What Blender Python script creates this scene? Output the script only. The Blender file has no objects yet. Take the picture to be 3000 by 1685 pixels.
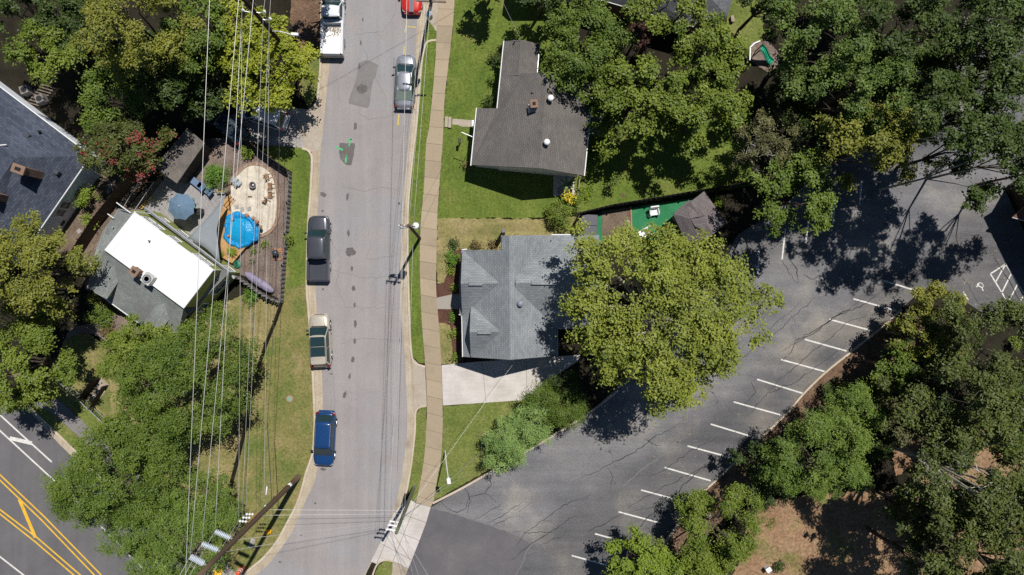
import bpy, bmesh, math, random
import numpy as np
from mathutils import Vector, Matrix, Quaternion
R = math.radians
scene = bpy.context.scene
COL = scene.collection
# ---------------------------------------------------------------- camera, sky, sun, exposure
S, H, NX, NY = 0.0307, 61.0, 1440.0, 843.0      # metres per photo pixel on the ground, camera height, nadir
cam = bpy.data.objects.new('camera', bpy.data.cameras.new('camera')); COL.objects.link(cam)
cam.location = (0, 0, H); cam.rotation_euler = (0, 0, 0)
cam.data.sensor_width = 36; cam.data.lens = 36 * H / (3000 * S)
cam.data.shift_x = 60 / 3000; cam.data.clip_end = 3000
scene.camera = cam
TO_SUN = Vector((0.505 * math.cos(R(64)), 0.863 * math.cos(R(64)), math.sin(R(64)))).normalized()
world = bpy.data.worlds.new('World'); scene.world = world; world.use_nodes = True
wn = world.node_tree; wn.nodes.clear()
sky = wn.nodes.new('ShaderNodeTexSky'); sky.sky_type = 'NISHITA'; sky.sun_disc = False
sky.dust_density = 0.0; sky.ozone_density = 4.0; sky.sun_elevation = R(64); sky.sun_rotation = math.atan2(0.505, 0.863)
bg = wn.nodes.new('ShaderNodeBackground'); bg.inputs[1].default_value = 0.05
wo = wn.nodes.new('ShaderNodeOutputWorld')
wn.links.new(sky.outputs[0], bg.inputs[0]); wn.links.new(bg.outputs[0], wo.inputs[0])
sl = bpy.data.lights.new('sun', 'SUN'); sl.energy = 5.0; sl.angle = R(0.5); sl.color = (1.0, 0.965, 0.92)
so = bpy.data.objects.new('sun', sl); COL.objects.link(so); so.location = (30, 50, 120)
so.rotation_euler = (-TO_SUN).to_track_quat('-Z', 'Y').to_euler()
vs = scene.view_settings; vs.view_transform = 'Standard'; vs.look = 'None'; vs.exposure = -0.1; vs.gamma = 1.0
scene.render.engine = 'CYCLES'
scene.cycles.max_bounces = 6; scene.cycles.diffuse_bounces = 2; scene.cycles.glossy_bounces = 3
scene.cycles.transmission_bounces = 3; scene.cycles.transparent_max_bounces = 4
scene.cycles.use_denoising = False

def P(px, py, z=0.0):
    k = (H - z) / H * S
    return Vector(((px - NX) * k, (NY - py) * k, z))
def PW(q): return P(*q)

# ---------------------------------------------------------------- materials
def newmat(name, rough=0.85, spec=0.3, metal=0.0):
    m = bpy.data.materials.new(name); m.use_nodes = True
    nt = m.node_tree; b = nt.nodes['Principled BSDF']
    b.inputs['Roughness'].default_value = rough; b.inputs['Specular IOR Level'].default_value = spec
    b.inputs['Metallic'].default_value = metal
    return m, nt, b
def nd(nt, t, **kw):
    n = nt.nodes.new(t)
    for k, v in kw.items(): setattr(n, k, v)
    return n
def lk(nt, a, b): nt.links.new(a, b)
def c4(c): return (c[0], c[1], c[2], 1.0)
def coords(nt, kind, scale=(1, 1, 1), rot=0.0):
    if kind == 'pos': o = nd(nt, 'ShaderNodeNewGeometry').outputs['Position']
    elif kind == 'uv': o = nd(nt, 'ShaderNodeTexCoord').outputs['UV']
    else: o = nd(nt, 'ShaderNodeTexCoord').outputs['Object']
    mp = nd(nt, 'ShaderNodeMapping'); mp.inputs['Scale'].default_value = scale; mp.inputs['Rotation'].default_value = (0, 0, rot)
    lk(nt, o, mp.inputs['Vector']); return mp.outputs[0]
def noise(nt, vec, scale, detail=4.0, rough=0.55):
    n = nd(nt, 'ShaderNodeTexNoise'); n.inputs['Scale'].default_value = scale
    n.inputs['Detail'].default_value = detail; n.inputs['Roughness'].default_value = rough
    lk(nt, vec, n.inputs['Vector']); return n.outputs[0]
def ramp(nt, fac, stops):
    r = nd(nt, 'ShaderNodeValToRGB'); e = r.color_ramp.elements
    while len(e) < len(stops): e.new(0.5)
    for i, (p, c) in enumerate(stops):
        e[i].position = p; e[i].color = c4(c) if hasattr(c, '__len__') else (c, c, c, 1)
    lk(nt, fac, r.inputs[0]); return r.outputs[0]
def mixc(nt, fac, a, b, mode='MIX'):
    m = nd(nt, 'ShaderNodeMix', data_type='RGBA', blend_type=mode)
    if isinstance(fac, float): m.inputs[0].default_value = fac
    else: lk(nt, fac, m.inputs[0])
    for i, x in ((6, a), (7, b)):
        if hasattr(x, 'default_value') and not isinstance(x, tuple): lk(nt, x, m.inputs[i])
        else: m.inputs[i].default_value = c4(x)
    return m.outputs[2]
def mth(nt, op, a, b=None):
    m = nd(nt, 'ShaderNodeMath', operation=op)
    for i, x in enumerate((a, b)):
        if x is None: continue
        if isinstance(x, (int, float)): m.inputs[i].default_value = x
        else: lk(nt, x, m.inputs[i])
    return m.outputs[0]
def bump(nt, b, h, strength=0.3, dist=0.02):
    n = nd(nt, 'ShaderNodeBump'); n.inputs['Strength'].default_value = strength; n.inputs['Distance'].default_value = dist
    lk(nt, h, n.inputs['Height']); lk(nt, n.outputs[0], b.inputs['Normal'])

def plain(name, c, rough=0.6, spec=0.4, metal=0.0, var=0.12, scale=3.0):
    m, nt, b = newmat(name, rough, spec, metal)
    n = noise(nt, coords(nt, 'pos'), scale, 3)
    lk(nt, mixc(nt, n, tuple(x * (1 - var) for x in c), tuple(min(1, x * (1 + var)) for x in c)), b.inputs['Base Color'])
    return m
def soil(name, stops, scale=0.6, fine=9.0, famt=0.5, rough=0.95, bmp=0.4, patch=None, streak=None, crack=None, lane=None):
    """earth, mulch, lawn, concrete, asphalt: two or three scales of noise, optional patches, streaks and cracks"""
    m, nt, b = newmat(name, rough, 0.15)
    v = coords(nt, 'pos')
    col = ramp(nt, noise(nt, v, scale, 6, 0.6), stops)
    if patch:
        pc, ps, lo, hi = patch
        col = mixc(nt, ramp(nt, noise(nt, v, ps, 5, 0.6), [(lo, 0.0), (hi, 1.0)]), col, pc)
    if streak:
        ss, rot, amt = streak
        s = noise(nt, coords(nt, 'pos', ss, rot), 1.0, 4, 0.6)
        col = mixc(nt, 1.0, col, ramp(nt, s, [(0.3, 1 - amt), (0.7, 1 + amt)]), 'MULTIPLY')
    f = noise(nt, v, fine, 4, 0.7)
    col = mixc(nt, 1.0, col, ramp(nt, f, [(0.25, 1 - famt), (0.75, 1 + famt)]), 'MULTIPLY')
    if lane:
        ln, lo, hi, gain = lane      # (direction across the lane), start, end: sealcoat worn pale by traffic
        dp = nd(nt, 'ShaderNodeVectorMath', operation='DOT_PRODUCT'); lk(nt, v, dp.inputs[0]); dp.inputs[1].default_value = ln
        q = mth(nt, 'ADD', dp.outputs[1], mth(nt, 'MULTIPLY', mth(nt, 'SUBTRACT', noise(nt, v, 0.18, 4), 0.5), 7.0))
        q = mth(nt, 'DIVIDE', mth(nt, 'SUBTRACT', q, lo), hi - lo)
        col = mixc(nt, 1.0, col, ramp(nt, q, [(0.0, 0.90), (0.25, gain), (0.75, gain), (1.0, 0.93)]), 'MULTIPLY')
    if crack:
        cs, wid, dark, ml, mh = crack
        w = nd(nt, 'ShaderNodeVectorMath', operation='ADD')
        nz = nd(nt, 'ShaderNodeTexNoise'); nz.inputs['Scale'].default_value = 0.9; nz.inputs['Detail'].default_value = 5
        lk(nt, v, nz.inputs['Vector']); sc = nd(nt, 'ShaderNodeVectorMath', operation='SCALE'); sc.inputs[3].default_value = 1.6
        lk(nt, nz.outputs[1], sc.inputs[0]); lk(nt, v, w.inputs[0]); lk(nt, sc.outputs[0], w.inputs[1])
        vo = nd(nt, 'ShaderNodeTexVoronoi', feature='DISTANCE_TO_EDGE'); vo.inputs['Scale'].default_value = cs
        lk(nt, w.outputs[0], vo.inputs['Vector'])
        k = ramp(nt, vo.outputs[0], [(0.0, 1.0), (wid, 0.0)])
        k = mth(nt, 'MULTIPLY', k, ramp(nt, noise(nt, v, 0.25, 3), [(ml, 0.0), (mh, 1.0)]))
        col = mixc(nt, k, col, dark)
    lk(nt, col, b.inputs['Base Color'])
    if bmp: bump(nt, b, f, bmp, 0.03)
    return m
def shingle(name, c1, c2, mort, w=0.34, h=0.16, stain=None):
    m, nt, b = newmat(name, 0.92, 0.2)
    v = coords(nt, 'uv')
    br = nd(nt, 'ShaderNodeTexBrick'); br.offset = 0.5
    for k, x in (('Color1', c4(c1)), ('Color2', c4(c2)), ('Mortar', c4(mort)), ('Scale', 1.0), ('Mortar Size', 0.012), ('Brick Width', w), ('Row Height', h), ('Bias', 0.0)):
        br.inputs[k].default_value = x
    lk(nt, v, br.inputs['Vector'])
    col = mixc(nt, 1.0, br.outputs[0], ramp(nt, noise(nt, coords(nt, 'pos'), 0.5, 6, 0.65), [(0.3, 0.8), (0.7, 1.15)]), 'MULTIPLY')
    col = mixc(nt, 1.0, col, ramp(nt, noise(nt, coords(nt, 'pos'), 14, 3, 0.7), [(0.2, 0.75), (0.8, 1.25)]), 'MULTIPLY')
    if stain: col = mixc(nt, ramp(nt, noise(nt, coords(nt, 'pos', (1, 1, 1)), 0.35, 4), [(0.5, 0.0), (0.72, 0.8)]), col, stain)
    lk(nt, col, b.inputs['Base Color']); bump(nt, b, br.outputs[1], 0.5, 0.02)
    return m
def siding(name, c, pitch=0.16):
    m, nt, b = newmat(name, 0.7, 0.3)
    sep = nd(nt, 'ShaderNodeSeparateXYZ'); lk(nt, nd(nt, 'ShaderNodeNewGeometry').outputs['Position'], sep.inputs[0])
    fr = mth(nt, 'FRACT', mth(nt, 'DIVIDE', sep.outputs[2], pitch))
    col = mixc(nt, ramp(nt, fr, [(0.0, 0.0), (0.14, 1.0)]), tuple(x * 0.55 for x in c), c)
    col = mixc(nt, 1.0, col, ramp(nt, noise(nt, coords(nt, 'pos'), 1.2, 5), [(0.3, 0.88), (0.7, 1.08)]), 'MULTIPLY')
    lk(nt, col, b.inputs['Base Color']); bump(nt, b, fr, 0.4, 0.02)
    return m
def brick(name, c1, c2, mort):
    m, nt, b = newmat(name, 0.9, 0.2)
    br = nd(nt, 'ShaderNodeTexBrick')
    for k, x in (('Color1', c4(c1)), ('Color2', c4(c2)), ('Mortar', c4(mort)), ('Scale', 1.0), ('Mortar Size', 0.012), ('Brick Width', 0.22), ('Row Height', 0.08)):
        br.inputs[k].default_value = x
    lk(nt, coords(nt, 'uv'), br.inputs['Vector'])
    lk(nt, mixc(nt, 1.0, br.outputs[0], ramp(nt, noise(nt, coords(nt, 'pos'), 5, 4), [(0.3, 0.75), (0.7, 1.2)]), 'MULTIPLY'), b.inputs['Base Color'])
    return m
def panels(name, c1, c2, length, rough=0.9, joint=0.02, dark=0.35):
    """poured concrete in panels: UV v runs along the strip in metres"""
    m, nt, b = newmat(name, rough, 0.2)
    uv = nd(nt, 'ShaderNodeTexCoord').outputs['UV']; sep = nd(nt, 'ShaderNodeSeparateXYZ'); lk(nt, uv, sep.inputs[0])
    q = mth(nt, 'DIVIDE', sep.outputs[1], length); fr = mth(nt, 'FRACT', q)
    wn_ = nd(nt, 'ShaderNodeTexWhiteNoise', noise_dimensions='1D'); lk(nt, mth(nt, 'FLOOR', q), wn_.inputs['W'])
    v = coords(nt, 'pos')
    col = mixc(nt, noise(nt, v, 0.9, 6, 0.65), c1, c2)
    col = mixc(nt, 1.0, col, ramp(nt, wn_.outputs[0], [(0, 0.88), (1, 1.08)]), 'MULTIPLY')
    f = noise(nt, v, 13, 4, 0.75)
    col = mixc(nt, 1.0, col, ramp(nt, f, [(0.25, 0.78), (0.75, 1.2)]), 'MULTIPLY')
    col = mixc(nt, ramp(nt, noise(nt, v, 0.45, 5, 0.7), [(0.55, 0.0), (0.75, 0.45)]), col, tuple(x * 0.55 for x in c1))
    j = ramp(nt, fr, [(0.0, 1.0), (joint, 1.0), (joint * 1.3, 0.0)])
    col = mixc(nt, mth(nt, 'MULTIPLY', j, 0.75), col, tuple(x * dark for x in c1))
    lk(nt, col, b.inputs['Base Color']); bump(nt, b, f, 0.2, 0.01)
    return m
def wood(name, c1, c2, pitch=0.14, rot=0.0, rough=0.8):
    m, nt, b = newmat(name, rough, 0.25)
    sep = nd(nt, 'ShaderNodeSeparateXYZ'); lk(nt, coords(nt, 'pos', (1, 1, 1), rot), sep.inputs[0])
    q = mth(nt, 'DIVIDE', sep.outputs[0], pitch)
    wn_ = nd(nt, 'ShaderNodeTexWhiteNoise', noise_dimensions='1D'); lk(nt, mth(nt, 'FLOOR', q), wn_.inputs['W'])
    col = mixc(nt, wn_.outputs[0], c1, c2)
    col = mixc(nt, 1.0, col, ramp(nt, noise(nt, coords(nt, 'pos', (18, 2, 18), rot), 1.0, 4), [(0.3, 0.75), (0.7, 1.2)]), 'MULTIPLY')
    col = mixc(nt, ramp(nt, mth(nt, 'FRACT', q), [(0.0, 0.8), (0.1, 0.0)]), col, tuple(x * 0.25 for x in c1))
    lk(nt, col, b.inputs['Base Color'])
    return m
GAIN = {'mid_green_leaves': 1.2, 'fine_willow_leaves': 1.25, 'fresh_green_leaves': 1.15, 'plane_tree_leaves': 1.18, 'bright_maple_leaves': 1.25, 'yellow_green_leaves': 1.1, 'feathery_cedar_leaves': 1.5, 'clipped_shrub_leaves': 1.3, 'forest_leaves': 1.15, 'bronze_green_leaves': .95, 'olive_leaves': .85, 'deep_green_leaves': .85}
def leafmat(name, a, b_, c=None, cpos=0.86, trans=0.3, rough=0.5, gain=1.35):
    gain *= GAIN.get(name, 1.0)
    hue = (0.97, 1.0, 0.76)
    a, b_ = tuple(x * gain * 0.8 * h for x, h in zip(a, hue)), tuple(x * gain * h for x, h in zip(b_, hue))
    m, nt, b = newmat(name, rough, 0.25)
    at = nd(nt, 'ShaderNodeAttribute', attribute_name='tint')
    st = [(0.0, a), (0.8, b_)] + ([(cpos, b_), (min(1, cpos + 0.06), c)] if c else [])
    col = ramp(nt, at.outputs['Fac'], st)
    lk(nt, col, b.inputs['Base Color'])
    tr = nd(nt, 'ShaderNodeBsdfTranslucent'); lk(nt, mixc(nt, 1.0, col, (1.25, 1.3, 0.6), 'MULTIPLY'), tr.inputs[0])
    mx = nd(nt, 'ShaderNodeMixShader'); mx.inputs[0].default_value = trans
    lk(nt, b.outputs[0], mx.inputs[1]); lk(nt, tr.outputs[0], mx.inputs[2]); lk(nt, mx.outputs[0], nt.nodes['Material Output'].inputs[0])
    return m
def paint(name, c, metal=0.35, rough=0.28):
    m, nt, b = newmat(name, rough, 0.5, metal); b.inputs['Base Color'].default_value = c4(c)
    b.inputs['Coat Weight'].default_value = 0.6; b.inputs['Coat Roughness'].default_value = 0.06
    n = noise(nt, coords(nt, 'obj'), 1.5, 3)
    lk(nt, mixc(nt, n, tuple(x * 0.92 for x in c), tuple(min(1, x * 1.06) for x in c)), b.inputs['Base Color'])
    return m

M = {}
M['ground'] = soil('ground_soil', [(0.3, (0.014, 0.013, 0.008)), (0.55, (0.028, 0.023, 0.015)), (0.75, (0.022, 0.030, 0.011))], 0.5, 8, 0.5)
M['lawn'] = soil('lawn_green', [(0.25, (0.098, 0.130, 0.030)), (0.5, (0.140, 0.168, 0.040)), (0.75, (0.195, 0.195, 0.064))], 0.35, 6, 0.5, patch=((0.250, 0.205, 0.100), 0.25, 0.54, 0.78), streak=((0.5, 6, 1), 0.3, 0.12))
M['lawn_lush'] = soil('lawn_lush', [(0.25, (0.076, 0.118, 0.021)), (0.5, (0.114, 0.156, 0.028)), (0.8, (0.160, 0.184, 0.041))], 0.45, 6, 0.5, patch=((0.208, 0.188, 0.062), 0.3, 0.56, 0.80), streak=((5, 0.4, 1), 0.1, 0.1))
M['lawn_dry'] = soil('lawn_dry', [(0.25, (0.160, 0.160, 0.052)), (0.5, (0.245, 0.208, 0.086)), (0.75, (0.320, 0.255, 0.130))], 0.45, 6, 0.45, patch=((0.120, 0.150, 0.040), 0.3, 0.5, 0.68), streak=((0.15, 1.6, 1), 0.05, 0.14))
M['lawn_verge'] = soil('lawn_verge', [(0.25, (0.121, 0.144, 0.038)), (0.5, (0.200, 0.181, 0.065)), (0.75, (0.305, 0.232, 0.119))], 0.35, 6, 0.5, patch=((0.111, 0.146, 0.035), 0.4, 0.48, 0.66))
M['lawn_brown'] = soil('lawn_brown', [(0.3, (0.213, 0.127, 0.071)), (0.55, (0.287, 0.181, 0.106)), (0.8, (0.224, 0.181, 0.077))], 0.5, 5, 0.6, patch=((0.138, 0.151, 0.043), 0.28, 0.52, 0.72))
M['mulch'] = soil('bark_mulch', [(0.3, (0.133, 0.099, 0.078)), (0.6, (0.210, 0.162, 0.135)), (0.8, (0.259, 0.210, 0.177))], 0.8, 9, 0.65)
M['mulch_red'] = soil('red_mulch', [(0.3, (0.075, 0.036, 0.026)), (0.7, (0.125, 0.062, 0.044))], 0.8, 9, 0.6)
M['litter'] = soil('leaf_litter', [(0.3, (0.10, 0.062, 0.040)), (0.6, (0.18, 0.115, 0.075)), (0.8, (0.25, 0.17, 0.11))], 0.9, 8, 0.65)
M['dirt'] = soil('yard_dirt', [(0.3, (0.12, 0.085, 0.062)), (0.7, (0.205, 0.155, 0.115))], 0.7, 8, 0.5)
M['road'] = soil('street_asphalt', [(0.3, (0.265, 0.242, 0.233)), (0.5, (0.295, 0.272, 0.264)), (0.75, (0.321, 0.295, 0.285))], 0.30, 16, 0.3, 0.88, 0.25, patch=((0.288, 0.278, 0.281), 0.12, 0.5, 0.6), streak=((1.3, 0.06, 1), -0.05, 0.07), crack=(0.22, 0.005, (0.205, 0.192, 0.184), 0.46, 0.66))
M['mainroad'] = soil('main_road_asphalt', [(0.3, (0.118, 0.114, 0.116)), (0.7, (0.150, 0.146, 0.148))], 0.3, 16, 0.26, 0.88, 0.2, streak=((1.0, 0.05, 1), R(-43), 0.1))
M['lot'] = soil('parking_asphalt', [(0.3, (0.101, 0.101, 0.107)), (0.5, (0.136, 0.133, 0.135)), (0.75, (0.179, 0.172, 0.162))], 0.2, 9, 0.42, 0.9, 0.3, patch=((0.272, 0.242, 0.204), 0.10, 0.53, 0.76), streak=((0.06, 0.9, 1), R(-31), 0.15), crack=(0.13, 0.004, (0.043, 0.043, 0.045), 0.52, 0.62), lane=((-0.586, 0.81, 0.0), -21.5, -11.5, 1.28))
M['lot_new'] = soil('resealed_asphalt', [(0.3, (0.106, 0.102, 0.110)), (0.6, (0.141, 0.133, 0.136)), (0.8, (0.192, 0.174, 0.160))], 0.35, 15, 0.28, 0.9, 0.2)
M['patch'] = soil('asphalt_patch', [(0.3, (0.185, 0.172, 0.165)), (0.7, (0.225, 0.212, 0.205))], 0.9, 16, 0.28, 0.9, 0.2)
M['patch_dark'] = soil('dark_asphalt_patch', [(0.3, (0.115, 0.108, 0.104)), (0.7, (0.165, 0.155, 0.148))], 1.5, 16, 0.3, 0.9, 0.2)
M['stain'] = soil('oil_stain', [(0.3, (0.10, 0.092, 0.088)), (0.7, (0.15, 0.14, 0.134))], 3, 16, 0.3, 0.8, 0.0)
M['gutter'] = soil('gutter_concrete', [(0.3, (0.360, 0.294, 0.209)), (0.6, (0.450, 0.383, 0.286)), (0.8, (0.500, 0.441, 0.341))], 0.8, 12, 0.3, patch=((0.200, 0.152, 0.105), 0.4, 0.55, 0.72), streak=((4, 0.12, 1), 0.0, 0.12))
M['kerb'] = soil('kerb_concrete', [(0.3, (0.446, 0.370, 0.275)), (0.7, (0.563, 0.480, 0.385))], 0.9, 12, 0.25)
M['walk'] = panels('sidewalk_concrete', (0.330, 0.258, 0.174), (0.410, 0.336, 0.237), 1.52)
M['apron'] = panels('apron_concrete', (0.50, 0.45, 0.395), (0.60, 0.545, 0.485), 1.7, 0.9, 0.016, 0.5)
M['apron_old'] = soil('old_apron_concrete', [(0.3, (0.351, 0.290, 0.221)), (0.7, (0.446, 0.390, 0.324))], 0.6, 12, 0.28, patch=((0.247, 0.195, 0.146), 0.5, 0.55, 0.75))
M['drive'] = soil('driveway_concrete', [(0.3, (0.454, 0.416, 0.375)), (0.6, (0.562, 0.524, 0.482)), (0.8, (0.616, 0.583, 0.549))], 0.55, 13, 0.16, patch=((0.378, 0.313, 0.252), 0.16, 0.56, 0.8), streak=((0.5, 4, 1), 0.1, 0.06))
M['gravel'] = soil('gravel', [(0.3, (0.27, 0.25, 0.23)), (0.7, (0.40, 0.38, 0.35))], 0.7, 8, 0.5)
M['white_line'] = soil('white_road_paint', [(0.3, (0.55, 0.53, 0.49)), (0.7, (0.72, 0.70, 0.66))], 2, 14, 0.3, 0.7, 0.0)
M['survey_yellow'] = soil('yellow_survey_paint', [(0.3, (0.50, 0.40, 0.07)), (0.7, (0.66, 0.54, 0.13))], 3, 14, 0.4, 0.7, 0.0)
M['yellow_line'] = soil('yellow_road_paint', [(0.3, (0.62, 0.36, 0.03)), (0.7, (0.76, 0.47, 0.055))], 2, 14, 0.2, 0.7, 0.0)
M['green_line'] = soil('green_survey_paint', [(0.3, (0.06, 0.36, 0.14)), (0.7, (0.12, 0.50, 0.20))], 5, 20, 0.4, 0.7, 0.0)
M['crack'] = plain('crack_filler', (0.032, 0.032, 0.036), 0.9)
M['seam'] = plain('pale_seam', (0.17, 0.165, 0.158), 0.9)
M['joint'] = plain('concrete_joint', (0.16, 0.13, 0.10), 0.95)
M['turf'] = soil('artificial_turf', [(0.3, (0.028, 0.165, 0.070)), (0.7, (0.042, 0.215, 0.095))], 0.8, 10, 0.3)
M['paver'] = soil('patio_stone', [(0.3, (0.50, 0.435, 0.345)), (0.6, (0.66, 0.60, 0.49)), (0.8, (0.72, 0.67, 0.57))], 1.4, 7, 0.2, patch=((0.40, 0.29, 0.19), 1.3, 0.60, 0.8))
M['paver_brick'] = soil('edging_brick', [(0.3, (0.26, 0.165, 0.115)), (0.7, (0.40, 0.29, 0.215))], 4, 9, 0.4)
M['deckgrey'] = wood('grey_deck_boards', (0.27, 0.255, 0.25), (0.33, 0.315, 0.305), 0.14, R(-38))
M['deckwood'] = wood('cedar_deck_boards', (0.40, 0.225, 0.085), (0.50, 0.30, 0.13), 0.14, R(-38))
M['wood'] = wood('weathered_wood', (0.16, 0.125, 0.098), (0.225, 0.185, 0.15), 0.15, 0)
M['wood_brown'] = wood('brown_fence_wood', (0.085, 0.058, 0.040), (0.125, 0.090, 0.066), 0.15, 0)
M['wood_pale'] = wood('pale_fence_wood', (0.30, 0.235, 0.165), (0.38, 0.31, 0.23), 0.15, R(40))
M['wood_dark'] = wood('dark_fence_wood', (0.045, 0.036, 0.030), (0.075, 0.060, 0.050), 0.15, 0)
M['tie'] = plain('grey_timber', (0.20, 0.185, 0.175), 0.9, 0.2, 0, 0.3, 6)
M['pole'] = plain('pole_wood', (0.125, 0.085, 0.058), 0.9, 0.15, 0, 0.35, 9)
M['pole_dark'] = plain('creosote_pole_wood', (0.050, 0.030, 0.022), 0.9, 0.15, 0, 0.3, 9)
M['pole_green'] = plain('treated_pole_wood', (0.135, 0.150, 0.095), 0.9, 0.15, 0, 0.3, 9)
M['wire'] = plain('aluminium_wire', (0.62, 0.61, 0.58), 0.4, 0.5, 0.3)
M['wire_dark'] = plain('black_cable', (0.05, 0.05, 0.05), 0.6)
M['steel'] = plain('galvanised_steel', (0.55, 0.56, 0.56), 0.4, 0.5, 0.5)
M['white'] = plain('white_paint', (0.80, 0.80, 0.78), 0.5)
M['insul'] = plain('grey_porcelain', (0.60, 0.66, 0.72), 0.25, 0.5)
M['black'] = plain('black_plastic', (0.022, 0.022, 0.024), 0.5)
M['dark'] = plain('dark_void', (0.012, 0.012, 0.014), 0.9)
def membrane():
    m, nt, b = newmat('white_membrane', 0.6, 0.3); v = coords(nt, 'pos')
    col = ramp(nt, noise(nt, v, 0.5, 6, 0.65), [(0.3, (0.72, 0.72, 0.71)), (0.7, (0.80, 0.80, 0.79))])
    sep = nd(nt, 'ShaderNodeSeparateXYZ'); lk(nt, coords(nt, 'pos', (1, 1, 1), R(37)), sep.inputs[0])
    col = mixc(nt, ramp(nt, mth(nt, 'FRACT', mth(nt, 'DIVIDE', sep.outputs[0], 1.9)), [(0.0, 0.45), (0.035, 0.0)]), col, (0.5, 0.5, 0.5))
    col = mixc(nt, ramp(nt, noise(nt, v, 1.3, 6, 0.7), [(0.6, 0.0), (0.8, 0.35)]), col, (0.45, 0.44, 0.42))
    lk(nt, col, b.inputs['Base Color']); return m
M['roof_white'] = membrane()
M['sh_green'] = shingle('grey_green_shingles', (0.228, 0.249, 0.235), (0.302, 0.318, 0.302), (0.159, 0.170, 0.164), 0.3, 0.15, (0.201, 0.191, 0.185))
M['sh_brown'] = shingle('brown_grey_shingles', (0.148, 0.135, 0.123), (0.180, 0.166, 0.152), (0.090, 0.081, 0.074), 0.32, 0.17, (0.108, 0.100, 0.094))
M['sh_grey'] = shingle('blue_grey_shingles', (0.218, 0.237, 0.247), (0.286, 0.303, 0.312), (0.146, 0.160, 0.168), 0.34, 0.17)
M['sh_blue'] = shingle('slate_blue_shingles', (0.051, 0.061, 0.087), (0.090, 0.102, 0.135), (0.033, 0.040, 0.060), 0.42, 0.20)
M['sh_mauve'] = shingle('mauve_grey_shingles', (0.150, 0.128, 0.128), (0.195, 0.170, 0.168), (0.10, 0.085, 0.085), 0.5, 0.14)
M['sh_slate'] = shingle('dark_slate_shingles', (0.120, 0.128, 0.140), (0.165, 0.172, 0.185), (0.07, 0.075, 0.085), 0.4, 0.2)
M['rust'] = plain('brown_metal_roof', (0.16, 0.075, 0.045), 0.7)
M['tarpaper'] = soil('brown_roll_roofing', [(0.3, (0.12, 0.105, 0.092)), (0.7, (0.19, 0.17, 0.15))], 1.2, 9, 0.35)
M['sd_green'] = siding('lime_green_siding', (0.33, 0.37, 0.105))
M['sd_white'] = siding('white_siding', (0.74, 0.74, 0.72))
M['stucco'] = plain('pale_blue_stucco', (0.76, 0.79, 0.84), 0.9, 0.2)
M['sd_tan'] = siding('tan_siding', (0.45, 0.42, 0.36))
M['brickred'] = brick('red_brick', (0.175, 0.088, 0.058), (0.245, 0.130, 0.088), (0.26, 0.22, 0.19))
M['trim'] = plain('white_trim', (0.80, 0.80, 0.79), 0.5)
M['glass'] = plain('window_glass', (0.030, 0.040, 0.050), 0.06, 0.6)
M['carglass'] = plain('tinted_car_glass', (0.018, 0.040, 0.045), 0.05, 0.6)
M['carglass_pale'] = plain('pale_car_glass', (0.20, 0.25, 0.21), 0.08, 0.6)
M['tyre'] = plain('tyre_rubber', (0.02, 0.02, 0.02), 0.9)
M['rim'] = plain('alloy_rim', (0.55, 0.55, 0.56), 0.3, 0.5, 0.7)
M['red_lens'] = plain('red_lens', (0.16, 0.016, 0.012), 0.2)
M['clear_lens'] = plain('clear_lens', (0.42, 0.43, 0.45), 0.15)
M['chrome'] = plain('chrome', (0.7, 0.7, 0.72), 0.15, 0.5, 0.9)
M['bark'] = plain('bark', (0.10, 0.080, 0.062), 0.95, 0.1, 0, 0.35, 7)
M['bark_pale'] = plain('pale_bark', (0.42, 0.39, 0.33), 0.9, 0.1, 0, 0.3, 7)
M['yellow'] = plain('yellow_enamel', (0.78, 0.42, 0.02), 0.4)
M['orange'] = plain('orange_plastic', (0.62, 0.10, 0.03), 0.5)
M['umbrella'] = plain('blue_grey_canvas', (0.125, 0.195, 0.275), 0.85, 0.2)
M['sail'] = plain('grey_sail_cloth', (0.235, 0.255, 0.275), 0.85, 0.2)
M['poolblue'] = soil('blue_pool_cover', [(0.3, (0.010, 0.20, 0.46)), (0.6, (0.016, 0.29, 0.60)), (0.85, (0.05, 0.42, 0.72))], 1.1, 4, 0.2, 0.18, 0.5)
M['poolwater'] = soil('pool_water_cover', [(0.3, (0.010, 0.25, 0.50)), (0.7, (0.016, 0.34, 0.60))], 0.8, 5, 0.12, 0.15, 0.35)
M['capstone'] = plain('chimney_cap', (0.235, 0.150, 0.105), 0.9)
for k_, sc_, st_ in (('poolblue', 5.0, 0.5), ('poolwater', 2.2, 0.35)):
    nt_ = M[k_].node_tree; bump(nt_, nt_.nodes['Principled BSDF'], noise(nt_, coords(nt_, 'pos', (1, 2.6, 1), 0.7), sc_, 5, 0.7), st_, 0.12)
M['terracotta'] = plain('terracotta_stone', (0.40, 0.19, 0.105), 0.85)
M['crackdust'] = plain('crack_dirt', (0.205, 0.192, 0.183), 0.9)
M['chairwood'] = plain('brown_chair_wood', (0.30, 0.165, 0.090), 0.75)
M['teal'] = plain('teal_metal', (0.12, 0.30, 0.30), 0.5)
M['greenmetal'] = plain('green_metal', (0.025, 0.16, 0.10), 0.5)
M['bluemesh'] = plain('blue_mesh_fabric', (0.13, 0.19, 0.30), 0.7)
M['greymesh'] = plain('grey_mesh_fabric', (0.33, 0.37, 0.40), 0.6)
M['purple'] = plain('lavender_tarp', (0.235, 0.205, 0.290), 0.55, 0.4, 0, 0.25, 4)
M['slide'] = plain('green_slide_plastic', (0.012, 0.27, 0.155), 0.35)
M['tactile'] = plain('yellow_tactile_tile', (0.80, 0.46, 0.02), 0.7)
M['moss'] = plain('mossy_canvas', (0.20, 0.235, 0.15), 0.8, 0.2, 0, 0.3, 5)
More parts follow.
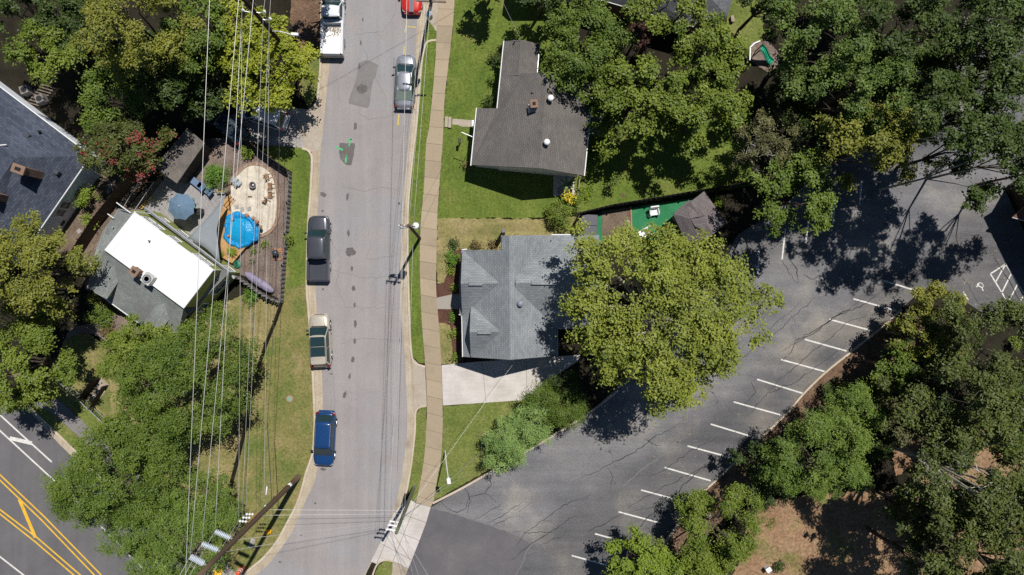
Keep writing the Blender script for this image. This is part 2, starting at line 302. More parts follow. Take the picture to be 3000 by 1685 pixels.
M['debris'] = plain('dry_leaves', (0.36, 0.29, 0.20), 0.9, 0.1, 0, 0.35, 9)
# ---------------------------------------------------------------- mesh helpers
OFF = {}
def tag(o, label=None, cat=None, group=None, kind=None):
    if label: o['label'] = label
    if cat: o['category'] = cat
    if group: o['group'] = group
    if kind: o['kind'] = kind
    return o
def thing(name, label, cat, loc=(0, 0, 0), group=None, rotz=0.0):
    o = bpy.data.objects.new(name, None); COL.objects.link(o); o.empty_display_size = 0.3
    o.location = loc; o.rotation_euler = (0, 0, rotz); OFF[o] = Vector(loc)
    return tag(o, label, cat, group)
class MB:
    """collects faces; build() links them as ONE mesh object"""
    def __init__(s): s.v = []; s.f = []; s.mi = []; s.uv = {}
    def face(s, pts, mi=0):
        i = len(s.v); s.v += [Vector(p) for p in pts]; s.f.append(list(range(i, i + len(pts)))); s.mi.append(mi)
    def mesh(s, vs, fs, mi=0):
        i = len(s.v); s.v += [Vector(p) for p in vs]
        for f in fs: s.f.append([i + k for k in f]); s.mi.append(mi)
    def box(s, c, size, rz=0.0, mi=0, taper=1.0, rx=0.0, bev=0.0):
        hx, hy, hz = size[0] / 2, size[1] / 2, size[2] / 2
        m = Matrix.Translation(Vector(c)) @ Matrix.Rotation(rz, 4, 'Z') @ Matrix.Rotation(rx, 4, 'X')
        vs = [m @ Vector((x * hx * (taper if z > 0 else 1), y * hy * (taper if z > 0 else 1), z * hz)) for z in (-1, 1) for x, y in ((-1, -1), (1, -1), (1, 1), (-1, 1))]
        s.mesh(vs, [(3, 2, 1, 0), (4, 5, 6, 7), (0, 1, 5, 4), (1, 2, 6, 5), (2, 3, 7, 6), (3, 0, 4, 7)], mi)
    def prism(s, pts, z0, z1, mi=0, cap=True):
        n = len(pts); a = [Vector((p[0], p[1], z0)) for p in pts]; b = [Vector((p[0], p[1], z1)) for p in pts]
        fs = [(i, (i + 1) % n, n + (i + 1) % n, n + i) for i in range(n)]
        if cap: fs += [tuple(range(n))[::-1], tuple(range(n, 2 * n))]
        s.mesh(a + b, fs, mi)
    def shell(s, pts, t=0.12, mi=0):
        n = len(pts); a = [Vector(p) for p in pts]; b = [p - Vector((0, 0, t)) for p in a]
        s.mesh(a + b, [tuple(range(n)), tuple(range(2 * n - 1, n - 1, -1))] + [(n + i, n + (i + 1) % n, (i + 1) % n, i) for i in range(n)], mi)
    def tube(s, pts, r, n=6, r1=None, mi=0, cap=True):
        pts = [Vector(p) for p in pts]; rings = []; m = len(pts)
        for i, p in enumerate(pts):
            d = (pts[min(i + 1, m - 1)] - pts[max(i - 1, 0)]).normalized()
            a = d.cross(Vector((0, 0, 1))); a = a.normalized() if a.length > 1e-3 else Vector((1, 0, 0)); b = d.cross(a)
            rr = r if r1 is None else r + (r1 - r) * i / max(1, m - 1)
            rings.append([p + (a * math.cos(6.28319 * k / n) + b * math.sin(6.28319 * k / n)) * rr for k in range(n)])
        vs = [q for g in rings for q in g]
        fs = [(i * n + k, i * n + (k + 1) % n, (i + 1) * n + (k + 1) % n, (i + 1) * n + k) for i in range(m - 1) for k in range(n)]
        if cap: fs += [tuple(range(n)), tuple(range((m - 1) * n, m * n))]
        s.mesh(vs, fs, mi)
    def lathe(s, c, prof, n=16, mi=0, axis=None):
        c = Vector(c); q = Vector((0, 0, 1)).rotation_difference(Vector(axis)) if axis is not None else Quaternion()
        vs = [c + q @ Vector((r * math.cos(6.28319 * k / n), r * math.sin(6.28319 * k / n), z)) for r, z in prof for k in range(n)]
        m = len(prof)
        fs = [(i * n + k, i * n + (k + 1) % n, (i + 1) * n + (k + 1) % n, (i + 1) * n + k) for i in range(m - 1) for k in range(n)]
        s.mesh(vs, fs + [tuple(range(n))[::-1], tuple(range((m - 1) * n, m * n))], mi)
    def build(s, name, mat, parent=None, smooth=False, uv=False, local=False):
        off = Vector((0, 0, 0))
        if parent is not None: off = OFF.get(parent, off)
        me = bpy.data.meshes.new(name)
        vs = s.v if local or parent is None else [p - off for p in s.v]
        me.from_pydata([tuple(p) for p in vs], [], s.f)
        for x in (mat if isinstance(mat, (list, tuple)) else [mat]): me.materials.append(x)
        if isinstance(mat, (list, tuple)): me.polygons.foreach_set('material_index', s.mi)
        if smooth: me.polygons.foreach_set('use_smooth', [True] * len(s.f))
        if uv:
            l = me.uv_layers.new(name='UVMap').data
            for p in me.polygons:
                nrm = p.normal; u = Vector((0, 0, 1)).cross(nrm)
                if u.length < 0.03: u = Vector((1, 0, 0))
                u.normalize(); w = nrm.cross(u)
                for li in p.loop_indices:
                    co = me.vertices[me.loops[li].vertex_index].co; l[li].uv = (co.dot(u), co.dot(w))
        me.update()
        o = bpy.data.objects.new(name, me); COL.objects.link(o)
        if parent is not None: o.parent = parent; OFF[o] = off
        return o
def bevel(o, w=0.02, seg=2):
    b = o.modifiers.new('bevel', 'BEVEL'); b.width = w; b.segments = seg; b.limit_method = 'ANGLE'; return o
def struct(o): o['kind'] = 'structure'; return o

def cat_rom(pts, sub=6, closed=False):
    pts = [Vector((p[0], p[1], 0)) for p in pts]; n = len(pts); out = []
    rng = range(n if closed else n - 1)
    for i in rng:
        if closed: p0, p1, p2, p3 = pts[i - 1], pts[i], pts[(i + 1) % n], pts[(i + 2) % n]
        else: p0, p1, p2, p3 = pts[max(i - 1, 0)], pts[i], pts[i + 1], pts[min(i + 2, n - 1)]
        for k in range(sub):
            t = k / sub
            out.append(0.5 * ((2 * p1) + (p2 - p0) * t + (2 * p0 - 5 * p1 + 4 * p2 - p3) * t * t + (3 * p1 - p0 - 3 * p2 + p3) * t ** 3))
    if not closed: out.append(pts[-1])
    return out
def resample(pts, n):
    d = [0.0]
    for a, b in zip(pts, pts[1:]): d.append(d[-1] + (b - a).length)
    out = []; j = 0
    for i in range(n):
        t = d[-1] * i / (n - 1)
        while j < len(d) - 2 and d[j + 1] < t: j += 1
        w = (t - d[j]) / max(1e-9, d[j + 1] - d[j]); out.append(pts[j].lerp(pts[j + 1], min(1, w)))
    return out
def gpts(pix, z=0.0): return [P(p[0], p[1], z) for p in pix]
def loft(name, left, right, z, mat, n=90, smooth=True):
    """a sheet between two pixel polylines with UV in metres"""
    A = resample(cat_rom(gpts(left)) if smooth else gpts(left), n); B = resample(cat_rom(gpts(right)) if smooth else gpts(right), n)
    me = bpy.data.meshes.new(name); vs = []; uv = []; v = 0.0; pm = None
    for a, b in zip(A, B):
        m = (a + b) / 2
        if pm is not None: v += (m - pm).length
        pm = m; vs += [(a.x, a.y, z), (b.x, b.y, z)]; uv += [(0, v), ((b - a).length, v)]
    fs = [(2 * i, 2 * i + 1, 2 * i + 3, 2 * i + 2) for i in range(n - 1)]
    me.from_pydata(vs, [], fs); l = me.uv_layers.new(name='UVMap').data
    for lp in me.loops: l[lp.index].uv = uv[lp.vertex_index]
    if me.polygons[0].normal.z < 0: me.flip_normals()
    me.materials.append(mat); o = bpy.data.objects.new(name, me); COL.objects.link(o); return struct(o)
def sheet(name, pix, z, mat, rough_edge=0.0, smooth=False, seed=1, thick=0.0):
    """a flat ground patch from a pixel outline; rough_edge frays the outline (metres)"""
    pts = gpts(pix)
    if smooth: pts = cat_rom(pix if False else [(p.x, p.y) for p in pts], 5, True)
    if rough_edge > 0:
        rg = random.Random(seed); out = []
        for a, b in zip(pts, pts[1:] + pts[:1]):
            k = max(1, int((b - a).length / max(0.25, rough_edge * 2.2))); nn = Vector((-(b - a).y, (b - a).x, 0)).normalized()
            for i in range(k): out.append(a.lerp(b, i / k) + nn * rg.uniform(-1, 1) * rough_edge + (b - a).normalized() * rg.uniform(-.3, .3) * rough_edge)
        pts = out
    bm = bmesh.new(); vs = [bm.verts.new((p.x, p.y, z)) for p in pts]; f = bm.faces.new(vs); f.normal_update()
    if f.normal.z < 0: f.normal_flip()
    if thick > 0:
        r = bmesh.ops.extrude_face_region(bm, geom=[f]); 
        for v in [x for x in r['geom'] if isinstance(x, bmesh.types.BMVert)]: v.co.z = z
        for v in vs: v.co.z = z - thick
    bmesh.ops.triangulate(bm, faces=bm.faces[:]); bmesh.ops.recalc_face_normals(bm, faces=bm.faces[:]) if thick > 0 else None
    me = bpy.data.meshes.new(name); bm.to_mesh(me); bm.free(); me.materials.append(mat)
    o = bpy.data.objects.new(name, me); COL.objects.link(o); return struct(o)
def ribbon(mb, pix, w, z, jitter=0.0, rg=None, taper=False):
    """flat strip of width w (m) along a pixel polyline, into mb"""
    pts = gpts(pix)
    if jitter:
        out = []
        for a, b in zip(pts, pts[1:]):
            k = max(1, int((b - a).length / 0.35)); nn = Vector((-(b - a).y, (b - a).x, 0)).normalized()
            for i in range(k): out.append(a.lerp(b, i / k) + (nn * rg.uniform(-1, 1) * jitter if i else Vector((0, 0, 0))))
        pts = out + [pts[-1]]
    n = len(pts); L = []; Rr = []
    for i, p in enumerate(pts):
        d = (pts[min(i + 1, n - 1)] - pts[max(0, i - 1)]).normalized(); q = Vector((-d.y, d.x, 0))
        ww = w * (min(1, 0.35 + 1.3 * (1 - abs(2 * i / max(1, n - 1) - 1))) if taper else 1.0)
        if rg is not None and jitter: ww *= rg.uniform(0.6, 1.3)
        L.append(p + q * ww / 2); Rr.append(p - q * ww / 2)
    for i in range(n - 1):
        mb.face([(Rr[i].x, Rr[i].y, z), (Rr[i + 1].x, Rr[i + 1].y, z), (L[i + 1].x, L[i + 1].y, z), (L[i].x, L[i].y, z)])
def kerb(name, pix, w=0.16, z1=0.13, mat=None, smooth=True):
    pts = cat_rom([(p.x, p.y) for p in gpts(pix)], 5) if smooth else gpts(pix); mb = MB(); n = len(pts); A = []; B = []
    for i, p in enumerate(pts):
        d = (pts[min(i + 1, n - 1)] - pts[max(0, i - 1)]).normalized(); q = Vector((-d.y, d.x, 0)) * w / 2; A.append(p + q); B.append(p - q)
    for i in range(n - 1):
        a, b, c, d = A[i], A[i + 1], B[i + 1], B[i]
        up = Vector((0, 0, z1)); dn = Vector((0, 0, -0.05))
        mb.face([a + up, d + up, c + up, b + up]); mb.face([a + dn, a + up, b + up, b + dn]); mb.face([d + up, d + dn, c + dn, c + up])
    return struct(mb.build(name, mat or M['kerb']))

# ---------------------------------------------------------------- the setting
mb = MB(); mb.face([(-400, -400, 0), (400, -400, 0), (400, 400, 0), (-400, 400, 0)]); struct(mb.build('ground', M['ground']))
LKo = [(950, -120), (944, 0), (940, 190), (931, 290)]                       # left kerb line above the side drive
LK = [(914, 450), (911, 560), (903, 680), (900, 840), (904, 900), (911, 985), (917, 1087), (921, 1175), (923, 1218), (922, 1260), (917, 1327), (898, 1385), (878, 1458), (852, 1513), (814, 1583), (779, 1627), (750, 1653), (700, 1690), (560, 1780)]
LG = [(978, -120), (972, 0), (965, 190), (955, 290), (945, 400), (939, 450), (932, 600), (928, 680), (925, 840), (930, 920), (937, 1000), (943, 1087), (946, 1175), (945, 1260), (934, 1359), (916, 1426), (898, 1461), (878, 1510), (858, 1554), (837, 1589), (805, 1630), (765, 1673), (600, 1800)]
RA = [(1232, -120), (1226, 0), (1219, 116), (1216, 233), (1209, 314), (1197, 420), (1179, 624), (1174, 729), (1171, 840), (1174, 927), (1181, 985), (1187, 1073), (1193, 1190), (1193, 1260), (1181, 1365), (1169, 1435), (1158, 1478), (1140, 1531), (1117, 1583), (1094, 1638), (1073, 1680), (1020, 1800)]
RK = [(1272, -120), (1262, 0), (1254, 58), (1245, 128), (1233, 204), (1222, 343), (1214, 420), (1200, 551), (1195, 638), (1195, 760), (1197, 840), (1201, 971), (1206, 1044), (1212, 1120), (1215, 1210), (1216, 1260), (1207, 1347), (1194, 1426), (1187, 1440), (1170, 1490), (1140, 1545), (1110, 1610), (1080, 1660), (1060, 1700), (1010, 1800)]
SWl = [(1290, -120), (1286, 0), (1280, 87), (1274, 204), (1257, 378), (1249, 420), (1242, 551), (1233, 653), (1230, 769), (1232, 840), (1236, 942), (1245, 1058), (1251, 1189), (1249, 1260), (1242, 1347), (1230, 1420), (1219, 1472)]
SWr = [(1336, -120), (1332, 0), (1326, 87), (1316, 175), (1303, 291), (1297, 420), (1283, 609), (1280, 711), (1278, 840), (1283, 913), (1292, 1044), (1297, 1189), (1297, 1260), (1292, 1347), (1283, 1391), (1271, 1464), (1262, 1485)]
loft('street', LG, RA, 0.012, M['road'], 140)
loft('gutter', [(p[0] - 0, p[1]) for p in LKo] + [(928, 330), (922, 400)] + LK, LG, 0.016, M['gutter'], 140)
loft('gutter', RA, RK, 0.016, M['gutter'], 140)
loft('pavement', SWl, SWr, 0.135, M['walk'], 130)
# lawns (their soil stands 0.11 m above the street behind the kerb)
z = 0.11
sheet('lawn', [(1254, 60), (1280, 95)] + [p for p in SWl[3:12]] + [(1245, 1065), (1226, 1062), (1210, 1046)] + [p for p in RK[12:3:-1]] + [(1246, 122)], z, M['lawn_lush'], 0.06, thick=0.11)
sheet('lawn', [(1250, 1190), (1249, 1260), (1242, 1347), (1230, 1420), (1219, 1472), (1203, 1462), (1196, 1430), (1207, 1347), (1216, 1260), (1218, 1215), (1230, 1196)], z, M['lawn'], 0.05, seed=3, thick=0.11)
sheet('lawn', [(1332, -130), (1620, -130), (1640, 60), (1740, 210), (2000, 300), (2200, 300), (2200, 545), (1700, 622), (1660, 640), (1281, 640), (1297, 420), (1303, 291), (1316, 175), (1326, 87)], z, M['lawn_lush'], 0.07, seed=4, thick=0.11)
sheet('lawn', [(1281, 636), (1400, 640), (1560, 642), (1690, 634), (1690, 700), (1475, 745), (1330, 735), (1310, 830), (1279, 832), (1280, 711)], z - 0.004, M['lawn_dry'], 0.12, seed=5, thick=0.1)
sheet('lawn', [(1282, 905), (1338, 905), (1340, 1068), (1292, 1066), (1287, 990)], z - 0.008, M['lawn_dry'], 0.06, seed=6, thick=0.1)
sheet('lawn', [(1298, 1190), (1537, 1170), (1600, 1190), (1440, 1372), (1268, 1468), (1283, 1391), (1292, 1347), (1297, 1260)], z, M['lawn'], 0.05, seed=7, thick=0.11)
sheet('lawn', [(790, 428), (850, 432), (890, 438), (909, 452)] + LK[1:18] + [(500, 1780), (560, 1690), (640, 1560), (667, 1458), (720, 1258), (780, 1003), (822, 884), (838, 640), (850, 505), (770, 440)], z, M['lawn_verge'], 0.06, seed=8, thick=0.11)
sheet('lawn', [(790, 428), (850, 432), (890, 438), (909, 452), (908, 560), (900, 680), (897, 830), (850, 845), (838, 640), (852, 505), (770, 440)], z + 0.005, M['lawn_lush'], 0.10, seed=81)
sheet('lawn', [(880, 130), (940, 150), (934, 285), (905, 320), (870, 250)], z, M['lawn_verge'], 0.06, seed=9, thick=0.11)
sheet('lawn', [(150, 1100), (190, 1000), (215, 978), (260, 978), (300, 1010), (330, 1000), (420, 1000), (640, 900), (720, 860), (822, 884), (780, 1003), (719, 1259), (667, 1458), (560, 1640), (400, 1500), (330, 1240), (180, 1110)], 0.06, M['lawn_dry'], 0.1, seed=10, thick=0.08)
sheet('lawn', [(185, 1010), (215, 982), (262, 985), (300, 1010), (320, 1060), (330, 1230), (290, 1200), (170, 1095)], 0.068, M['lawn_verge'], 0.08, seed=12)
sheet('lawn', [(150, 1085), (330, 1240), (480, 1390), (420, 1470), (150, 1207), (90, 1150)], 0.09, M['lawn'], 0.05, seed=11, thick=0.09)
sheet('lawn', [(2130, 1720), (2165, 1640), (2190, 1540), (2230, 1470), (2420, 1440), (2600, 1440), (2900, 1300), (3100, 1300), (3100, 1760)], 0.08, M['lawn_brown'], 0.12, seed=13, thick=0.09)
sheet('lawn', [(2130, -130), (2320, -130), (2240, 60), (2230, 130), (2195, 160), (2130, 80)], 0.05, M['lawn'], 0.12, seed=14)
sheet('lawn', [(2610, 1250), (2700, 1270), (2680, 1360), (2620, 1400)], 0.10, M['lawn_brown'], 0.15, seed=15)
sheet('lawn', [(90, 1168), (112, 1178), (151, 1207), (218, 1268), (380, 1440), (500, 1560), (560, 1630), (460, 1556), (300, 1396), (186, 1282), (108, 1208)], 0.1, M['lawn'], 0.03, seed=16, thick=0.1)
# mulch and beds
sheet('mulch_bed', [(600, 410), (700, 400), (760, 436), (850, 505), (846, 640), (828, 884), (700, 800), (640, 760), (560, 560), (560, 440)], 0.118, M['mulch'], 0.05, seed=20, thick=0.11)
sheet('mulch_bed', [(250, 470), (470, 480), (410, 560), (240, 770), (205, 752), (120, 705), (170, 690)], 0.05, M['dirt'], 0.08, seed=21)
sheet('mulch_bed', [(190, 1000), (215, 962), (280, 940), (300, 860), (420, 900), (440, 960), (352, 1004), (318, 1004), (290, 985), (258, 978), (225, 980)], 0.13, M['mulch'], 0.05, True, seed=22, thick=0.1)
sheet('mulch_bed', [(240, 770), (280, 720), (300, 690), (420, 560), (470, 520), (500, 560), (420, 640), (270, 850), (250, 850)], 0.056, M['mulch'], 0.08, seed=23)
sheet('mulch_bed', [(1310, 740), (1360, 728), (1362, 870), (1279, 872), (1279, 836), (1300, 828), (1316, 790)], 0.122, M['mulch_red'], 0.05, seed=24)
sheet('mulch_bed', [(1281, 906), (1345, 906), (1360, 1064), (1332, 1066), (1324, 1010), (1318, 950), (1283, 946)], 0.124, M['mulch_red'], 0.06, seed=25)
sheet('mulch_bed', [(2590, 945), (2640, 915), (2700, 930), (2720, 1040), (2500, 1120), (2300, 1330), (2080, 1560), (1950, 1720), (1880, 1720), (1925, 1620), (2040, 1462), (2100, 1405), (2290, 1225), (2415, 1095)], 0.06, M['litter'], 0.06, seed=26, thick=0.06)
sheet('mulch_bed', [(2200, 125), (2250, 122), (2290, 170), (2260, 220), (2196, 180)], 0.06, M['mulch'], 0.04, seed=27)
sheet('mulch_bed', [(865, -120), (945, -120), (942, 140), (880, 140), (850, 60)], 0.10, M['litter'], 0.06, seed=28, thick=0.1)
# paving
sheet('side_drive', [(640, 350), (740, 320), (800, 310), (905, 322), (932, 292), (946, 330), (940, 440), (912, 446), (895, 436), (860, 432), (780, 430), (680, 400)], 0.02, M['gravel'], 0.05, seed=30)
sheet('side_drive', [(880, 330), (905, 322), (932, 292), (946, 330), (940, 440), (912, 446), (890, 436), (884, 400), (870, 380)], 0.024, M['apron_old'], 0.04, seed=31)
sheet('driveway', [(1294, 1070), (1400, 1060), (1700, 1040), (1690, 1060), (1630, 1100), (1560, 1158), (1537, 1172), (1298, 1188)], 0.125, M['drive'], 0.0, thick=0.12)
sheet('driveway_apron', [(1207, 1046), (1226, 1066), (1245, 1072), (1251, 1189), (1228, 1194), (1214, 1208)], 0.10, M['apron_old'], 0.0, thick=0.10)
sheet('driveway_apron', [(1262, 0), (1286, 0), (1280, 87), (1276, 118), (1247, 124), (1255, 58)], 0.10, M['apron_old'], 0.0, thick=0.10)
sheet('garden_path', [(1279, 873), (1330, 862), (1350, 862), (1350, 906), (1281, 906)], 0.14, M['apron'], 0.0, thick=0.12)
sheet('garden_path', [(1326, 350), (1352, 352), (1388, 354), (1384, 374), (1350, 371), (1326, 366)], 0.13, M['apron_old'], 0.05, seed=33, thick=0.12)
AP = [(1087, 1644), (1114, 1590), (1136, 1538), (1158, 1499), (1188, 1467), (1203.5, 1464), (1219, 1474), (1262, 1485), (1249, 1530), (1229, 1583), (1207, 1639), (1196, 1665), (1174, 1652), (1152, 1643), (1129, 1640), (1104, 1651)]
sheet('pavement_apron', AP, 0.14, M['drive'], 0.0, thick=0.14)
sheet('lawn', [(1152, 1643), (1129, 1641), (1110, 1655), (1095, 1690), (1120, 1720), (1148, 1690)], 0.15, M['lawn'], 0.04, seed=34)
sheet('pavement', [(1152, 1643), (1196, 1665), (1180, 1710), (1120, 1720), (1138, 1690)], 0.135, M['apron_old'], 0.0, thick=0.1)
mb = MB()
for a, b in (((1203, 1640), (1136, 1538)), ((1249, 1530), (1158, 1499)), ((1229, 1583), (1136, 1545)), ((1207, 1639), (1114, 1590)), ((1219, 1474), (1152, 1643)), ((1170, 1490), (1104, 1651))): ribbon(mb, [a, b], 0.035, 0.145)
for a, b in (((1413, 1061), (1424, 1180)), ((1541, 1052), (1544, 1168)), ((1294, 1129), (1300, 1129))): ribbon(mb, [a, b], 0.03, 0.130)
ribbon(mb, [(1247, 1072), (1252, 1189)], 0.04, 0.140)
struct(mb.build('concrete_joints', M['joint']))
# parking lot
LOT = [(1170, 1720), (1196, 1665), (1229, 1583), (1262, 1487), (1431, 1387), (1560, 1312), (1724, 1212), (1900, 1050), (2100, 800), (2160, 690), (2300, 600), (2420, 480), (2600, 400), (2700, 330), (2760, 200), (2900, 120), (3060, 100), (3100, 500), (2945, 560), (3010, 700), (3100, 830), (3100, 920), (2990, 950), (2900, 930), (2740, 830), (2690, 860), (2632, 912), (2585, 957), (2416, 1092), (2350, 1157), (2290, 1224), (2100, 1404), (2040, 1462), (1925, 1620), (1880, 1720)]
sheet('parking_lot', LOT, 0.014, M['lot'], 0.0)
sheet('parking_lot_reseal', [(1186, 1690), (1229, 1583), (1262, 1490), (1310, 1500), (1500, 1562), (1548, 1588), (1530, 1640), (1508, 1700), (1480, 1740), (1200, 1740)], 0.018, M['lot_new'], 0.03, seed=40)
kerb('kerb', [(1268, 1474), (1350, 1432), (1431, 1386), (1500, 1346), (1600, 1288), (1724, 1211), (1810, 1145)], 0.18, 0.13)
kerb('kerb', [(1900, 1660), (1928, 1618), (2040, 1462), (2100, 1404), (2290, 1224), (2350, 1157), (2416, 1092), (2500, 1025), (2585, 957), (2640, 908)], 0.17, 0.12, M['kerb'])
kerb('kerb', LKo[:3] + [(936, 240), (931, 292), (922, 312), (908, 322), (902, 326)], 0.2)
kerb('kerb', [(886, 436), (900, 440), (911, 452), (915, 475)] + LK[1:], 0.2)
kerb('kerb', [(1278, 119), (1258, 122), (1247, 132), (1240, 160)] + RK[4:12] + [(1208, 1050), (1220, 1066), (1246, 1075)], 0.17)
kerb('kerb', [(1250, 1189), (1228, 1194), (1217, 1212), (1216, 1260), (1207, 1347), (1194, 1426), (1189, 1445)], 0.17)
kerb('kerb', [(1152, 1643), (1129, 1640), (1106, 1652), (1090, 1690), (1070, 1740)], 0.14, 0.16)
# markings
mb = MB()
STALL = [((2500, 876), (2626, 911)), ((2429, 936), (2556, 970)), ((2358, 995), (2480, 1029)), ((2288, 1054), (2416, 1089)), ((2218, 1112), (2352, 1153)), ((2149, 1178), (2290, 1217)), ((2082, 1243), (2210, 1282)), ((2014, 1307), (2148, 1343)), ((1947, 1370), (2082, 1409)), ((1878, 1436), (2015, 1473)), ((1812, 1500), (1935, 1533)), ((1743, 1564), (1860, 1597)), ((1675, 1628), (1790, 1660)), ((1607, 1692), (1720, 1725)),
         ((2585, 822), (2690, 854)), ((2291, 761), (2301, 670)), ((2360, 712), (2370, 640)), ((2518, 602), (2524, 530)), ((2440, 655), (2446, 590)), ((2224, 729), (2221, 804)), ((2822, 855), (2836, 880))]
for a, b in STALL: ribbon(mb, [a, b], 0.13, 0.020)
for a, b in (((2901, 803), (2946, 774)), ((2901, 803), (2989, 947)), ((2946, 774), (3020, 896)), ((2946, 774), (2917, 826)), ((2962, 803), (2934, 859)), ((2980, 834), (2952, 890)), ((2999, 866), (2970, 915)), ((3016, 895), (2988, 945))): ribbon(mb, [a, b], 0.12, 0.022)
for k in range(9):
    a0, a1 = R(200 - k * 28), R(200 - (k + 1) * 28)
    ribbon(mb, [(2871 + 9 * math.cos(a0), 838 - 9 * math.sin(a0)), (2871 + 9 * math.cos(a1), 838 - 9 * math.sin(a1))], 0.07, 0.021)
ribbon(mb, [(2866, 838), (2876, 843), (2880, 853)], 0.10, 0.024); ribbon(mb, [(2860, 842), (2868, 832)], 0.10, 0.026)
struct(mb.build('road_marking', M['white_line']))
rg = random.Random(5)
mb = MB()
for c in ([(1990, 1240), (1905, 1288), (1860, 1325), (1790, 1360), (1740, 1385), (1690, 1405)], [(1900, 1400), (1950, 1375), (2010, 1330), (2100, 1280)], [(1840, 1490), (1890, 1455), (1960, 1420), (2050, 1375), (2120, 1330)],
          [(1690, 1510), (1640, 1540), (1560, 1590), (1500, 1640)], [(1730, 1450), (1650, 1480), (1590, 1525), (1540, 1560), (1510, 1600)], [(2600, 845), (2520, 900), (2440, 930), (2380, 980), (2318, 1010), (2290, 1030)], [(2540, 870), (2400, 960), (2330, 1000), (2318, 1032), (2280, 1070)],
          [(2480, 1010), (2400, 1070), (2330, 1120), (2250, 1150), (2180, 1230)], [(2550, 905), (2530, 930), (2480, 945), (2440, 985), (2370, 1040), (2250, 1145)], [(2340, 890), (2250, 970), (2190, 1040), (2120, 1090)], [(2380, 880), (2300, 950), (2250, 1000)], [(2200, 1120), (2215, 1150), (2180, 1190)],
          [(1290, 1470), (1310, 1490), (1340, 1502), (1365, 1490), (1377, 1455), (1420, 1445), (1455, 1470)], [(1355, 1420), (1372, 1445), (1378, 1470), (1368, 1510)], [(1420, 1445), (1440, 1420), (1436, 1390)], [(1388, 1522), (1430, 1500), (1470, 1475)], [(1425, 1535), (1490, 1500), (1530, 1470)], [(1440, 1545), (1500, 1515)],
          [(2760, 740), (2700, 790), (2650, 830)], [(2815, 800), (2860, 880), (2890, 930)], [(2900, 740), (2960, 830), (3000, 900)], [(2100, 1340), (2000, 1420), (1990, 1440), (1940, 1480), (1850, 1500)], [(2040, 1450), (1960, 1500), (1900, 1520)], [(1950, 1460), (1880, 1540), (1830, 1600), (1800, 1640)], [(1830, 1500), (1780, 1530), (1720, 1560)],
          [(1780, 1370), (1795, 1400), (1790, 1430)], [(1890, 1285), (1910, 1300), (1940, 1305)], [(1500, 1560), (1560, 1560), (1620, 1560), (1640, 1545)], [(1580, 1600), (1650, 1570), (1660, 1550)], [(2290, 760), (2310, 800), (2335, 830)], [(2310, 750), (2335, 790), (2337, 830)], [(2355, 805), (2380, 820), (2410, 800)]):
    ribbon(mb, c, rg.uniform(0.04, 0.075), 0.0235, 0.10, rg, True)
struct(mb.build('parking_lot_cracks', M['crack']))
mb = MB()
for c in ([(1560, 1590), (1546, 1610), (1530, 1650), (1510, 1690)], [(1300, 1490), (1400, 1528), (1500, 1562), (1545, 1585)], [(1825, 1425), (1870, 1385), (1930, 1340), (1990, 1290)], [(1960, 1310), (2010, 1280)], [(1520, 1500), (1600, 1445)]): ribbon(mb, c, 0.09, 0.0215, 0.07, rg, False)
struct(mb.build('parking_lot_seams', M['seam']))
# the main road in the corner
sheet('main_road', [(-300, 830), (40, 1150), (79, 1195), (166, 1292), (240, 1368), (420, 1545), (600, 1720), (700, 1850), (-300, 1850)], 0.012, M['mainroad'])
sheet('pavement', [(60, 1080), (149, 1172), (239, 1265), (400, 1420), (560, 1570), (640, 1640), (620, 1690), (500, 1560), (380, 1440), (218, 1268), (151, 1207), (30, 1090)], 0.115, M['walk'], 0.0, thick=0.1)
sheet('pavement', [(90, 1180), (172, 1170), (239, 1230), (420, 1400), (410, 1430), (218, 1265), (151, 1207)], 0.122, M['patch'], 0.03, seed=50)
sheet('gutter', [(60, 1165), (104, 1210), (182, 1284), (300, 1400), (288, 1412), (166, 1294), (82, 1200)], 0.018, M['gutter'], 0.03, seed=51)
kerb('kerb', [(60, 1160), (106, 1210), (184, 1284), (300, 1400), (460, 1560), (600, 1690)], 0.16, 0.11)
mb = MB()
for c in ([(-60, 1338), (0, 1391), (128, 1512), (290, 1678), (360, 1760)], [(-60, 1354), (0, 1407), (122, 1524), (272, 1680), (340, 1760)], [(-60, 1445), (0, 1493), (112, 1578), (230, 1680), (330, 1770)], [(-60, 1459), (0, 1506), (104, 1588), (213, 1682), (310, 1770)]): ribbon(mb, c, 0.13, 0.020)
ribbon(mb, [(57, 1463), (104, 1575)], 0.30, 0.024)
struct(mb.build('road_marking', M['yellow_line']))
mb = MB()
for c in ([(-60, 1205), (0, 1262), (137, 1388), (160, 1410)], [(-60, 1160), (48, 1260), (152, 1354)], [(-60, 1585), (0, 1631), (63, 1680), (130, 1735)], [(190, 1435), (304, 1551), (361, 1608), (470, 1720)]): ribbon(mb, c, 0.14, 0.020)
ribbon(mb, [(29, 1284), (94, 1299)], 0.34, 0.024)
struct(mb.build('road_marking', M['white_line']))
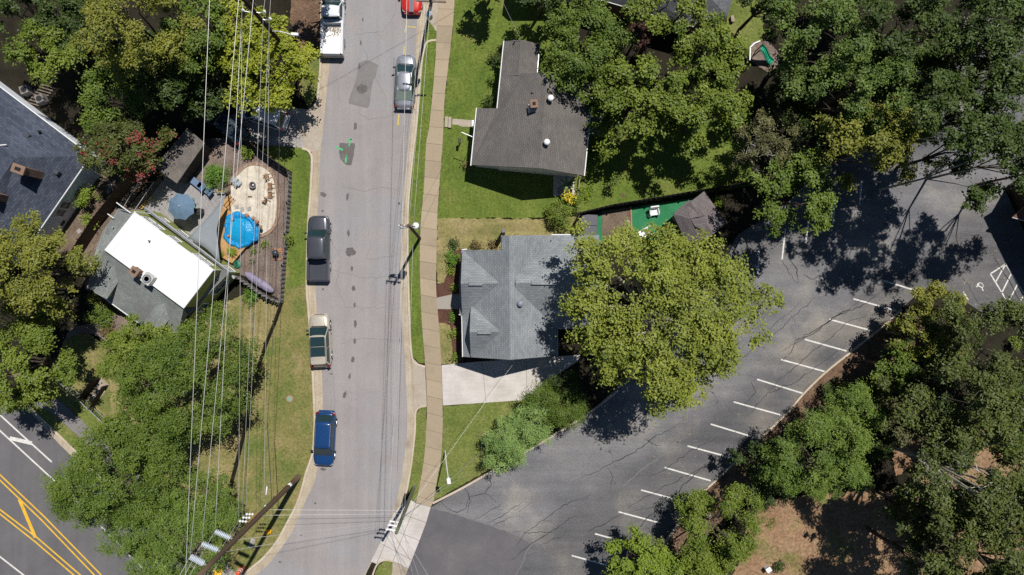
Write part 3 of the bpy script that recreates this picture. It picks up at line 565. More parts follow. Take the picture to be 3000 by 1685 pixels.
# street patches, stains, survey paint
sheet('road_patch', [(1062, 180), (1075, 176), (1109, 192), (1101, 225), (1093, 235), (1082, 310), (1075, 318), (1023, 305), (1022, 292), (1042, 240), (1051, 185)], 0.0165, M['patch'], 0.03, seed=60)
sheet('road_patch', [(994, 420), (1040, 420), (1036, 462), (1030, 484), (1015, 484), (994, 465)], 0.0165, M['patch_dark'], 0.05, seed=61)
STAINS = [(1060, 262, 15, 15, 0), (1041, 370, 5, 12, 5), (1025, 474, 4, 11, 0), (947, 571, 10, 7, 20), (1018, 577, 4, 12, 0), (1021, 683, 4, 10, 0), (1027, 739, 15, 14, 0), (1031, 788, 4, 9, 0), (1036, 845, 6, 9, 0), (1039, 894, 4, 8, 0), (1041, 949, 5, 11, 0), (1039, 1000, 4, 9, 0), (1034, 1054, 5, 11, 8), (1024, 1103, 4, 9, 15), (1010, 1157, 5, 11, 15), (947, 1375, 8, 5, 15), (924, 1475, 4, 3, 0), (1169, 597, 4, 4, 0), (945, 619, 4, 3, 0), (970, 1096, 6, 2, 8), (1063, 58, 2, 6, 0), (1057, 126, 3, 7, 0), (1053, 196, 3, 9, 0), (882, 1569, 3, 2, 0), (820, 1647, 4, 3, 0), (946, 848, 4, 3, 0)]
for i, (px, py, a, b, rr) in enumerate(STAINS):
    rs = random.Random(i); q = []
    for k in range(18):
        t = k / 18 * 6.28318; rad = rs.uniform(0.72, 1.15); x, y = a * rad * math.cos(t), b * rad * math.sin(t)
        q.append((px + x * math.cos(R(rr)) - y * math.sin(R(rr)), py + x * math.sin(R(rr)) + y * math.cos(R(rr))))
    sheet('oil_stain', q, 0.0195 + 0.0001 * i, M['stain'], 0.0, smooth=True)
mb = MB()
for c, w in (([(985, 432), (1005, 440)], .2), ([(1022, 430), (1030, 405)], .12), ([(1016, 455), (1013, 478)], .16), ([(1018, 412), (1030, 408)], .1), ([(1022, 445), (1016, 462)], .1)): ribbon(mb, c, w, 0.0225, 0.05, rg)
struct(mb.build('survey_marking', M['green_line']))
mb = MB()
for c in ([(1192, 62), (1186, 96)], [(1192, 79), (1218, 81)], [(1184, 135), (1182, 165)], [(1169, 336), (1166, 368)], [(1162, 362), (1166, 369), (1171, 362)]): ribbon(mb, c, 0.09, 0.0225, 0.02, rg)
struct(mb.build('survey_marking', M['survey_yellow']))
mb = MB()
for c in ([(991, 330), (992, 260), (985, 230), (998, 170), (994, 20)], [(1040, 100), (1120, 95), (1160, 40), (1158, 0)], [(970, 700), (1000, 760), (985, 830), (1010, 900), (1180, 905)], [(1050, 330), (1080, 350), (1130, 345), (1170, 330)], [(950, 640), (975, 720), (970, 800), (985, 860)], [(1000, 545), (1060, 560), (1130, 550), (1170, 560)], [(1074, 650), (1085, 720), (1075, 760), (1175, 745)], [(1050, 105), (1110, 250), (1130, 280), (1125, 330)],
          [(985, 1010), (1060, 990), (1180, 1000)], [(960, 790), (1010, 800), (1065, 815), (1150, 810)], [(968, 860), (975, 940), (972, 1050), (982, 1180), (975, 1290)]): ribbon(mb, c, 0.035, 0.0205, 0.10, rg, True)
struct(mb.build('street_cracks', M['crackdust']))
# ---------------------------------------------------------------- houses
def inset(poly, d):
    """move each edge of an xy polygon inward by d"""
    n = len(poly); ar = sum(poly[i].x * poly[(i + 1) % n].y - poly[(i + 1) % n].x * poly[i].y for i in range(n)); sg = 1 if ar > 0 else -1; out = []
    for i in range(n):
        a, b, c = poly[i - 1], poly[i], poly[(i + 1) % n]
        e1 = (b - a).to_2d().normalized(); e2 = (c - b).to_2d().normalized()
        n1 = Vector((-e1.y, e1.x)) * sg; n2 = Vector((-e2.y, e2.x)) * sg
        bis = n1 + n2; k = d / max(0.3, 1 + n1.dot(n2)); out.append(Vector((b.x + bis.x * k, b.y + bis.y * k, b.z)))
    return out
def slope_roof(house, planes, mat, t=0.14, name='roof'):
    mb = MB()
    for pl in planes: mb.shell([PW(q) if isinstance(q, tuple) else q for q in pl], t)
    return mb.build(name, mat, house, uv=True)
def gable_fill(mb, a, b, r, push=0.0):
    """a gable triangle under a roof edge a-b with ridge r, moved in by push along the ridge"""
    d = Vector((-(b - a).y, (b - a).x, 0)).normalized() * push
    dn = Vector((0, 0, -0.16)); p = [a + d + dn, b + d + dn, r + d + dn]
    mb.face(p); mb.face([p[2] - d * .02, p[1] - d * .02, p[0] - d * .02])
def wall_window(house, a, b, t, w, z0, z1, out=1, nm='window'):
    """a framed window proud of the wall a-b, centred at fraction t"""
    d = (b - a).to_2d().normalized(); n = Vector((d.y, -d.x)) * out; c = a.to_2d().lerp(b.to_2d(), t); ang = math.atan2(d.y, d.x)
    mb = MB(); q = c + n * 0.02
    zc, hh = (z0 + z1) / 2, z1 - z0
    for s in (-1, 1):
        e = q + d * s * (w / 2); mb.box((e.x, e.y, zc), (0.10, 0.05, hh + 0.2), ang)
        mb.box((q.x, q.y, zc + s * (hh / 2 + 0.05)), (w - 0.11, 0.05 if s > 0 else 0.09, 0.10), ang)
    mb.box((q.x, q.y, zc), (w - 0.12, 0.045, 0.05), ang)
    f = mb.build(nm, M['trim'], house)
    g = MB(); q2 = c + n * 0.008; g.box((q2.x, q2.y, zc), (w - 0.1, 0.03, hh), ang); g.build('pane', M['glass'], f)
    return f
def gutter_line(house, pts, r=0.055, mat=None, name='gutter'):
    mb = MB(); mb.tube([PW(q) if isinstance(q, tuple) else q for q in pts], r, 6); return mb.build(name, mat or M['trim'], house)
def chimney(house, base, w, d, h, rz, cap=True, mat=None):
    mb = MB(); mb.box((base.x, base.y, base.z + h / 2 - 0.5), (w, d, h + 1.0), rz); o = mb.build('chimney', mat or M['brickred'], house, uv=True)
    c = MB(); c.box((base.x, base.y, base.z + h + 0.05), (w + 0.12, d + 0.12, 0.10), rz); c.build('cap', M['capstone'], o)
    f = MB(); f.box((base.x, base.y, base.z + h + 0.11), (w * 0.5, d * 0.45, 0.06), rz); f.build('flue', M['dark'], o)
    return o
def vent_box(house, q, size=0.34, rz=0.0, mat=None):
    p = PW(q); mb = MB(); mb.box((p.x, p.y, p.z + 0.06), (size, size, 0.24), rz, taper=0.8); return mb.build('roof_vent', mat or M['sh_slate'], house)
def vent_pipe(house, q, r=0.05, h=0.5, mat=None):
    p = PW(q); mb = MB(); mb.tube([p - Vector((0, 0, .2)), p + Vector((0, 0, h))], r, 8); return mb.build('vent_pipe', mat or M['steel'], house)

# --- brown roofed house north of the dry lawn
hc = thing('house', 'house with a brown grey shingle gable roof, brick chimney and two white turbine vents', 'house', P(1560, 400))
RT, RB = (1603, 213, 5.0), (1580, 493, 5.0)
slope_roof(hc, [[RB, (1710, 515, 3.3), (1729, 305, 3.3), (1738, 236, 3.3), RT],
                [RT, (1536, 216, 4.1), (1468, 214, 3.15), (1457, 318, 3.1), (1397, 318, 2.62), (1381, 484, 2.6), RB],
                [(1526, 117, 3.95), (1477, 121, 3.15), (1467, 222, 3.12), (1519, 222, 3.93)], [(1526, 117, 3.95), (1519, 222, 3.93), (1573, 222, 3.15), (1580, 129, 3.15)]], M['sh_brown'])
mb = MB()
fp = inset([PW(q) for q in ((1381, 484, 2.6), (1710, 515, 3.3), (1738, 236, 3.3), (1608, 222, 3.3), (1468, 217, 3.15), (1457, 318, 3.1), (1397, 318, 2.62))], 0.32)
mb.prism(fp, 0, 2.55); fp2 = inset([PW(q) for q in ((1457, 330, 3.1), (1450, 492, 3.1), (1710, 515, 3.3), (1738, 236, 3.3), (1608, 222, 3.3), (1468, 217, 3.15))], 0.33); mb.prism(fp2, 0.02, 3.02)
fp3 = inset([PW(q) for q in ((1477, 121, 3.15), (1580, 129, 3.15), (1573, 240, 3.15), (1468, 235, 3.12))], 0.3); mb.prism(fp3, 0.01, 3.0)
a, b, r = PW((1381, 484, 2.6)), PW((1710, 515, 3.3)), PW(RB); gable_fill(mb, a + (b - a) * .05, b - (b - a) * .03, r, 0.33)
a, b, r = PW((1580, 129, 3.15)), PW((1477, 121, 3.15)), PW((1526, 117, 3.95)); gable_fill(mb, a, b, r, 0.3)
mb.build('wall', M['sd_white'], hc)
wa, wb = fp[0], fp[1]
for t in (0.42, 0.70): wall_window(hc, wa, wb, t, 0.9, 1.0, 2.2)
gutter_line(hc, [(1379, 486, 2.55), (1396, 317, 2.57)]); gutter_line(hc, [(1456, 318, 3.05), (1476, 120, 3.1)]); gutter_line(hc, [(1712, 516, 3.25), (1740, 236, 3.25)]); gutter_line(hc, [(1581, 128, 3.1), (1574, 213, 3.1)], mat=M['steel'])
chimney(hc, PW((1563, 312, 4.55)), 0.5, 0.55, 0.75, R(4))
mb = MB(); p = PW((1563, 318, 4.5)); mb.box((p.x, p.y, p.z + 0.02), (0.95, 0.75, 0.30), R(4), taper=.8); mb.build('chimney_flashing', M['steel'], hc)
for q in ((1612, 292, 4.85), (1601, 420, 4.85)):
    p = PW(q); mb = MB(); mb.lathe(p, [(0.16, -.1), (0.16, 0.30), (0.24, 0.33), (0.27, 0.45), (0.22, 0.56), (0.06, 0.60)], 14); mb.build('turbine_vent', M['white'], hc, True)
vent_box(hc, (1560, 271, 4.45), 0.22, 0, M['black']); vent_pipe(hc, (1507, 124, 3.7), 0.06, 0.35, M['black'])
mb = MB(); mb.tube([PW((1384, 402, 2.9)), PW((1383, 401, 3.6)), PW((1352, 388, 3.7))], 0.035, 6); mb.build('service_mast', M['steel'], hc)
mb = MB(); mb.box(P(1389, 362, 2.0), (0.35, 0.5, 0.2), 0); mb.build('meter_box', M['steel'], hc)
# lean-to cover on its east side and the concrete patio on its south side
t = thing('porch_roof', 'flat grey porch cover against the east side of the brown roofed house', 'porch', P(1755, 360))
mb = MB(); mb.shell([PW(q) for q in ((1731, 318, 2.5), (1769, 322, 2.3), (1764, 396, 2.3), (1725, 392, 2.5))], 0.1); mb.build('roof', M['deckgrey'], t)
mb = MB()
for q in ((1766, 326), (1761, 392)): mb.tube([P(*q), PW((q[0] + 1, q[1], 2.25))], 0.06, 6)
mb.build('post', M['trim'], t)
sheet('patio', [(1621, 516), (1680, 520), (1684, 575), (1660, 576), (1620, 575)], 0.16, M['drive'], 0.0, thick=0.1)

# --- grey hipped house by the driveway
hd = thing('house', 'house with blue grey shingle roof and cross gables beside the white driveway', 'house', P(1500, 880))
zr, ze = 5.35, 2.7
cg = [((1448, 831, 4.75), (1350, 831, 4.75), (1355, 733, ze), (1355, 927, ze), (1452, 737, ze), (1452, 925, ze))]
slope_roof(hd, [[(1492, 733, zr), (1355, 733, ze), (1346, 838, ze - .15), (1346, 921, ze - .15), (1354, 926, ze), (1357, 1046, ze), (1495, 1055, zr)], [(1492, 691, zr), (1492, 733, zr), (1495, 1055, zr), (1633, 1043, ze), (1632, 964, ze), (1636, 690, ze)],
                [(1470, 691, 4.9), (1469, 733, 4.9), (1492, 733, zr), (1492, 691, zr)],
                [(1460, 831, 4.80), (1350, 831, 4.80), (1354, 733.5, ze + .02), (1460, 735, ze + .02)], [(1460, 831, 4.80), (1459, 927, ze + .02), (1354, 925, ze + .02), (1350, 831, 4.80)],
                [(1462, 974, 4.85), (1376, 974, 4.85), (1379, 900, 3.32), (1462, 900, 3.32)], [(1462, 974, 4.85), (1463, 1046, 3.3), (1379, 1045, 3.3), (1376, 974, 4.85)],
                [(1510, 829, zr - .02), (1762, 829, zr - .02), (1755, 689, ze), (1512, 690, ze)], [(1510, 829, zr - .02), (1512, 965, ze), (1755, 965, ze), (1762, 829, zr - .02)]], M['sh_grey'])
mb = MB(); A_ = [PW(q) for q in ((1355, 733, ze), (1357, 1046, ze), (1633, 1043, ze), (1632, 965, ze), (1755, 965, ze), (1755, 689, ze), (1471, 691, ze), (1470, 733, ze))]
fp = inset(A_, 0.32); mb.prism(fp, 0, 2.52)
a, b, r = PW((1357, 1046, ze)), PW((1633, 1043, ze)), PW((1495, 1055, zr)); gable_fill(mb, a, b, r, 0.32)
a, b, r = PW((1354, 733.5, ze)), PW((1354, 925, ze)), PW((1350, 831, 4.8)); gable_fill(mb, a, b, r, 0.3)
a, b, r = PW((1379, 900, 3.32)), PW((1379, 1045, 3.3)), PW((1376, 974, 4.85)); gable_fill(mb, a, b, r, 0.3)
a, b, r = PW((1755, 965, ze)), PW((1755, 689, ze)), PW((1762, 829, zr)); gable_fill(mb, a, b, r, 0.3)
mb.build('wall', M['sd_tan'], hd)
gutter_line(hd, [(1354, 732, 2.65), (1345.5, 838, 2.5)], 0.05, M['sh_grey']); gutter_line(hd, [(1345, 922, 2.5), (1353, 925, 2.6), (1355.5, 1046, 2.62)]); gutter_line(hd, [(1353, 741, 2.62), (1353, 732, 2.62), (1368, 731, 2.62)]); gutter_line(hd, [(1470, 691, 4.7), (1469, 731, 4.7)]); gutter_line(hd, [(1616, 688.5, 2.65), (1700, 688.5, 2.65)])
gutter_line(hd, [(1633.5, 966, 2.65), (1634, 1042, 2.65)], 0.04, M['steel'])
mb = MB(); p = PW((1524, 890, 5.0)); mb.lathe(p, [(0.15, -.2), (0.15, 0.1), (0.27, 0.12), (0.27, 0.17), (0.22, 0.25), (0.05, 0.29)], 16); mb.build('roof_vent', plain('grey_vent', (0.22, 0.24, 0.28), 0.45), hd, True)
vent_box(hd, (1611, 783, 4.35), 0.34, 0, M['sh_slate']); vent_pipe(hd, (1614, 706, 3.05), 0.05, 0.3, M['black'])
for x0, x1, yy, zz in ((1373, 1414, 831.5, 4.80), (1398, 1438, 974, 4.85), (1556, 1640, 829, zr)):
    mb = MB(); a, b = PW((x0, yy, zz)), PW((x1, yy, zz)); c = (a + b) / 2; mb.box((c.x, c.y, zz - 0.02), ((b - a).length, 0.32, 0.16), 0, taper=0.97); mb.build('ridge_vent', M['sh_grey'], hd, uv=True)
for t in (0.25, 0.7): wall_window(hd, fp[1], fp[2], t, 1.0, 1.0, 2.2)
mb = MB(); a = P(1469, 688, 0); mb.box((a.x + .15, a.y + .1, 1.5), (0.30, 0.30, 3.0)); mb.build('downspout_box', M['tie'], hd)

# --- lime green house with the white flat roof
hb = thing('house', 'lime green house with white flat roof over grey green shingle slopes and two dormers', 'house', P(470, 800))
ZT = 5.35
Nn, Ww, Ss, Ee = (393, 621, ZT), (305, 733, ZT), (538, 905, ZT), (626, 791, ZT)
mb = MB(); mb.shell([PW(q) for q in (Nn, Ww, Ss, Ee)], 0.22); o = mb.build('roof', M['roof_white'], hb); bevel(o, 0.03)
mb = MB(); up = inset([PW(q) for q in (Nn, Ww, Ss, Ee)], 0.08); mb.prism(up, 2.7, ZT - 0.2)
# ground storey under the lower roofs
gN, gE, gS, gW = (425, 611, 3.1), (673, 798, 3.1), (512, 1022, 2.75), (258, 838, 2.75)
low = [PW(q) for q in (gN, gE, (612, 860, 3.1), (556, 928, 3.1), gS, gW, (283, 727, 2.9), (346, 613, 3.0))]
fpb = inset(low, 0.10); mb.prism(fpb, 0, 2.72); mb.build('wall', M['sd_green'], hb)
slope_roof(hb, [[(305, 733, 4.95), (258, 838, 2.75), gS, (538, 905, 4.95)],                                        # street slope
                [(538, 905, 4.95), gS, (547, 922, 3.4)],
                [(393, 621, 4.3), (383, 620, 4.2), (346, 611, 3.0), (303, 675, 3.0), (282, 727, 2.9), (258, 838, 2.75), (305, 733, 4.95)]], M['sh_green'])
slope_roof(hb, [[(648, 789, 3.5), (673, 798, 3.1), (549, 926, 3.1), (536, 908, 3.5)]], M['sh_green'], 0.12, 'skirt_roof')
mb = MB(); a, b = PW((403, 626, 3.25)), PW((673, 798, 3.1)); mb.shell([PW(q) for q in ((425, 609, 3.12), (673, 797, 3.12), (669, 801, 3.20), (420, 613, 3.20))], 0.1); mb.build('eave_roof', M['sh_slate'], hb, uv=True)
gutter_line(hb, [(426, 608.5, 3.06), (674, 796.5, 3.06)], 0.07, M['steel']); gutter_line(hb, [(257, 839, 2.68), (512, 1024, 2.68)], 0.055, M['trim'])
gutter_line(hb, [(395, 621, 5.25), (441, 627, 3.2)], 0.05, M['trim'], 'corner_board'); gutter_line(hb, [(627, 792, 5.25), (648, 792, 3.2)], 0.05, M['trim'], 'corner_board')
for (rf, rb_, el, er, elb, erb) in (((276, 858, 4.5), (341, 772, 4.55), (267, 843, 3.95), (313, 877, 3.95), (317, 776, 4.0), (357, 810, 4.0)), ((431, 958, 4.5), (487, 881, 4.55), (420, 948, 3.95), (473, 968, 3.95), (462, 885, 4.0), (505, 922, 4.0))):
    dm = slope_roof(hb, [[rf, rb_, elb, el], [rf, er, erb, rb_]], M['sh_green'], 0.12, 'dormer')
    mb = MB(); q = [PW(x) for x in (el, er, erb, elb)]; q = inset([Vector((p.x, p.y, 0)) for p in q], 0.16); mb.prism(q, 2.6, 3.86)
    a, b, r_ = PW(el), PW(er), PW(rf); gable_fill(mb, a, b, r_, 0.15); mb.build('dormer_wall', M['sd_green'], dm)
    wall_window(dm, q[0], q[1], 0.5, 0.7, 3.0, 3.6, 1 if (q[1] - q[0]).x > 0 else 1)
ne0, ne1 = up[0], up[3]
for t in (0.10, 0.22, 0.445, 0.76, 0.865): wall_window(hb, ne1, ne0, 1 - t, 0.85, 3.75, 4.75)
l0, l1 = fpb[0], fpb[1]
for t, w in ((0.14, 0.7), (0.43, 2.2), (0.94, 0.9)): wall_window(hb, l1, l0, 1 - t, w, 1.2, 2.35, nm='window')
s0, s1 = fpb[1], fpb[2]
for t in (0.55, 0.9): wall_window(hb, s1, s0, 1 - t, 0.85, 1.1, 2.3)
s0, s1 = fpb[2], fpb[3]
wall_window(hb, s1, s0, 0.35, 0.9, 1.1, 2.3)
chimney(hb, PW((408, 797, 5.25)), 0.62, 0.55, 0.75, R(-37))
mb = MB(); p = PW((441, 818, ZT)); mb.box((p.x, p.y, p.z + 0.30), (0.82, 0.82, 0.60), R(-37)); ac = mb.build('air_conditioner', plain('beige_metal', (0.50, 0.49, 0.46), 0.5), hb)
mb = MB(); mb.lathe((p.x, p.y, p.z + 0.60), [(0.36, 0), (0.36, 0.03), (0.06, 0.05)], 20); mb.build('fan_grille', plain('grille_grey', (0.10, 0.115, 0.12), 0.5), ac)
mb = MB(); 
for k in (0.12, 0.2, 0.27): mb.lathe((p.x, p.y, p.z + 0.645), [(k, 0), (k + 0.012, 0), (k + 0.012, 0.012), (k, 0.012)], 20)
mb.build('fan_guard', M['steel'], ac)
vent_pipe(hb, (440, 707, ZT), 0.055, 0.3, M['black']); vent_pipe(hb, (337, 667, 3.4), 0.07, 0.4, M['steel']); vent_box(hb, (320, 680, 3.15), 0.5, R(-37), M['sh_green'])
for a_, b_ in (((383, 625, 4.4), (341, 594, 4.6)), ((333, 640, 3.5), (315, 627, 3.7))): mb = MB(); mb.tube([PW(a_), PW(b_)], 0.045, 6); mb.build('service_bracket', M['white'], hb)
mb = MB(); p = P(686, 812, 1.5); mb.box((p.x, p.y, 1.5), (0.35, 0.22, 0.55), R(-37)); mb.build('meter_box', M['steel'], hb)
sheet('doorstep', [(254, 790), (268, 763), (280, 772), (264, 800)], 0.3, M['apron'], 0, thick=0.3)

# --- slate blue roof house in the corner
ha = thing('house', 'pale walled house with slate blue shingle roof and two brick chimneys at the left edge', 'house', P(90, 480))
E_, S_ = (264, 457, 3.25), (103, 691, 3.25); R1 = (45, 463, 6.0); NW_ = (-120, 166, 3.25); R2 = (-170, 300, 6.0)
slope_roof(ha, [[E_, NW_, R2, R1], [E_, R1, (-70, 630, 6.0), (-40, 790, 3.25), S_], [R1, R2, (-300, 500, 3.3), (-70, 630, 6.0)]], M['sh_blue'])
slope_roof(ha, [[(78, 566, 4.72), (-30, 610, 4.8), (-60, 560, 3.9), (30, 520, 5.1)], [(78, 566, 4.72), (20, 640, 3.6), (-50, 660, 3.6), (-30, 610, 4.8)]], M['sh_blue'], 0.14, 'wing_roof')
mb = MB(); fa = inset([PW(q) for q in (E_, NW_, (-300, 500, 3.25), (-40, 790, 3.25), S_)], 0.2); mb.prism(fa, 0, 3.1); mb.build('wall', M['stucco'], ha)
gutter_line(ha, [(265.5, 458, 3.2), (103.5, 693, 3.2)]); gutter_line(ha, [(265, 455, 3.2), (-120, 164, 3.2)])
se0, se1 = fa[0], fa[-1]
for t in (0.60, 0.70): wall_window(ha, se0, se1, t, 0.75, 1.3, 2.4, -1)
mb = MB(); c = se0.lerp(se1, 0.82); mb.box((c.x + .03, c.y - .02, 0.6), (0.5, 0.08, 0.3), math.atan2((se1 - se0).y, (se1 - se0).x)); mb.build('crawl_vent', M['black'], ha)
mb = MB(); c = se0.lerp(se1, 0.16); mb.box((c.x + .05, c.y - .04, 0.75), (0.7, 0.12, 1.3), math.atan2((se1 - se0).y, (se1 - se0).x)); mb.build('panel_door', M['stucco'], ha)
chimney(ha, PW((98, 507, 5.1)), 0.95, 0.6, 1.75, R(-20)); chimney(ha, PW((18, 578, 4.6)), 0.9, 0.6, 1.9, R(-30))
for q in ((83, 399, 4.55), (119, 424, 4.35), (168, 506, 4.2)): vent_box(ha, q, 0.38, R(-37), M['sh_slate'])
for q in ((116, 387, 4.2), (152, 429, 4.0)): vent_box(ha, q, 0.2, R(-37), M['black'])
mb = MB(); p = PW((14, 430, 5.5)); mb.tube([p, p + Vector((0, 0, .5)), p + Vector((.5, 0.05, .5))], 0.05, 6); mb.lathe(p + Vector((-.25, .1, .45)), [(0.13, 0), (0.12, .1), (0.02, .14)], 10); mb.build('antenna', M['white'], ha)
mb = MB(); p = PW((30, 652, 3.2)); mb.lathe(p, [(0.80, -.5), (0.80, 0.0), (0.68, 0.35), (0.42, 0.62), (0.05, 0.75)], 18); mb.build('dome_roof', M['moss'], ha, True)

# --- shed roof by the parking lot, with two crossing gables
hf = thing('shed', 'mauve grey shed with crossing gable roofs beside the green turf yard', 'shed', P(2045, 655))
slope_roof(hf, [[(2024, 591, 3.05), (2091, 686, 3.05), (2128, 653, 2.4), (2063, 561, 2.4)], [(2024, 591, 3.05), (1975, 628, 2.4), (2040, 722, 2.4), (2091, 686, 3.05)],
                [(2074, 640, 3.12), (2022, 640, 3.12), (2036, 664, 2.95), (2066, 678, 2.9)]], M['sh_mauve'])
slope_roof(hf, [[(2066, 632, 3.08), (2022, 641, 3.2), (1972, 627, 2.5), (2018, 586, 2.95)], [(2022, 641, 3.2), (2044, 690, 2.95), (2012, 716, 2.35), (1972, 627, 2.5)]], M['sh_mauve'], 0.1, 'cross_roof')
mb = MB(); ff = inset([PW(q) for q in ((2063, 561, 2.4), (2128, 653, 2.4), (2040, 722, 2.4), (1975, 628, 2.4))], 0.25); mb.prism(ff, 0, 2.3)
a, b, r = PW((2128, 653, 2.4)), PW((2040, 722, 2.4)), PW((2091, 686, 3.05)); gable_fill(mb, a, b, r, -0.25); a, b, r = PW((2063, 561, 2.4)), PW((1975, 628, 2.4)), PW((2024, 591, 3.05)); gable_fill(mb, a, b, r, 0.25)
mb.build('wall', M['brickred'], hf, uv=True); gutter_line(hf, [(1976, 625, 2.35), (2019, 588, 2.7)], 0.05, M['wood'], 'rail')
# --- small low roof under the crape myrtle
hh = thing('shed', 'low shed with worn brown roll roofing half under the red flowering tree', 'shed', P(535, 470))
slope_roof(hh, [[(518, 538, 2.3), (600, 420, 2.5), (548, 376, 2.7), (452, 490, 2.5)]], M['tarpaper'])
mb = MB(); q = inset([PW(x) for x in ((518, 538, 2.3), (600, 420, 2.5), (548, 376, 2.5), (452, 490, 2.3))], 0.2); mb.prism(q, 0, 2.15); mb.build('wall', M['wood_dark'], hh)
# --- roof at the top edge
he = thing('house', 'house with a dark slate grey roof mostly hidden by trees at the top edge', 'house', P(1960, 0))
slope_roof(he, [[(1700, -18, 3.2), (2032, 78, 3.2), (2060, 52, 3.6), (2020, -60, 5.6), (1740, -120, 5.6)], [(2010, 70, 3.2), (2131, 47, 3.2), (2178, -110, 3.2), (2060, -160, 5.6), (2030, -60, 5.6)], [(1740, -120, 5.6), (2020, -60, 5.6), (2178, -110, 3.2), (1800, -260, 3.2)]], M['sh_slate'])
mb = MB(); q = inset([PW(x) for x in ((1700, -18, 3.2), (2032, 78, 3.2), (2131, 47, 3.2), (2178, -110, 3.2), (1800, -260, 3.2))], 0.35); mb.prism(q, 0, 3.05); mb.build('wall', M['brickred'], he, uv=True)
gutter_line(he, [(1698, -17, 3.15), (2032, 79, 3.15)], 0.05, M['trim'])
# --- house just beyond the top edge (its shadow falls on the lawn)
ho = thing('house', 'house beyond the top edge whose shadow falls on the lush lawn', 'house', P(1610, -95))
slope_roof(ho, [[(1520, -30, 3.4), (1700, -30, 3.4), (1700, -110, 5.4), (1520, -110, 5.4)], [(1520, -110, 5.4), (1700, -110, 5.4), (1700, -190, 3.4), (1520, -190, 3.4)]], M['sh_slate'])
mb = MB(); q = inset([PW(x) for x in ((1520, -30, 3.4), (1700, -30, 3.4), (1700, -190, 3.4), (1520, -190, 3.4))], 0.3); mb.prism(q, 0, 3.3); mb.build('wall', M['sd_white'], ho)
# --- building past the right edge: its shaded wall and a brown porch corner just show
hg = thing('building', 'dark brick building with a brown metal porch corner at the right edge of the lot', 'building', P(3030, 640))
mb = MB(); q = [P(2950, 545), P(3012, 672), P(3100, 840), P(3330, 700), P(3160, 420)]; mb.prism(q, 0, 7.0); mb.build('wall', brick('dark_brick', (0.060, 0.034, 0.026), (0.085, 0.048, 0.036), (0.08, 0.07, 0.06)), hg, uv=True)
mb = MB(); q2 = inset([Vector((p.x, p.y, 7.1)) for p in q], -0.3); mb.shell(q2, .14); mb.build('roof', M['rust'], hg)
slope_roof(hg, [[(2966, 637, 2.4), (3060, 660, 2.4), (3080, 610, 2.7), (3010, 600, 2.7)]], M['rust'], 0.12, 'porch_roof'); gutter_line(hg, [(2965, 638, 2.36), (3060, 662, 2.36)], 0.05, M['steel'])
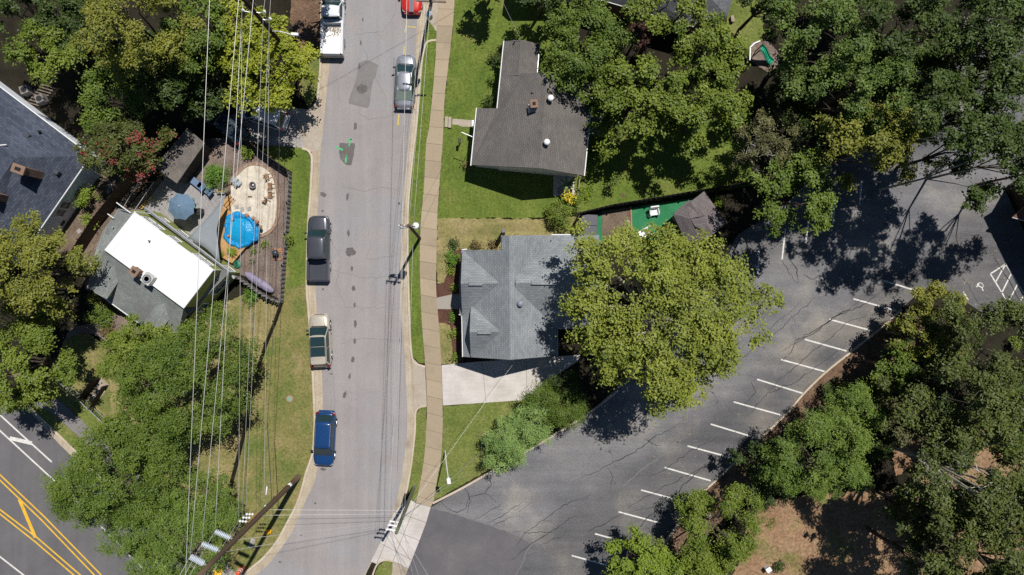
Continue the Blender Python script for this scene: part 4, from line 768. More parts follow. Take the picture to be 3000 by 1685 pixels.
# ---------------------------------------------------------------- vehicles (local axes: y forward, x right)
def vehicle(name, label, cat, px, py, heading, L, W, Hh, kind, body, f, group='cars parked on the street', glass=None, roofmat=None, extra=None):
    """heading in degrees: 0 = nose to the top of the photo, anticlockwise; f = fractions from the nose: cowl, windscreen top, roof rear, rear glass base"""
    t = thing(name, label, cat, P(px, py), group, R(heading)); glass = glass or M['carglass']
    hl = L / 2; Y = lambda q: hl - q * L
    bel = 0.64 * Hh if kind in ('sedan', 'coupe') else (0.60 * Hh if kind == 'pickup' else 0.58 * Hh)
    nose = bel * (0.80 if kind != 'pickup' else 0.90)
    yc, yt, yr, yb = Y(f[0]), Y(f[1]), Y(f[2]), Y(f[3])
    bed = kind == 'pickup'; yend = Y(f[3]) if bed else -hl
    def wf(y):   # planform
        d = min(hl - y, (y + hl) if not bed else 9)
        k = min(1.0, max(0.0, d / 0.95)); e = 0.76 + 0.24 * (1 - (1 - k) ** 2.6)
        return W / 2 * e
    ys = sorted(set([hl, hl - .05, hl - .14, hl - .3, hl - .55, hl - .9, yc, (yc + yt) / 2, yt, 0.0, yr] + ([yend] if bed else [yb, -hl + .9, -hl + .55, -hl + .3, -hl + .14, -hl + .05, -hl])), reverse=True)
    mb = MB(); rings = []; tail = bel * (0.98 if kind in ('sedan', 'coupe') else 1.0)
    for y in ys:
        w = wf(y)
        if y >= yc: u = (hl - y) / (hl - yc); zt = nose + (bel - nose) * u ** 0.45; zt *= 1 - 0.35 * max(0, 1 - (hl - y) / 0.14) if y > hl - .14 else 1
        elif bed: zt = bel
        else:
            u = max(0, (y + hl) / max(.01, yb + hl)); zt = bel if y > yb else tail * (0.93 + 0.07 * min(1, u))
            if y < -hl + .14: zt *= 0.72 + 0.28 * (y + hl) / .14
        zs = zt - 0.05
        rings.append([(-w * .90, y, .24), (-w * .985, y, .40), (-w, y, .60), (-w * .975, y, zs - .12), (-w * .90, y, zs), (-w * .55, y, zt), (0, y, zt + .025), (w * .55, y, zt), (w * .90, y, zs), (w * .975, y, zs - .12), (w, y, .60), (w * .985, y, .40), (w * .90, y, .24)])
    n = 13
    for g in rings: mb.v += [Vector(p) for p in g]
    for i in range(len(rings) - 1):
        for k in range(n - 1): mb.f.append([i * n + k, i * n + k + 1, (i + 1) * n + k + 1, (i + 1) * n + k])
    mb.f += [list(range(n)), list(range((len(rings) - 1) * n, len(rings) * n))[::-1]]; mb.mi = [0] * len(mb.f)
    bo = mb.build('body', body, t, True, local=True)
    # cabin: frustum in body colour with glass set proud
    wb, wr = W / 2 * .91, W / 2 * (.72 if kind in ('sedan', 'coupe') else .78); zr = Hh; zb = bel - .02
    def ring4(y0, y1, w, z): return [(-w, y0, z), (w, y0, z), (w, y1, z), (-w, y1, z)]
    base = ring4(yb if not bed else yr - .02, yc, wb, zb); top = ring4(yr, yt, wr, zr - .07)
    mb = MB(); mb.mesh(base + top, [(0, 1, 5, 4), (1, 2, 6, 5), (2, 3, 7, 6), (3, 0, 4, 7), (4, 5, 6, 7)]); o = mb.build('cabin', body, t, False, local=True); bevel(o, 0.04, 3)
    B_, T_ = [Vector(p) for p in base], [Vector(p) for p in top]
    def pane(nm, a, b, c, d, m0=0.06, m1=0.94, mat=glass, lift=.022):
        """panel inside the quad a b (bottom) c d (top)"""
        lo = [a.lerp(b, m0), a.lerp(b, m1)]; hi = [d.lerp(c, m0), d.lerp(c, m1)]
        q = [lo[0].lerp(hi[0], .06), lo[1].lerp(hi[1], .06), hi[1].lerp(lo[1], .03), hi[0].lerp(lo[0], .03)]
        nn = (q[1] - q[0]).cross(q[3] - q[0]).normalized() * lift; k = MB(); k.mesh([p + nn for p in q] + [p - nn for p in q], [(0, 1, 2, 3), (7, 6, 5, 4), (0, 4, 5, 1), (1, 5, 6, 2), (2, 6, 7, 3), (3, 7, 4, 0)])
        return k.build(nm, mat, t, local=True)
    pane('windscreen', B_[2], B_[3], T_[3], T_[2], .03, .97)
    pane('rear_window', B_[0], B_[1], T_[1], T_[0], .06, .94, M['carglass_pale'] if kind == 'sedan' else glass)
    for s in (0, 1):
        a, b, c, d = (B_[1], B_[2], T_[2], T_[1]) if s else (B_[3], B_[0], T_[0], T_[3])
        if kind == 'coupe' or (bed and f[2] < .5): pane('side_window', a, b, c, d, .08, .92)
        else: pane('side_window', a, b, c, d, .05, .49); pane('side_window', a, b, c, d, .52, .95)
    # roof skin, crowned
    mb = MB(); nx, ny = 6, 8; i0 = len(mb.v)
    for j in range(ny + 1):
        for i in range(nx + 1):
            u, v = i / nx * 2 - 1, j / ny * 2 - 1
            y = (yr + yt) / 2 + (yt - yr) / 2 * v * 1.03 + .06 * (1 - u * u) * v; x = wr * 1.02 * u * (1 - .05 * v * v)
            mb.v.append(Vector((x, y, zr - .075 * (u * u) ** 1.5 - .05 * (v * v) ** 1.5)))
    for j in range(ny):
        for i in range(nx): a = j * (nx + 1) + i; mb.f.append([a, a + 1, a + nx + 2, a + nx + 1])
    mb.mi = [0] * len(mb.f); ro = mb.build('roof', roofmat or body, t, True, local=True)
    m = ro.modifiers.new('thick', 'SOLIDIFY'); m.thickness = 0.03
    # wheels
    for sx in (-1, 1):
        for yy in (hl - .95 if L > 4 else hl - .8, -hl + (1.0 if not bed else 1.25)):
            k = MB(); r = .34 if kind in ('sedan', 'coupe') else .38; k.lathe((sx * (W / 2 - .10), yy, r), [(r * .72, -.11), (r, -.09), (r, .09), (r * .72, .11)], 18, axis=(sx, 0, 0)); wo_ = k.build('wheel', M['tyre'], t, local=True)
            k = MB(); k.lathe((sx * (W / 2 + .005), yy, r), [(r * .68, -.02), (r * .66, .015), (r * .2, .005), (.04, .02)], 10, axis=(sx, 0, 0)); k.build('rim', M['rim'], wo_, local=True)
        k = MB(); k.box((sx * (W / 2 + .09), yc - .30, bel + .05), (.24, .13, .15), R(-12) * sx); o = k.build('mirror', M['black'] if extra != 'chrome' else M['chrome'], t, local=True); bevel(o, .03)
        k = MB(); w = wf(hl - .3); k.box((sx * w * .80, hl - .20, nose * .93), (.26, .20, .10), R(-38) * sx); o = k.build('headlight', M['clear_lens'], t, local=True); bevel(o, .03)
        k = MB(); w = W / 2 * .86; k.box((sx * w * (.96 if bed else .93), -hl + (.03 if bed else .14), bel * (.82 if kind == 'sedan' else .95)), (.14 if bed else .26, .08 if bed else .2, .26 if kind != 'sedan' else .12), R(30) * sx if not bed else 0); o = k.build('taillight', M['red_lens'], t, local=True); bevel(o, .02)
    for nm, yy in (('front_bumper', hl - .02),) + ((('rear_bumper', -hl - .02),) if True else ()):
        k = MB(); k.box((0, yy, .46), (W * (.74 if not bed or nm[0] == 'f' else .96), .12, .18)); o = k.build(nm, M['chrome'] if bed else body, t, local=True); bevel(o, .04)
    k = MB(); k.box((0, hl - .035, nose * .72), (W * .46, .08, .14)); k.build('grille', M['black'], t, local=True)
    k = MB(); k.box((0, yc + .035, bel + .025), (W * .72, .09, .03)); k.build('wiper_cowl', M['black'], t, local=True)
    # bonnet creases
    if extra != 'flat':
        k = MB()
        for s in (-1, 1):
            p = [(s * W * .21, hl - .30, nose + (bel - nose) * .62 + .005), (s * W * .25, (hl + yc) / 2, nose + (bel - nose) * .86 + .012), (s * W * .29, yc + .1, bel + .008)]
            k.tube(p, .022, 6)
        k.build('bonnet_crease', body, t, True, local=True)
    if bed:
        b0 = Y(f[3]); wb_ = W / 2; k = MB(); ln = b0 + hl; yc_ = (b0 - hl) / 2; zb_ = bel + .06
        for s in (-1, 1):
            k.box((s * (wb_ - .10), yc_, (.42 + zb_) / 2), (.20, ln, zb_ - .42))
        k.box((0, b0 - .05, (.5 + zb_) / 2), (W - .40, .10, zb_ - .5)); o = k.build('bed', body, t, local=True); bevel(o, .04)
        k = MB(); k.box((0, -hl + .05, (.5 + zb_) / 2), (W - .40, .10, zb_ - .5)); o = k.build('tailgate', body, t, local=True); bevel(o, .03)
        fl = MB(); fl.box((0, yc_, .62), (W - .40, ln - .2, .06))
        for i in range(11): fl.box(((i - 5) * (W - .55) / 11, yc_, .66), (.055, ln - .22, .025))
        return t, fl.build('bed_floor', extra if extra not in (None, 'chrome', 'flat') else body, t, local=True), (b0, hl, W, zr)
    return t, bo, (yc, yt, yr, wr, zr, bel)
p_grey = paint('charcoal_paint', (0.082, 0.086, 0.102)); p_silver = paint('steel_grey_paint', (0.34, 0.35, 0.385), 0.45, 0.28); p_gold = paint('champagne_paint', (0.56, 0.50, 0.405), 0.3, 0.3)
p_blue = paint('navy_paint', (0.012, 0.055, 0.175), 0.15, 0.25); p_white = paint('white_car_paint', (0.72, 0.73, 0.75), 0.0, 0.3); p_red = paint('red_paint', (0.56, 0.026, 0.018), 0.0, 0.25); p_dkblue = paint('dark_teal_paint', (0.02, 0.04, 0.06), 0.1, 0.3)
p_stripe = paint('grey_stripe_paint', (0.16, 0.16, 0.17), 0.1, 0.3)
vehicle('pickup_truck', 'charcoal grey crew cab pickup truck with an empty ribbed bed', 'pickup truck', 940, 729, -0.5, 5.72, 1.96, 1.85, 'pickup', p_grey, (.225, .345, .665, .69))
vehicle('sedan_car', 'steel grey sedan parked alone on the right hand side of the street', 'car', 1190, 246, -2.2, 4.75, 1.80, 1.44, 'sedan', p_silver, (.20, .375, .70, .875))
_, _, q = vehicle('suv_car', 'champagne gold SUV with a long black glass sunroof', 'car', 944, 997, 2.6, 4.72, 1.86, 1.70, 'suv', p_gold, (.235, .40, .90, .97))
sv = _
k = MB(); yy0, yy1 = q[2] + .55, q[1] - .05; wz = q[3] * .86
nseg = 2
for i in range(nseg):
    a, b = yy0 + (yy1 - yy0) * i / nseg, yy0 + (yy1 - yy0) * (i + 1) / nseg
    a += .02; b -= .02
    k.box((0, (a + b) / 2, q[4] + .006), (2 * wz, (b - a), .03))
k.build('sunroof', M['carglass'], sv, local=True)
k = MB()
for s in (-1, 1): k.tube([(s * q[3] * .93, q[2] + .1, q[4] - .02), (s * q[3] * .93, q[1] - .2, q[4] - .01)], .03, 6)
k.build('roof_rail', M['chrome'], sv, local=True)
k = MB(); k.box((0, q[2] + .04, q[4] + .0), (q[3] * 1.7, .30, .05)); o = k.build('spoiler', p_gold, sv, local=True); bevel(o, .02)
sb, _, q = vehicle('minivan', 'navy blue minivan parked with its nose towards the bottom', 'car', 957, 1281, 177, 4.85, 1.86, 1.62, 'suv', p_blue, (.225, .375, .83, .95), extra='flat')
k = MB()
for s in (-1, 1): k.tube([(s * q[3] * .88, q[2] + .05, q[4] + .02), (s * q[3] * .88, q[1] - .15, q[4] + .02)], .035, 6)
k.build('roof_rail', M['chrome'], sb, local=True)
wt, _, q = vehicle('pickup_truck', 'white single cab pickup truck with brown leaves in its long bed', 'pickup truck', 981, 78, -1.0, 5.75, 2.0, 1.86, 'pickup', p_white, (.17, .305, .46, .505), extra=M['white'])
rg = random.Random(3); k = MB()
for i in range(170):
    x, y = rg.gauss(.1, .42), q[0] - .25 - abs(rg.gauss(0, .38)); x = max(-.75, min(.75, x)); s = rg.uniform(.03, .075); a = rg.uniform(0, 6.28)
    zz = .70 + rg.uniform(0, .05)
    k.face([(x + s * math.cos(a), y + s * math.sin(a), zz), (x + s * .5 * math.cos(a + 1.57), y + s * .5 * math.sin(a + 1.57), zz + .01), (x - s * math.cos(a), y - s * math.sin(a), zz), (x - s * .5 * math.cos(a + 1.57), y - s * .5 * math.sin(a + 1.57), zz - .01)])
o = k.build('leaf_pile', M['debris'], wt, local=True)
rc, _, q = vehicle('coupe_car', 'red coupe with a grey bonnet stripe at the top edge of the street', 'car', 1211, -30, 178, 4.8, 1.86, 1.40, 'coupe', p_red, (.30, .46, .72, .90), extra='flat')
k = MB(); k.box((0, 1.75, q[5] - .045), (.42, 1.15, .03), 0, rx=R(-5)); k.box((0, 1.1, q[5] - .01), (.85, .5, .03), 0, rx=R(-2)); o = k.build('bonnet_stripe', p_stripe, rc, local=True)
vehicle('suv_car', 'white SUV backed into the gravel side drive under the bright maple', 'car', 776, 341, 71, 4.6, 1.84, 1.70, 'suv', p_white, (.235, .40, .88, .97), group='cars on the side drive')
vehicle('hatchback_car', 'dark teal car in deep shade left of the white SUV', 'car', 668, 368, 52, 4.4, 1.78, 1.5, 'suv', p_dkblue, (.24, .40, .85, .96), group='cars on the side drive')
# ---------------------------------------------------------------- fences
def pw(px, py, z=0): return P(px, py, z)
def board_fence(name, label, pix, h, mat, pitch=0.15, gap=0.0, both=False, group=None, z0=0.0, postgap=2.4, w=0.13, rails=True):
    """posts, rails and upright boards along ground pixels"""
    pts = [P(p[0], p[1], 0) for p in pix]; c = pts[0]
    t = thing(name, label, 'fence', c, group); bd = MB(); rl = MB(); ps = MB(); step = pitch + gap
    for a, b in zip(pts, pts[1:]):
        d = b - a; L = d.length; d.normalize(); nn = Vector((-d.y, d.x, 0)); ang = math.atan2(d.y, d.x); k = max(1, int(L / step))
        for i in range(k):
            p = a + d * ((i + .5) * L / k); sd = (1 if i % 2 else -1) if both else 1
            p = p + nn * .055 * sd; hh = h * (0.985 + 0.02 * math.sin(i * 2.3)); bd.box((p.x, p.y, z0 + hh / 2 + .03), (min(w, L / k * .97), .025, hh), ang)
        if rails:
            m = (a + b) / 2
            for z in (.3, h * .55, h - .22): rl.box((m.x, m.y, z0 + z), (L, .07, .09), ang)
        kk = max(1, round(L / postgap))
        for i in range(kk + 1):
            p = a.lerp(b, i / kk); ps.box((p.x, p.y, z0 + (h + .08) / 2), (.11, .11, h + .08), ang)
    bd.build('boards', mat, t, uv=True)
    if rails: rl.build('rails', mat, t)
    ps.build('posts', mat, t); return t
board_fence('board_fence', 'tall dark brown board fence between the pale walled house and the lime green house', [(412, 505), (362, 572), (300, 650), (228, 762)], 1.85, M['wood_brown'], w=.15, z0=.05)
board_fence('board_fence', 'short pale board fence across the gap beside the pale walled house corner', [(132, 712), (170, 730), (216, 757)], 1.5, M['wood_pale'], w=.15, z0=.05)
board_fence('board_fence', 'dark board fence shading the bark bed below the side drive', [(690, 395), (748, 432), (800, 470), (856, 508)], 1.5, M['wood_dark'], w=.15)
board_fence('shadowbox_fence', 'weathered shadowbox fence between the bark bed and the street verge', [(856, 512), (852, 600), (846, 690), (838, 780), (831, 884)], 1.25, M['tie'], .20, .0, True, w=.15)
board_fence('shadowbox_fence', 'weathered shadowbox fence running diagonally from the lime green house', [(694, 806), (745, 842), (790, 872), (831, 886)], 1.25, M['tie'], .20, .0, True, w=.15)
board_fence('board_fence', 'long low dark board fence down the dry verge by the wires', [(828, 892), (812, 940), (786, 1003), (760, 1080), (735, 1180), (722, 1262), (700, 1350), (672, 1455)], 1.15, M['wood_dark'], .17, w=.14)
board_fence('board_fence', 'thin dark fence between the lush back lawn and the turf yard', [(1697, 629), (1790, 607), (1900, 589), (2000, 572), (2100, 556), (2183, 541)], 1.7, M['wood_dark'], w=.15)
board_fence('board_fence', 'short dark fence closing the turf yard beside the grey roof', [(1682, 690), (1684, 650), (1697, 629)], 1.6, M['wood_dark'], w=.15)
board_fence('board_fence', 'low pale edge fence beside the palm plant and concrete patio', [(1690, 590), (1694, 560), (1697, 522)], 0.5, M['wood_pale'], w=.15)
# iron fence by the front lawn, its gate and the board screens by the path
for seg, lb in ((((172, 1098), (250, 1166)), 'black picket fence with a pale top rail on the left of the garden gate'), (((278, 1194), (430, 1336)), 'black picket fence with a pale top rail on the right of the garden gate')):
    t = thing('iron_fence', lb, 'fence', P(*seg[0]), 'iron fence along the front lawn'); rl = MB(); pk = MB()
    A, B = P(*seg[0]), P(*seg[1]); L = (B - A).length; n = int(L / .17); ang = math.atan2((B - A).y, (B - A).x); m = (A + B) / 2
    rl.box((m.x, m.y, 1.0), (L, .07, .05), ang); rl.box((m.x, m.y, .25), (L, .045, .045), ang)
    for i in range(n + 1): p = A.lerp(B, i / n); pk.box((p.x, p.y, .58), (.03, .03, .92), ang)
    rl.build('rails', M['steel'], t); pk.build('bars', M['black'], t)
    k = max(2, int(L / 2.4))
    for i in range(k + 1): p = A.lerp(B, i / k); ps = MB(); ps.box((p.x, p.y, .55), (.09, .09, 1.12), ang); ps.build('post', M['black'], t)
t = thing('garden_gate', 'closed metal gate at the head of the short path in the front lawn', 'gate', P(264, 1180))
A, B = P(250, 1166), P(278, 1194); ang = math.atan2((B - A).y, (B - A).x); mb = MB(); m = (A + B) / 2
for z in (.2, 1.05): mb.box((m.x, m.y, z), ((B - A).length, .05, .05), ang)
for k in (0, 1): p = A.lerp(B, k); mb.box((p.x, p.y, .6), (.07, .07, 1.2), ang)
mb.build('gate_frame', M['steel'], t); mb = MB()
for i in range(1, 9): p = A.lerp(B, i / 9); mb.box((p.x, p.y, .62), (.025, .025, .84), ang)
mb.build('bars', M['black'], t); mb = MB(); p = A.lerp(B, .8); mb.box((p.x, p.y, .95), (.12, .08, .06), ang); mb.build('latch', M['steel'], t)
board_fence('path_screen', 'dark board screen on the street lamp side of the short garden path', [(280, 1193), (318, 1130)], 1.0, M['wood_dark'], w=.15, rails=False)
board_fence('path_screen', 'dark board screen on the left side of the short garden path', [(256, 1166), (296, 1108)], 1.45, M['wood_dark'], w=.15, rails=False)
sheet('garden_path', [(262, 1168), (282, 1188), (322, 1128), (298, 1106)], 0.1, M['apron_old'], 0.02, thick=0.06)
# ---------------------------------------------------------------- fire patio, pool, deck
OV = [(743, 481), (770, 485), (793, 500), (807, 525), (815, 560), (818, 600), (814, 640), (803, 668), (785, 684), (765, 692), (740, 690), (705, 680), (688, 650), (679, 610), (674, 575), (674, 548), (683, 527), (700, 507), (720, 489)]
sheet('fire_patio', OV, 0.17, M['paver'], 0, True, thick=.06)
A = cat_rom([(P(*p).x, P(*p).y) for p in OV[:12]], 5); mb = MB()
A = cat_rom([(P(*p).x, P(*p).y) for p in OV[-5:] + OV[:11]], 8); L = resample(A, 150)
for a, b in zip(L, L[1:]):
    d = (b - a); m = (a + b) / 2; ang = math.atan2(d.y, d.x); mb.box((m.x, m.y, .16), (d.length * .88, .30, .14), ang)
struct(mb.build('patio_edging', M['paver_brick']))
sheet('grey_terrace', [(424, 603), (470, 545), (500, 500), (535, 530), (566, 520), (600, 540), (640, 556), (664, 566), (657, 592), (640, 640), (632, 700), (640, 750), (560, 700), (430, 620)], 0.22, M['deckgrey'], thick=.2)
t = thing('pool_deck', 'orange cedar deck wrapped round the blue pool', 'deck', P(655, 690))
mb = MB(); top = [P(p[0], p[1], .62) for p in ((652, 602), (690, 632), (694, 700), (722, 722), (680, 772), (645, 752), (634, 705), (631, 658))]
mb.shell(top, .08); mb.build('boards', M['deckwood'], t); mb = MB(); q = inset(top, .06); mb.prism([(p.x, p.y) for p in q], .02, .54); mb.build('skirt', M['deckwood'], t)
mb = MB()
for k in range(3):
    a, b = P(652 + 7.5 * k, 600 + 5.5 * k, .5 - .15 * k), P(674 + 7.0 * k, 573 + 5.5 * k, .5 - .15 * k); m = (a + b) / 2; d = b - a
    mb.box((m.x, m.y, m.z), (d.length, .27, .05), math.atan2(d.y, d.x)); mb.box((m.x, m.y, m.z / 2), (d.length - .1, .2, m.z - .06), math.atan2(d.y, d.x))
mb.build('steps', M['deckwood'], t)
# pool: wall, folded blue cover, water on it
t = thing('swimming_pool', 'round pool under a glossy blue cover weighted with stones', 'pool', P(714, 680))
c = P(714, 679, 0); rgp = random.Random(9); mb = MB(); mb.lathe((c.x, c.y, 0), [(1.42, 0), (1.42, .78), (1.36, .80), (1.36, .6)], 30); mb.build('wall', M['poolblue'], t)
n = 90; ph = [rgp.uniform(0, 6.28) for _ in range(6)]; rows = [(1.0, 0), (.94, .0), (.88, .05), (.82, .03), (.78, -.02), (.74, -.07), (.5, -.08), (.2, -.08)]; vs = []; fs = []
for j, (rr, dz) in enumerate(rows):
    for i in range(n):
        a = i / n * 6.28318; w = 1.55 + (.07 * math.sin(5 * a + ph[0]) + .09 * math.sin(3 * a + ph[1]) + .05 * math.sin(11 * a + ph[2]) + (0.16 if math.cos(a - 2.2) > .75 else 0)) * (1 if j < 3 else .25)
        r = w * rr; zz = .82 + dz + (.035 * math.sin(17 * a + ph[3] + j) + .03 * math.sin(29 * a + ph[4] - 2 * j) if j < 5 else 0) - (.14 if j == 0 else 0)
        vs.append((c.x + r * math.cos(a), c.y + r * math.sin(a), zz))
for j in range(len(rows) - 1):
    for i in range(n): fs.append((j * n + i, j * n + (i + 1) % n, (j + 1) * n + (i + 1) % n, (j + 1) * n + i))
mb = MB(); mb.mesh(vs, fs); mb.f.append([(len(rows) - 1) * n + i for i in range(n)]); mb.mi.append(0); o = mb.build('cover', M['poolblue'], t, True)
mb = MB(); mb.lathe((c.x, c.y, .735), [(1.12, 0), (1.1, .022), (.05, .024)], 40); mb.build('water', M['poolwater'], t, True)
STN = [(723, 632, 'reddish stone block at the top rim of the pool'), (743, 640, 'reddish stone block on the pool rim nearest the leaning chair'), (753, 650, 'wide reddish stone block at the right rim of the pool'), (763, 666, 'pale round stone at the lower right rim of the pool'), (682, 644, 'stone lying under the folded corner of the pool cover'), (670, 693, 'small brown stone on the deck side of the pool')]
for i, (px, py, lb) in enumerate(STN):
    mb = MB(); rs = random.Random(i); p = P(px, py, .84); k = 8; vs = [];  s = .17 if i < 4 else .13
    for j, (r, z) in enumerate(((1, -.1), (1.05, .05), (.8, .2), (.3, .25))):
        vs += [(p.x + s * r * rs.uniform(.8, 1.2) * math.cos(6.283 * q / k), p.y + s * r * rs.uniform(.8, 1.2) * math.sin(6.283 * q / k), p.z + z * .8) for q in range(k)]
    mb.mesh(vs, [(a * k + q, a * k + (q + 1) % k, (a + 1) * k + (q + 1) % k, (a + 1) * k + q) for a in range(3) for q in range(k)] + [tuple(range(3 * k, 4 * k))])
    tag(mb.build('stone', M['terracotta'] if i != 3 else M['paver_brick']), lb, 'stone', 'stones holding down the pool cover')
# fire bowl
t = thing('fire_pit', 'round stone fire bowl in the middle of the pale patio', 'fire pit', P(745, 545, .17)); p = P(745, 545)
mb = MB(); mb.lathe((p.x, p.y, .17), [(.22, 0), (.30, .30), (.31, .36), (.22, .36), (.19, .15)], 20); mb.build('bowl', M['tie'], t); mb = MB(); mb.lathe((p.x, p.y, .30), [(.20, 0), (.1, .06), (.02, .08)], 10); mb.build('ash', M['black'], t)
mb = MB(); mb.lathe((p.x, p.y, .38), [(.06, 0), (.06, .05), (.02, .06)], 8); mb.build('burner_cap', M['chrome'], t)
# adirondack chairs
def adirondack(px, py, face, label, mat, fallen=False):
    t = thing('garden_chair', label, 'chair', P(px, py, .17), 'wooden chairs around the fire bowl' if mat is M['chairwood'] else 'grey mesh chairs on the pale patio', R(face))
    mb = MB()
    for i in range(5): mb.box((-.22 + i * .11, .02, .34), (.10, .50, .025), 0, rx=R(-8))
    mb.build('seat', mat, t, local=True); mb = MB()
    for i in range(5): h = .78 - .05 * abs(i - 2); mb.box((-.22 + i * .105, -.36, .36 + h / 2 - .05), (.095, .025, h), 0, rx=R(22))
    mb.build('backrest', mat, t, local=True)
    for s in (-1, 1):
        mb = MB(); mb.box((s * .34, .0, .52), (.13, .72, .028)); mb.build('armrest', mat, t, local=True)
        mb = MB(); mb.box((s * .30, .27, .26), (.06, .09, .52)); mb.build('front_leg', mat, t, local=True)
        mb = MB(); mb.box((s * .27, -.22, .19), (.05, .85, .10), 0, rx=R(14)); mb.build('rear_leg', mat, t, local=True)
    t.scale = (.64, .64, .64)
    if fallen: t.rotation_euler = (R(-18), R(20), R(face))
    return t
adirondack(783, 521, 118, 'brown wooden chair turned outward at the top of the row of four', M['chairwood'])
adirondack(793, 546, 92, 'brown wooden chair second from the top beside the brick edging', M['chairwood'])
adirondack(793, 571, 88, 'brown wooden chair third from the top beside the brick edging', M['chairwood'])
adirondack(780, 592, 60, 'brown wooden chair leaning by itself at the bottom of the row of four', M['chairwood'], True)
adirondack(692, 528, -40, 'grey folding mesh chair at the rim of the pale patio, nearer the brick edging', M['greymesh'])
adirondack(701, 537, -40, 'grey folding mesh chair nearer the fire bowl of the pair', M['greymesh'])
for px, py, lb, s in ((693, 607, 'square grey stepping slab on the pale patio left of another slab', .35), (709, 614, 'square grey stepping slab on the pale patio in the middle of three', .38), (730, 613, 'square grey stepping slab on the pale patio nearest the fire bowl', .34)):
    mb = MB(); p = P(px, py, .19); mb.box(p, (s, s, .05), R(10)); tag(mb.build('stepping_slab', M['gravel']), lb, 'slab', 'slabs on the pale patio')
mb = MB(); p = P(732, 577, .2); mb.box(p, (.36, .09, .06), 0); tag(mb.build('loose_plank', M['wood_dark']), 'short dark plank lying on the pale patio', 'plank')
# terrace umbrella, table, chairs, loungers, grill
t = thing('patio_umbrella', 'blue grey octagonal umbrella over the terrace table', 'umbrella', P(548, 618, .22)); c = P(524, 604, 2.75); mb = MB(); n = 8; r = 1.22
ring = [c + Vector((r * math.cos(R(22.5 + 45 * i - 6)), r * math.sin(R(22.5 + 45 * i - 6)), -.50)) for i in range(n)]
mid = [c + Vector((r * .5 * math.cos(R(22.5 + 45 * i - 6)), r * .5 * math.sin(R(22.5 + 45 * i - 6)), -.19)) for i in range(n)]
for i in range(n):
    j = (i + 1) % n; sag = (ring[i] + ring[j]) / 2 + (c - (ring[i] + ring[j]) / 2) * .05; mb.face([mid[i], ring[i], sag, mid[j]]); mb.face([sag, ring[j], mid[j]]); mb.face([c, mid[i], mid[j]])
cv = mb.build('canopy', M['umbrella'], t); m = cv.modifiers.new('thick', 'SOLIDIFY'); m.thickness = .02
mb = MB(); mb.lathe(c + Vector((0, 0, -.02)), [(.05, 0), (.05, .06), (.02, .12)], 8); mb.build('finial', M['white'], t)
mb = MB(); mb.tube([(c.x, c.y, .22), (c.x, c.y, 2.72)], .03, 8); mb.build('pole', M['white'], t)
mb = MB()
for i in range(n): mb.tube([c + Vector((0, 0, -.09)), ring[i] + Vector((0, 0, .0)) - Vector((0, 0, .05))], .012, 4)
mb.build('ribs', M['steel'], t); mb = MB(); mb.lathe((c.x, c.y, .22), [(.28, 0), (.26, .08), (.06, .12)], 14); mb.build('base', M['black'], t)
t = thing('garden_table', 'round teal metal table under the blue grey umbrella', 'table', (c.x, c.y, .22)); mb = MB(); mb.lathe((c.x, c.y, .92), [(.62, 0), (.64, .02), (.62, .035), (.05, .035)], 24); mb.build('tabletop', M['teal'], t)
for k in range(4): mb = MB(); a = R(45 + 90 * k); mb.tube([(c.x + .12 * math.cos(a), c.y + .12 * math.sin(a), .92), (c.x + .42 * math.cos(a), c.y + .42 * math.sin(a), .22)], .022, 6); mb.build('leg', M['teal'], t)
def metal_chair(px, py, face, label, mat):
    t = thing('garden_chair', label, 'chair', P(px, py, .22), 'metal chairs around the umbrella table', R(face)); mb = MB(); mb.box((0, 0, .45), (.46, .44, .03))
    for i in range(5): mb.box((0, -.18 + .09 * i, .475), (.46, .05, .02))
    mb.build('seat', mat, t, local=True); mb = MB()
    for i in range(6): mb.box((-.2 + .08 * i, -.24, .70), (.05, .03, .5), 0, rx=R(10))
    mb.box((0, -.29, .95), (.5, .04, .06)); mb.build('backrest', mat, t, local=True)
    for sx in (-1, 1):
        for sy in (-1, 1): mb = MB(); mb.tube([(sx * .21, sy * .2, .45), (sx * .24, sy * .25, 0)], .016, 5); mb.build('leg', mat, t, local=True)
    return t
metal_chair(569, 594, 120, 'pale teal metal chair at the upper right edge of the umbrella', M['teal']); metal_chair(571, 622, 75, 'dark green metal chair at the right edge of the umbrella', M['greenmetal'])
t = thing('barbecue_grill', 'black square grill on the terrace right of the green chair', 'grill', P(590, 622, .22), None, R(5))
mb = MB(); mb.box((0, 0, .85), (.66, .5, .3), 0, taper=.9); o = mb.build('lid', M['black'], t, local=True); bevel(o, .06, 3)
mb = MB(); mb.box((0, 0, .4), (.6, .44, .6)); mb.build('cabinet', M['black'], t, local=True); mb = MB(); mb.box((.0, -.27, .82), (.4, .03, .03)); mb.build('handle', M['steel'], t, local=True)
def lounger(px, py, face, label):
    t = thing('sun_lounger', label, 'sun lounger', P(px, py, .22), 'blue loungers under the round shrub', R(face)); mb = MB(); mb.box((0, .35, .32), (.6, 1.15, .04)); mb.build('seat', M['bluemesh'], t, local=True)
    mb = MB(); mb.box((0, -.42, .5), (.6, .62, .04), 0, rx=R(-35)); mb.build('backrest', M['bluemesh'], t, local=True)
    for s in (-1, 1): mb = MB(); mb.tube([(s * .31, .9, .3), (s * .31, -.2, .32), (s * .31, -.66, .68)], .018, 5); mb.build('frame_rail', M['black'], t, local=True)
    for sx in (-1, 1):
        for yy in (.8, -.1): mb = MB(); mb.tube([(sx * .3, yy, .3), (sx * .3, yy, 0)], .018, 5); mb.build('leg', M['black'], t, local=True)
lounger(588, 545, 52, 'blue mesh lounger at the left under the round shrub'); lounger(610, 558, 52, 'blue mesh lounger at the right under the round shrub')
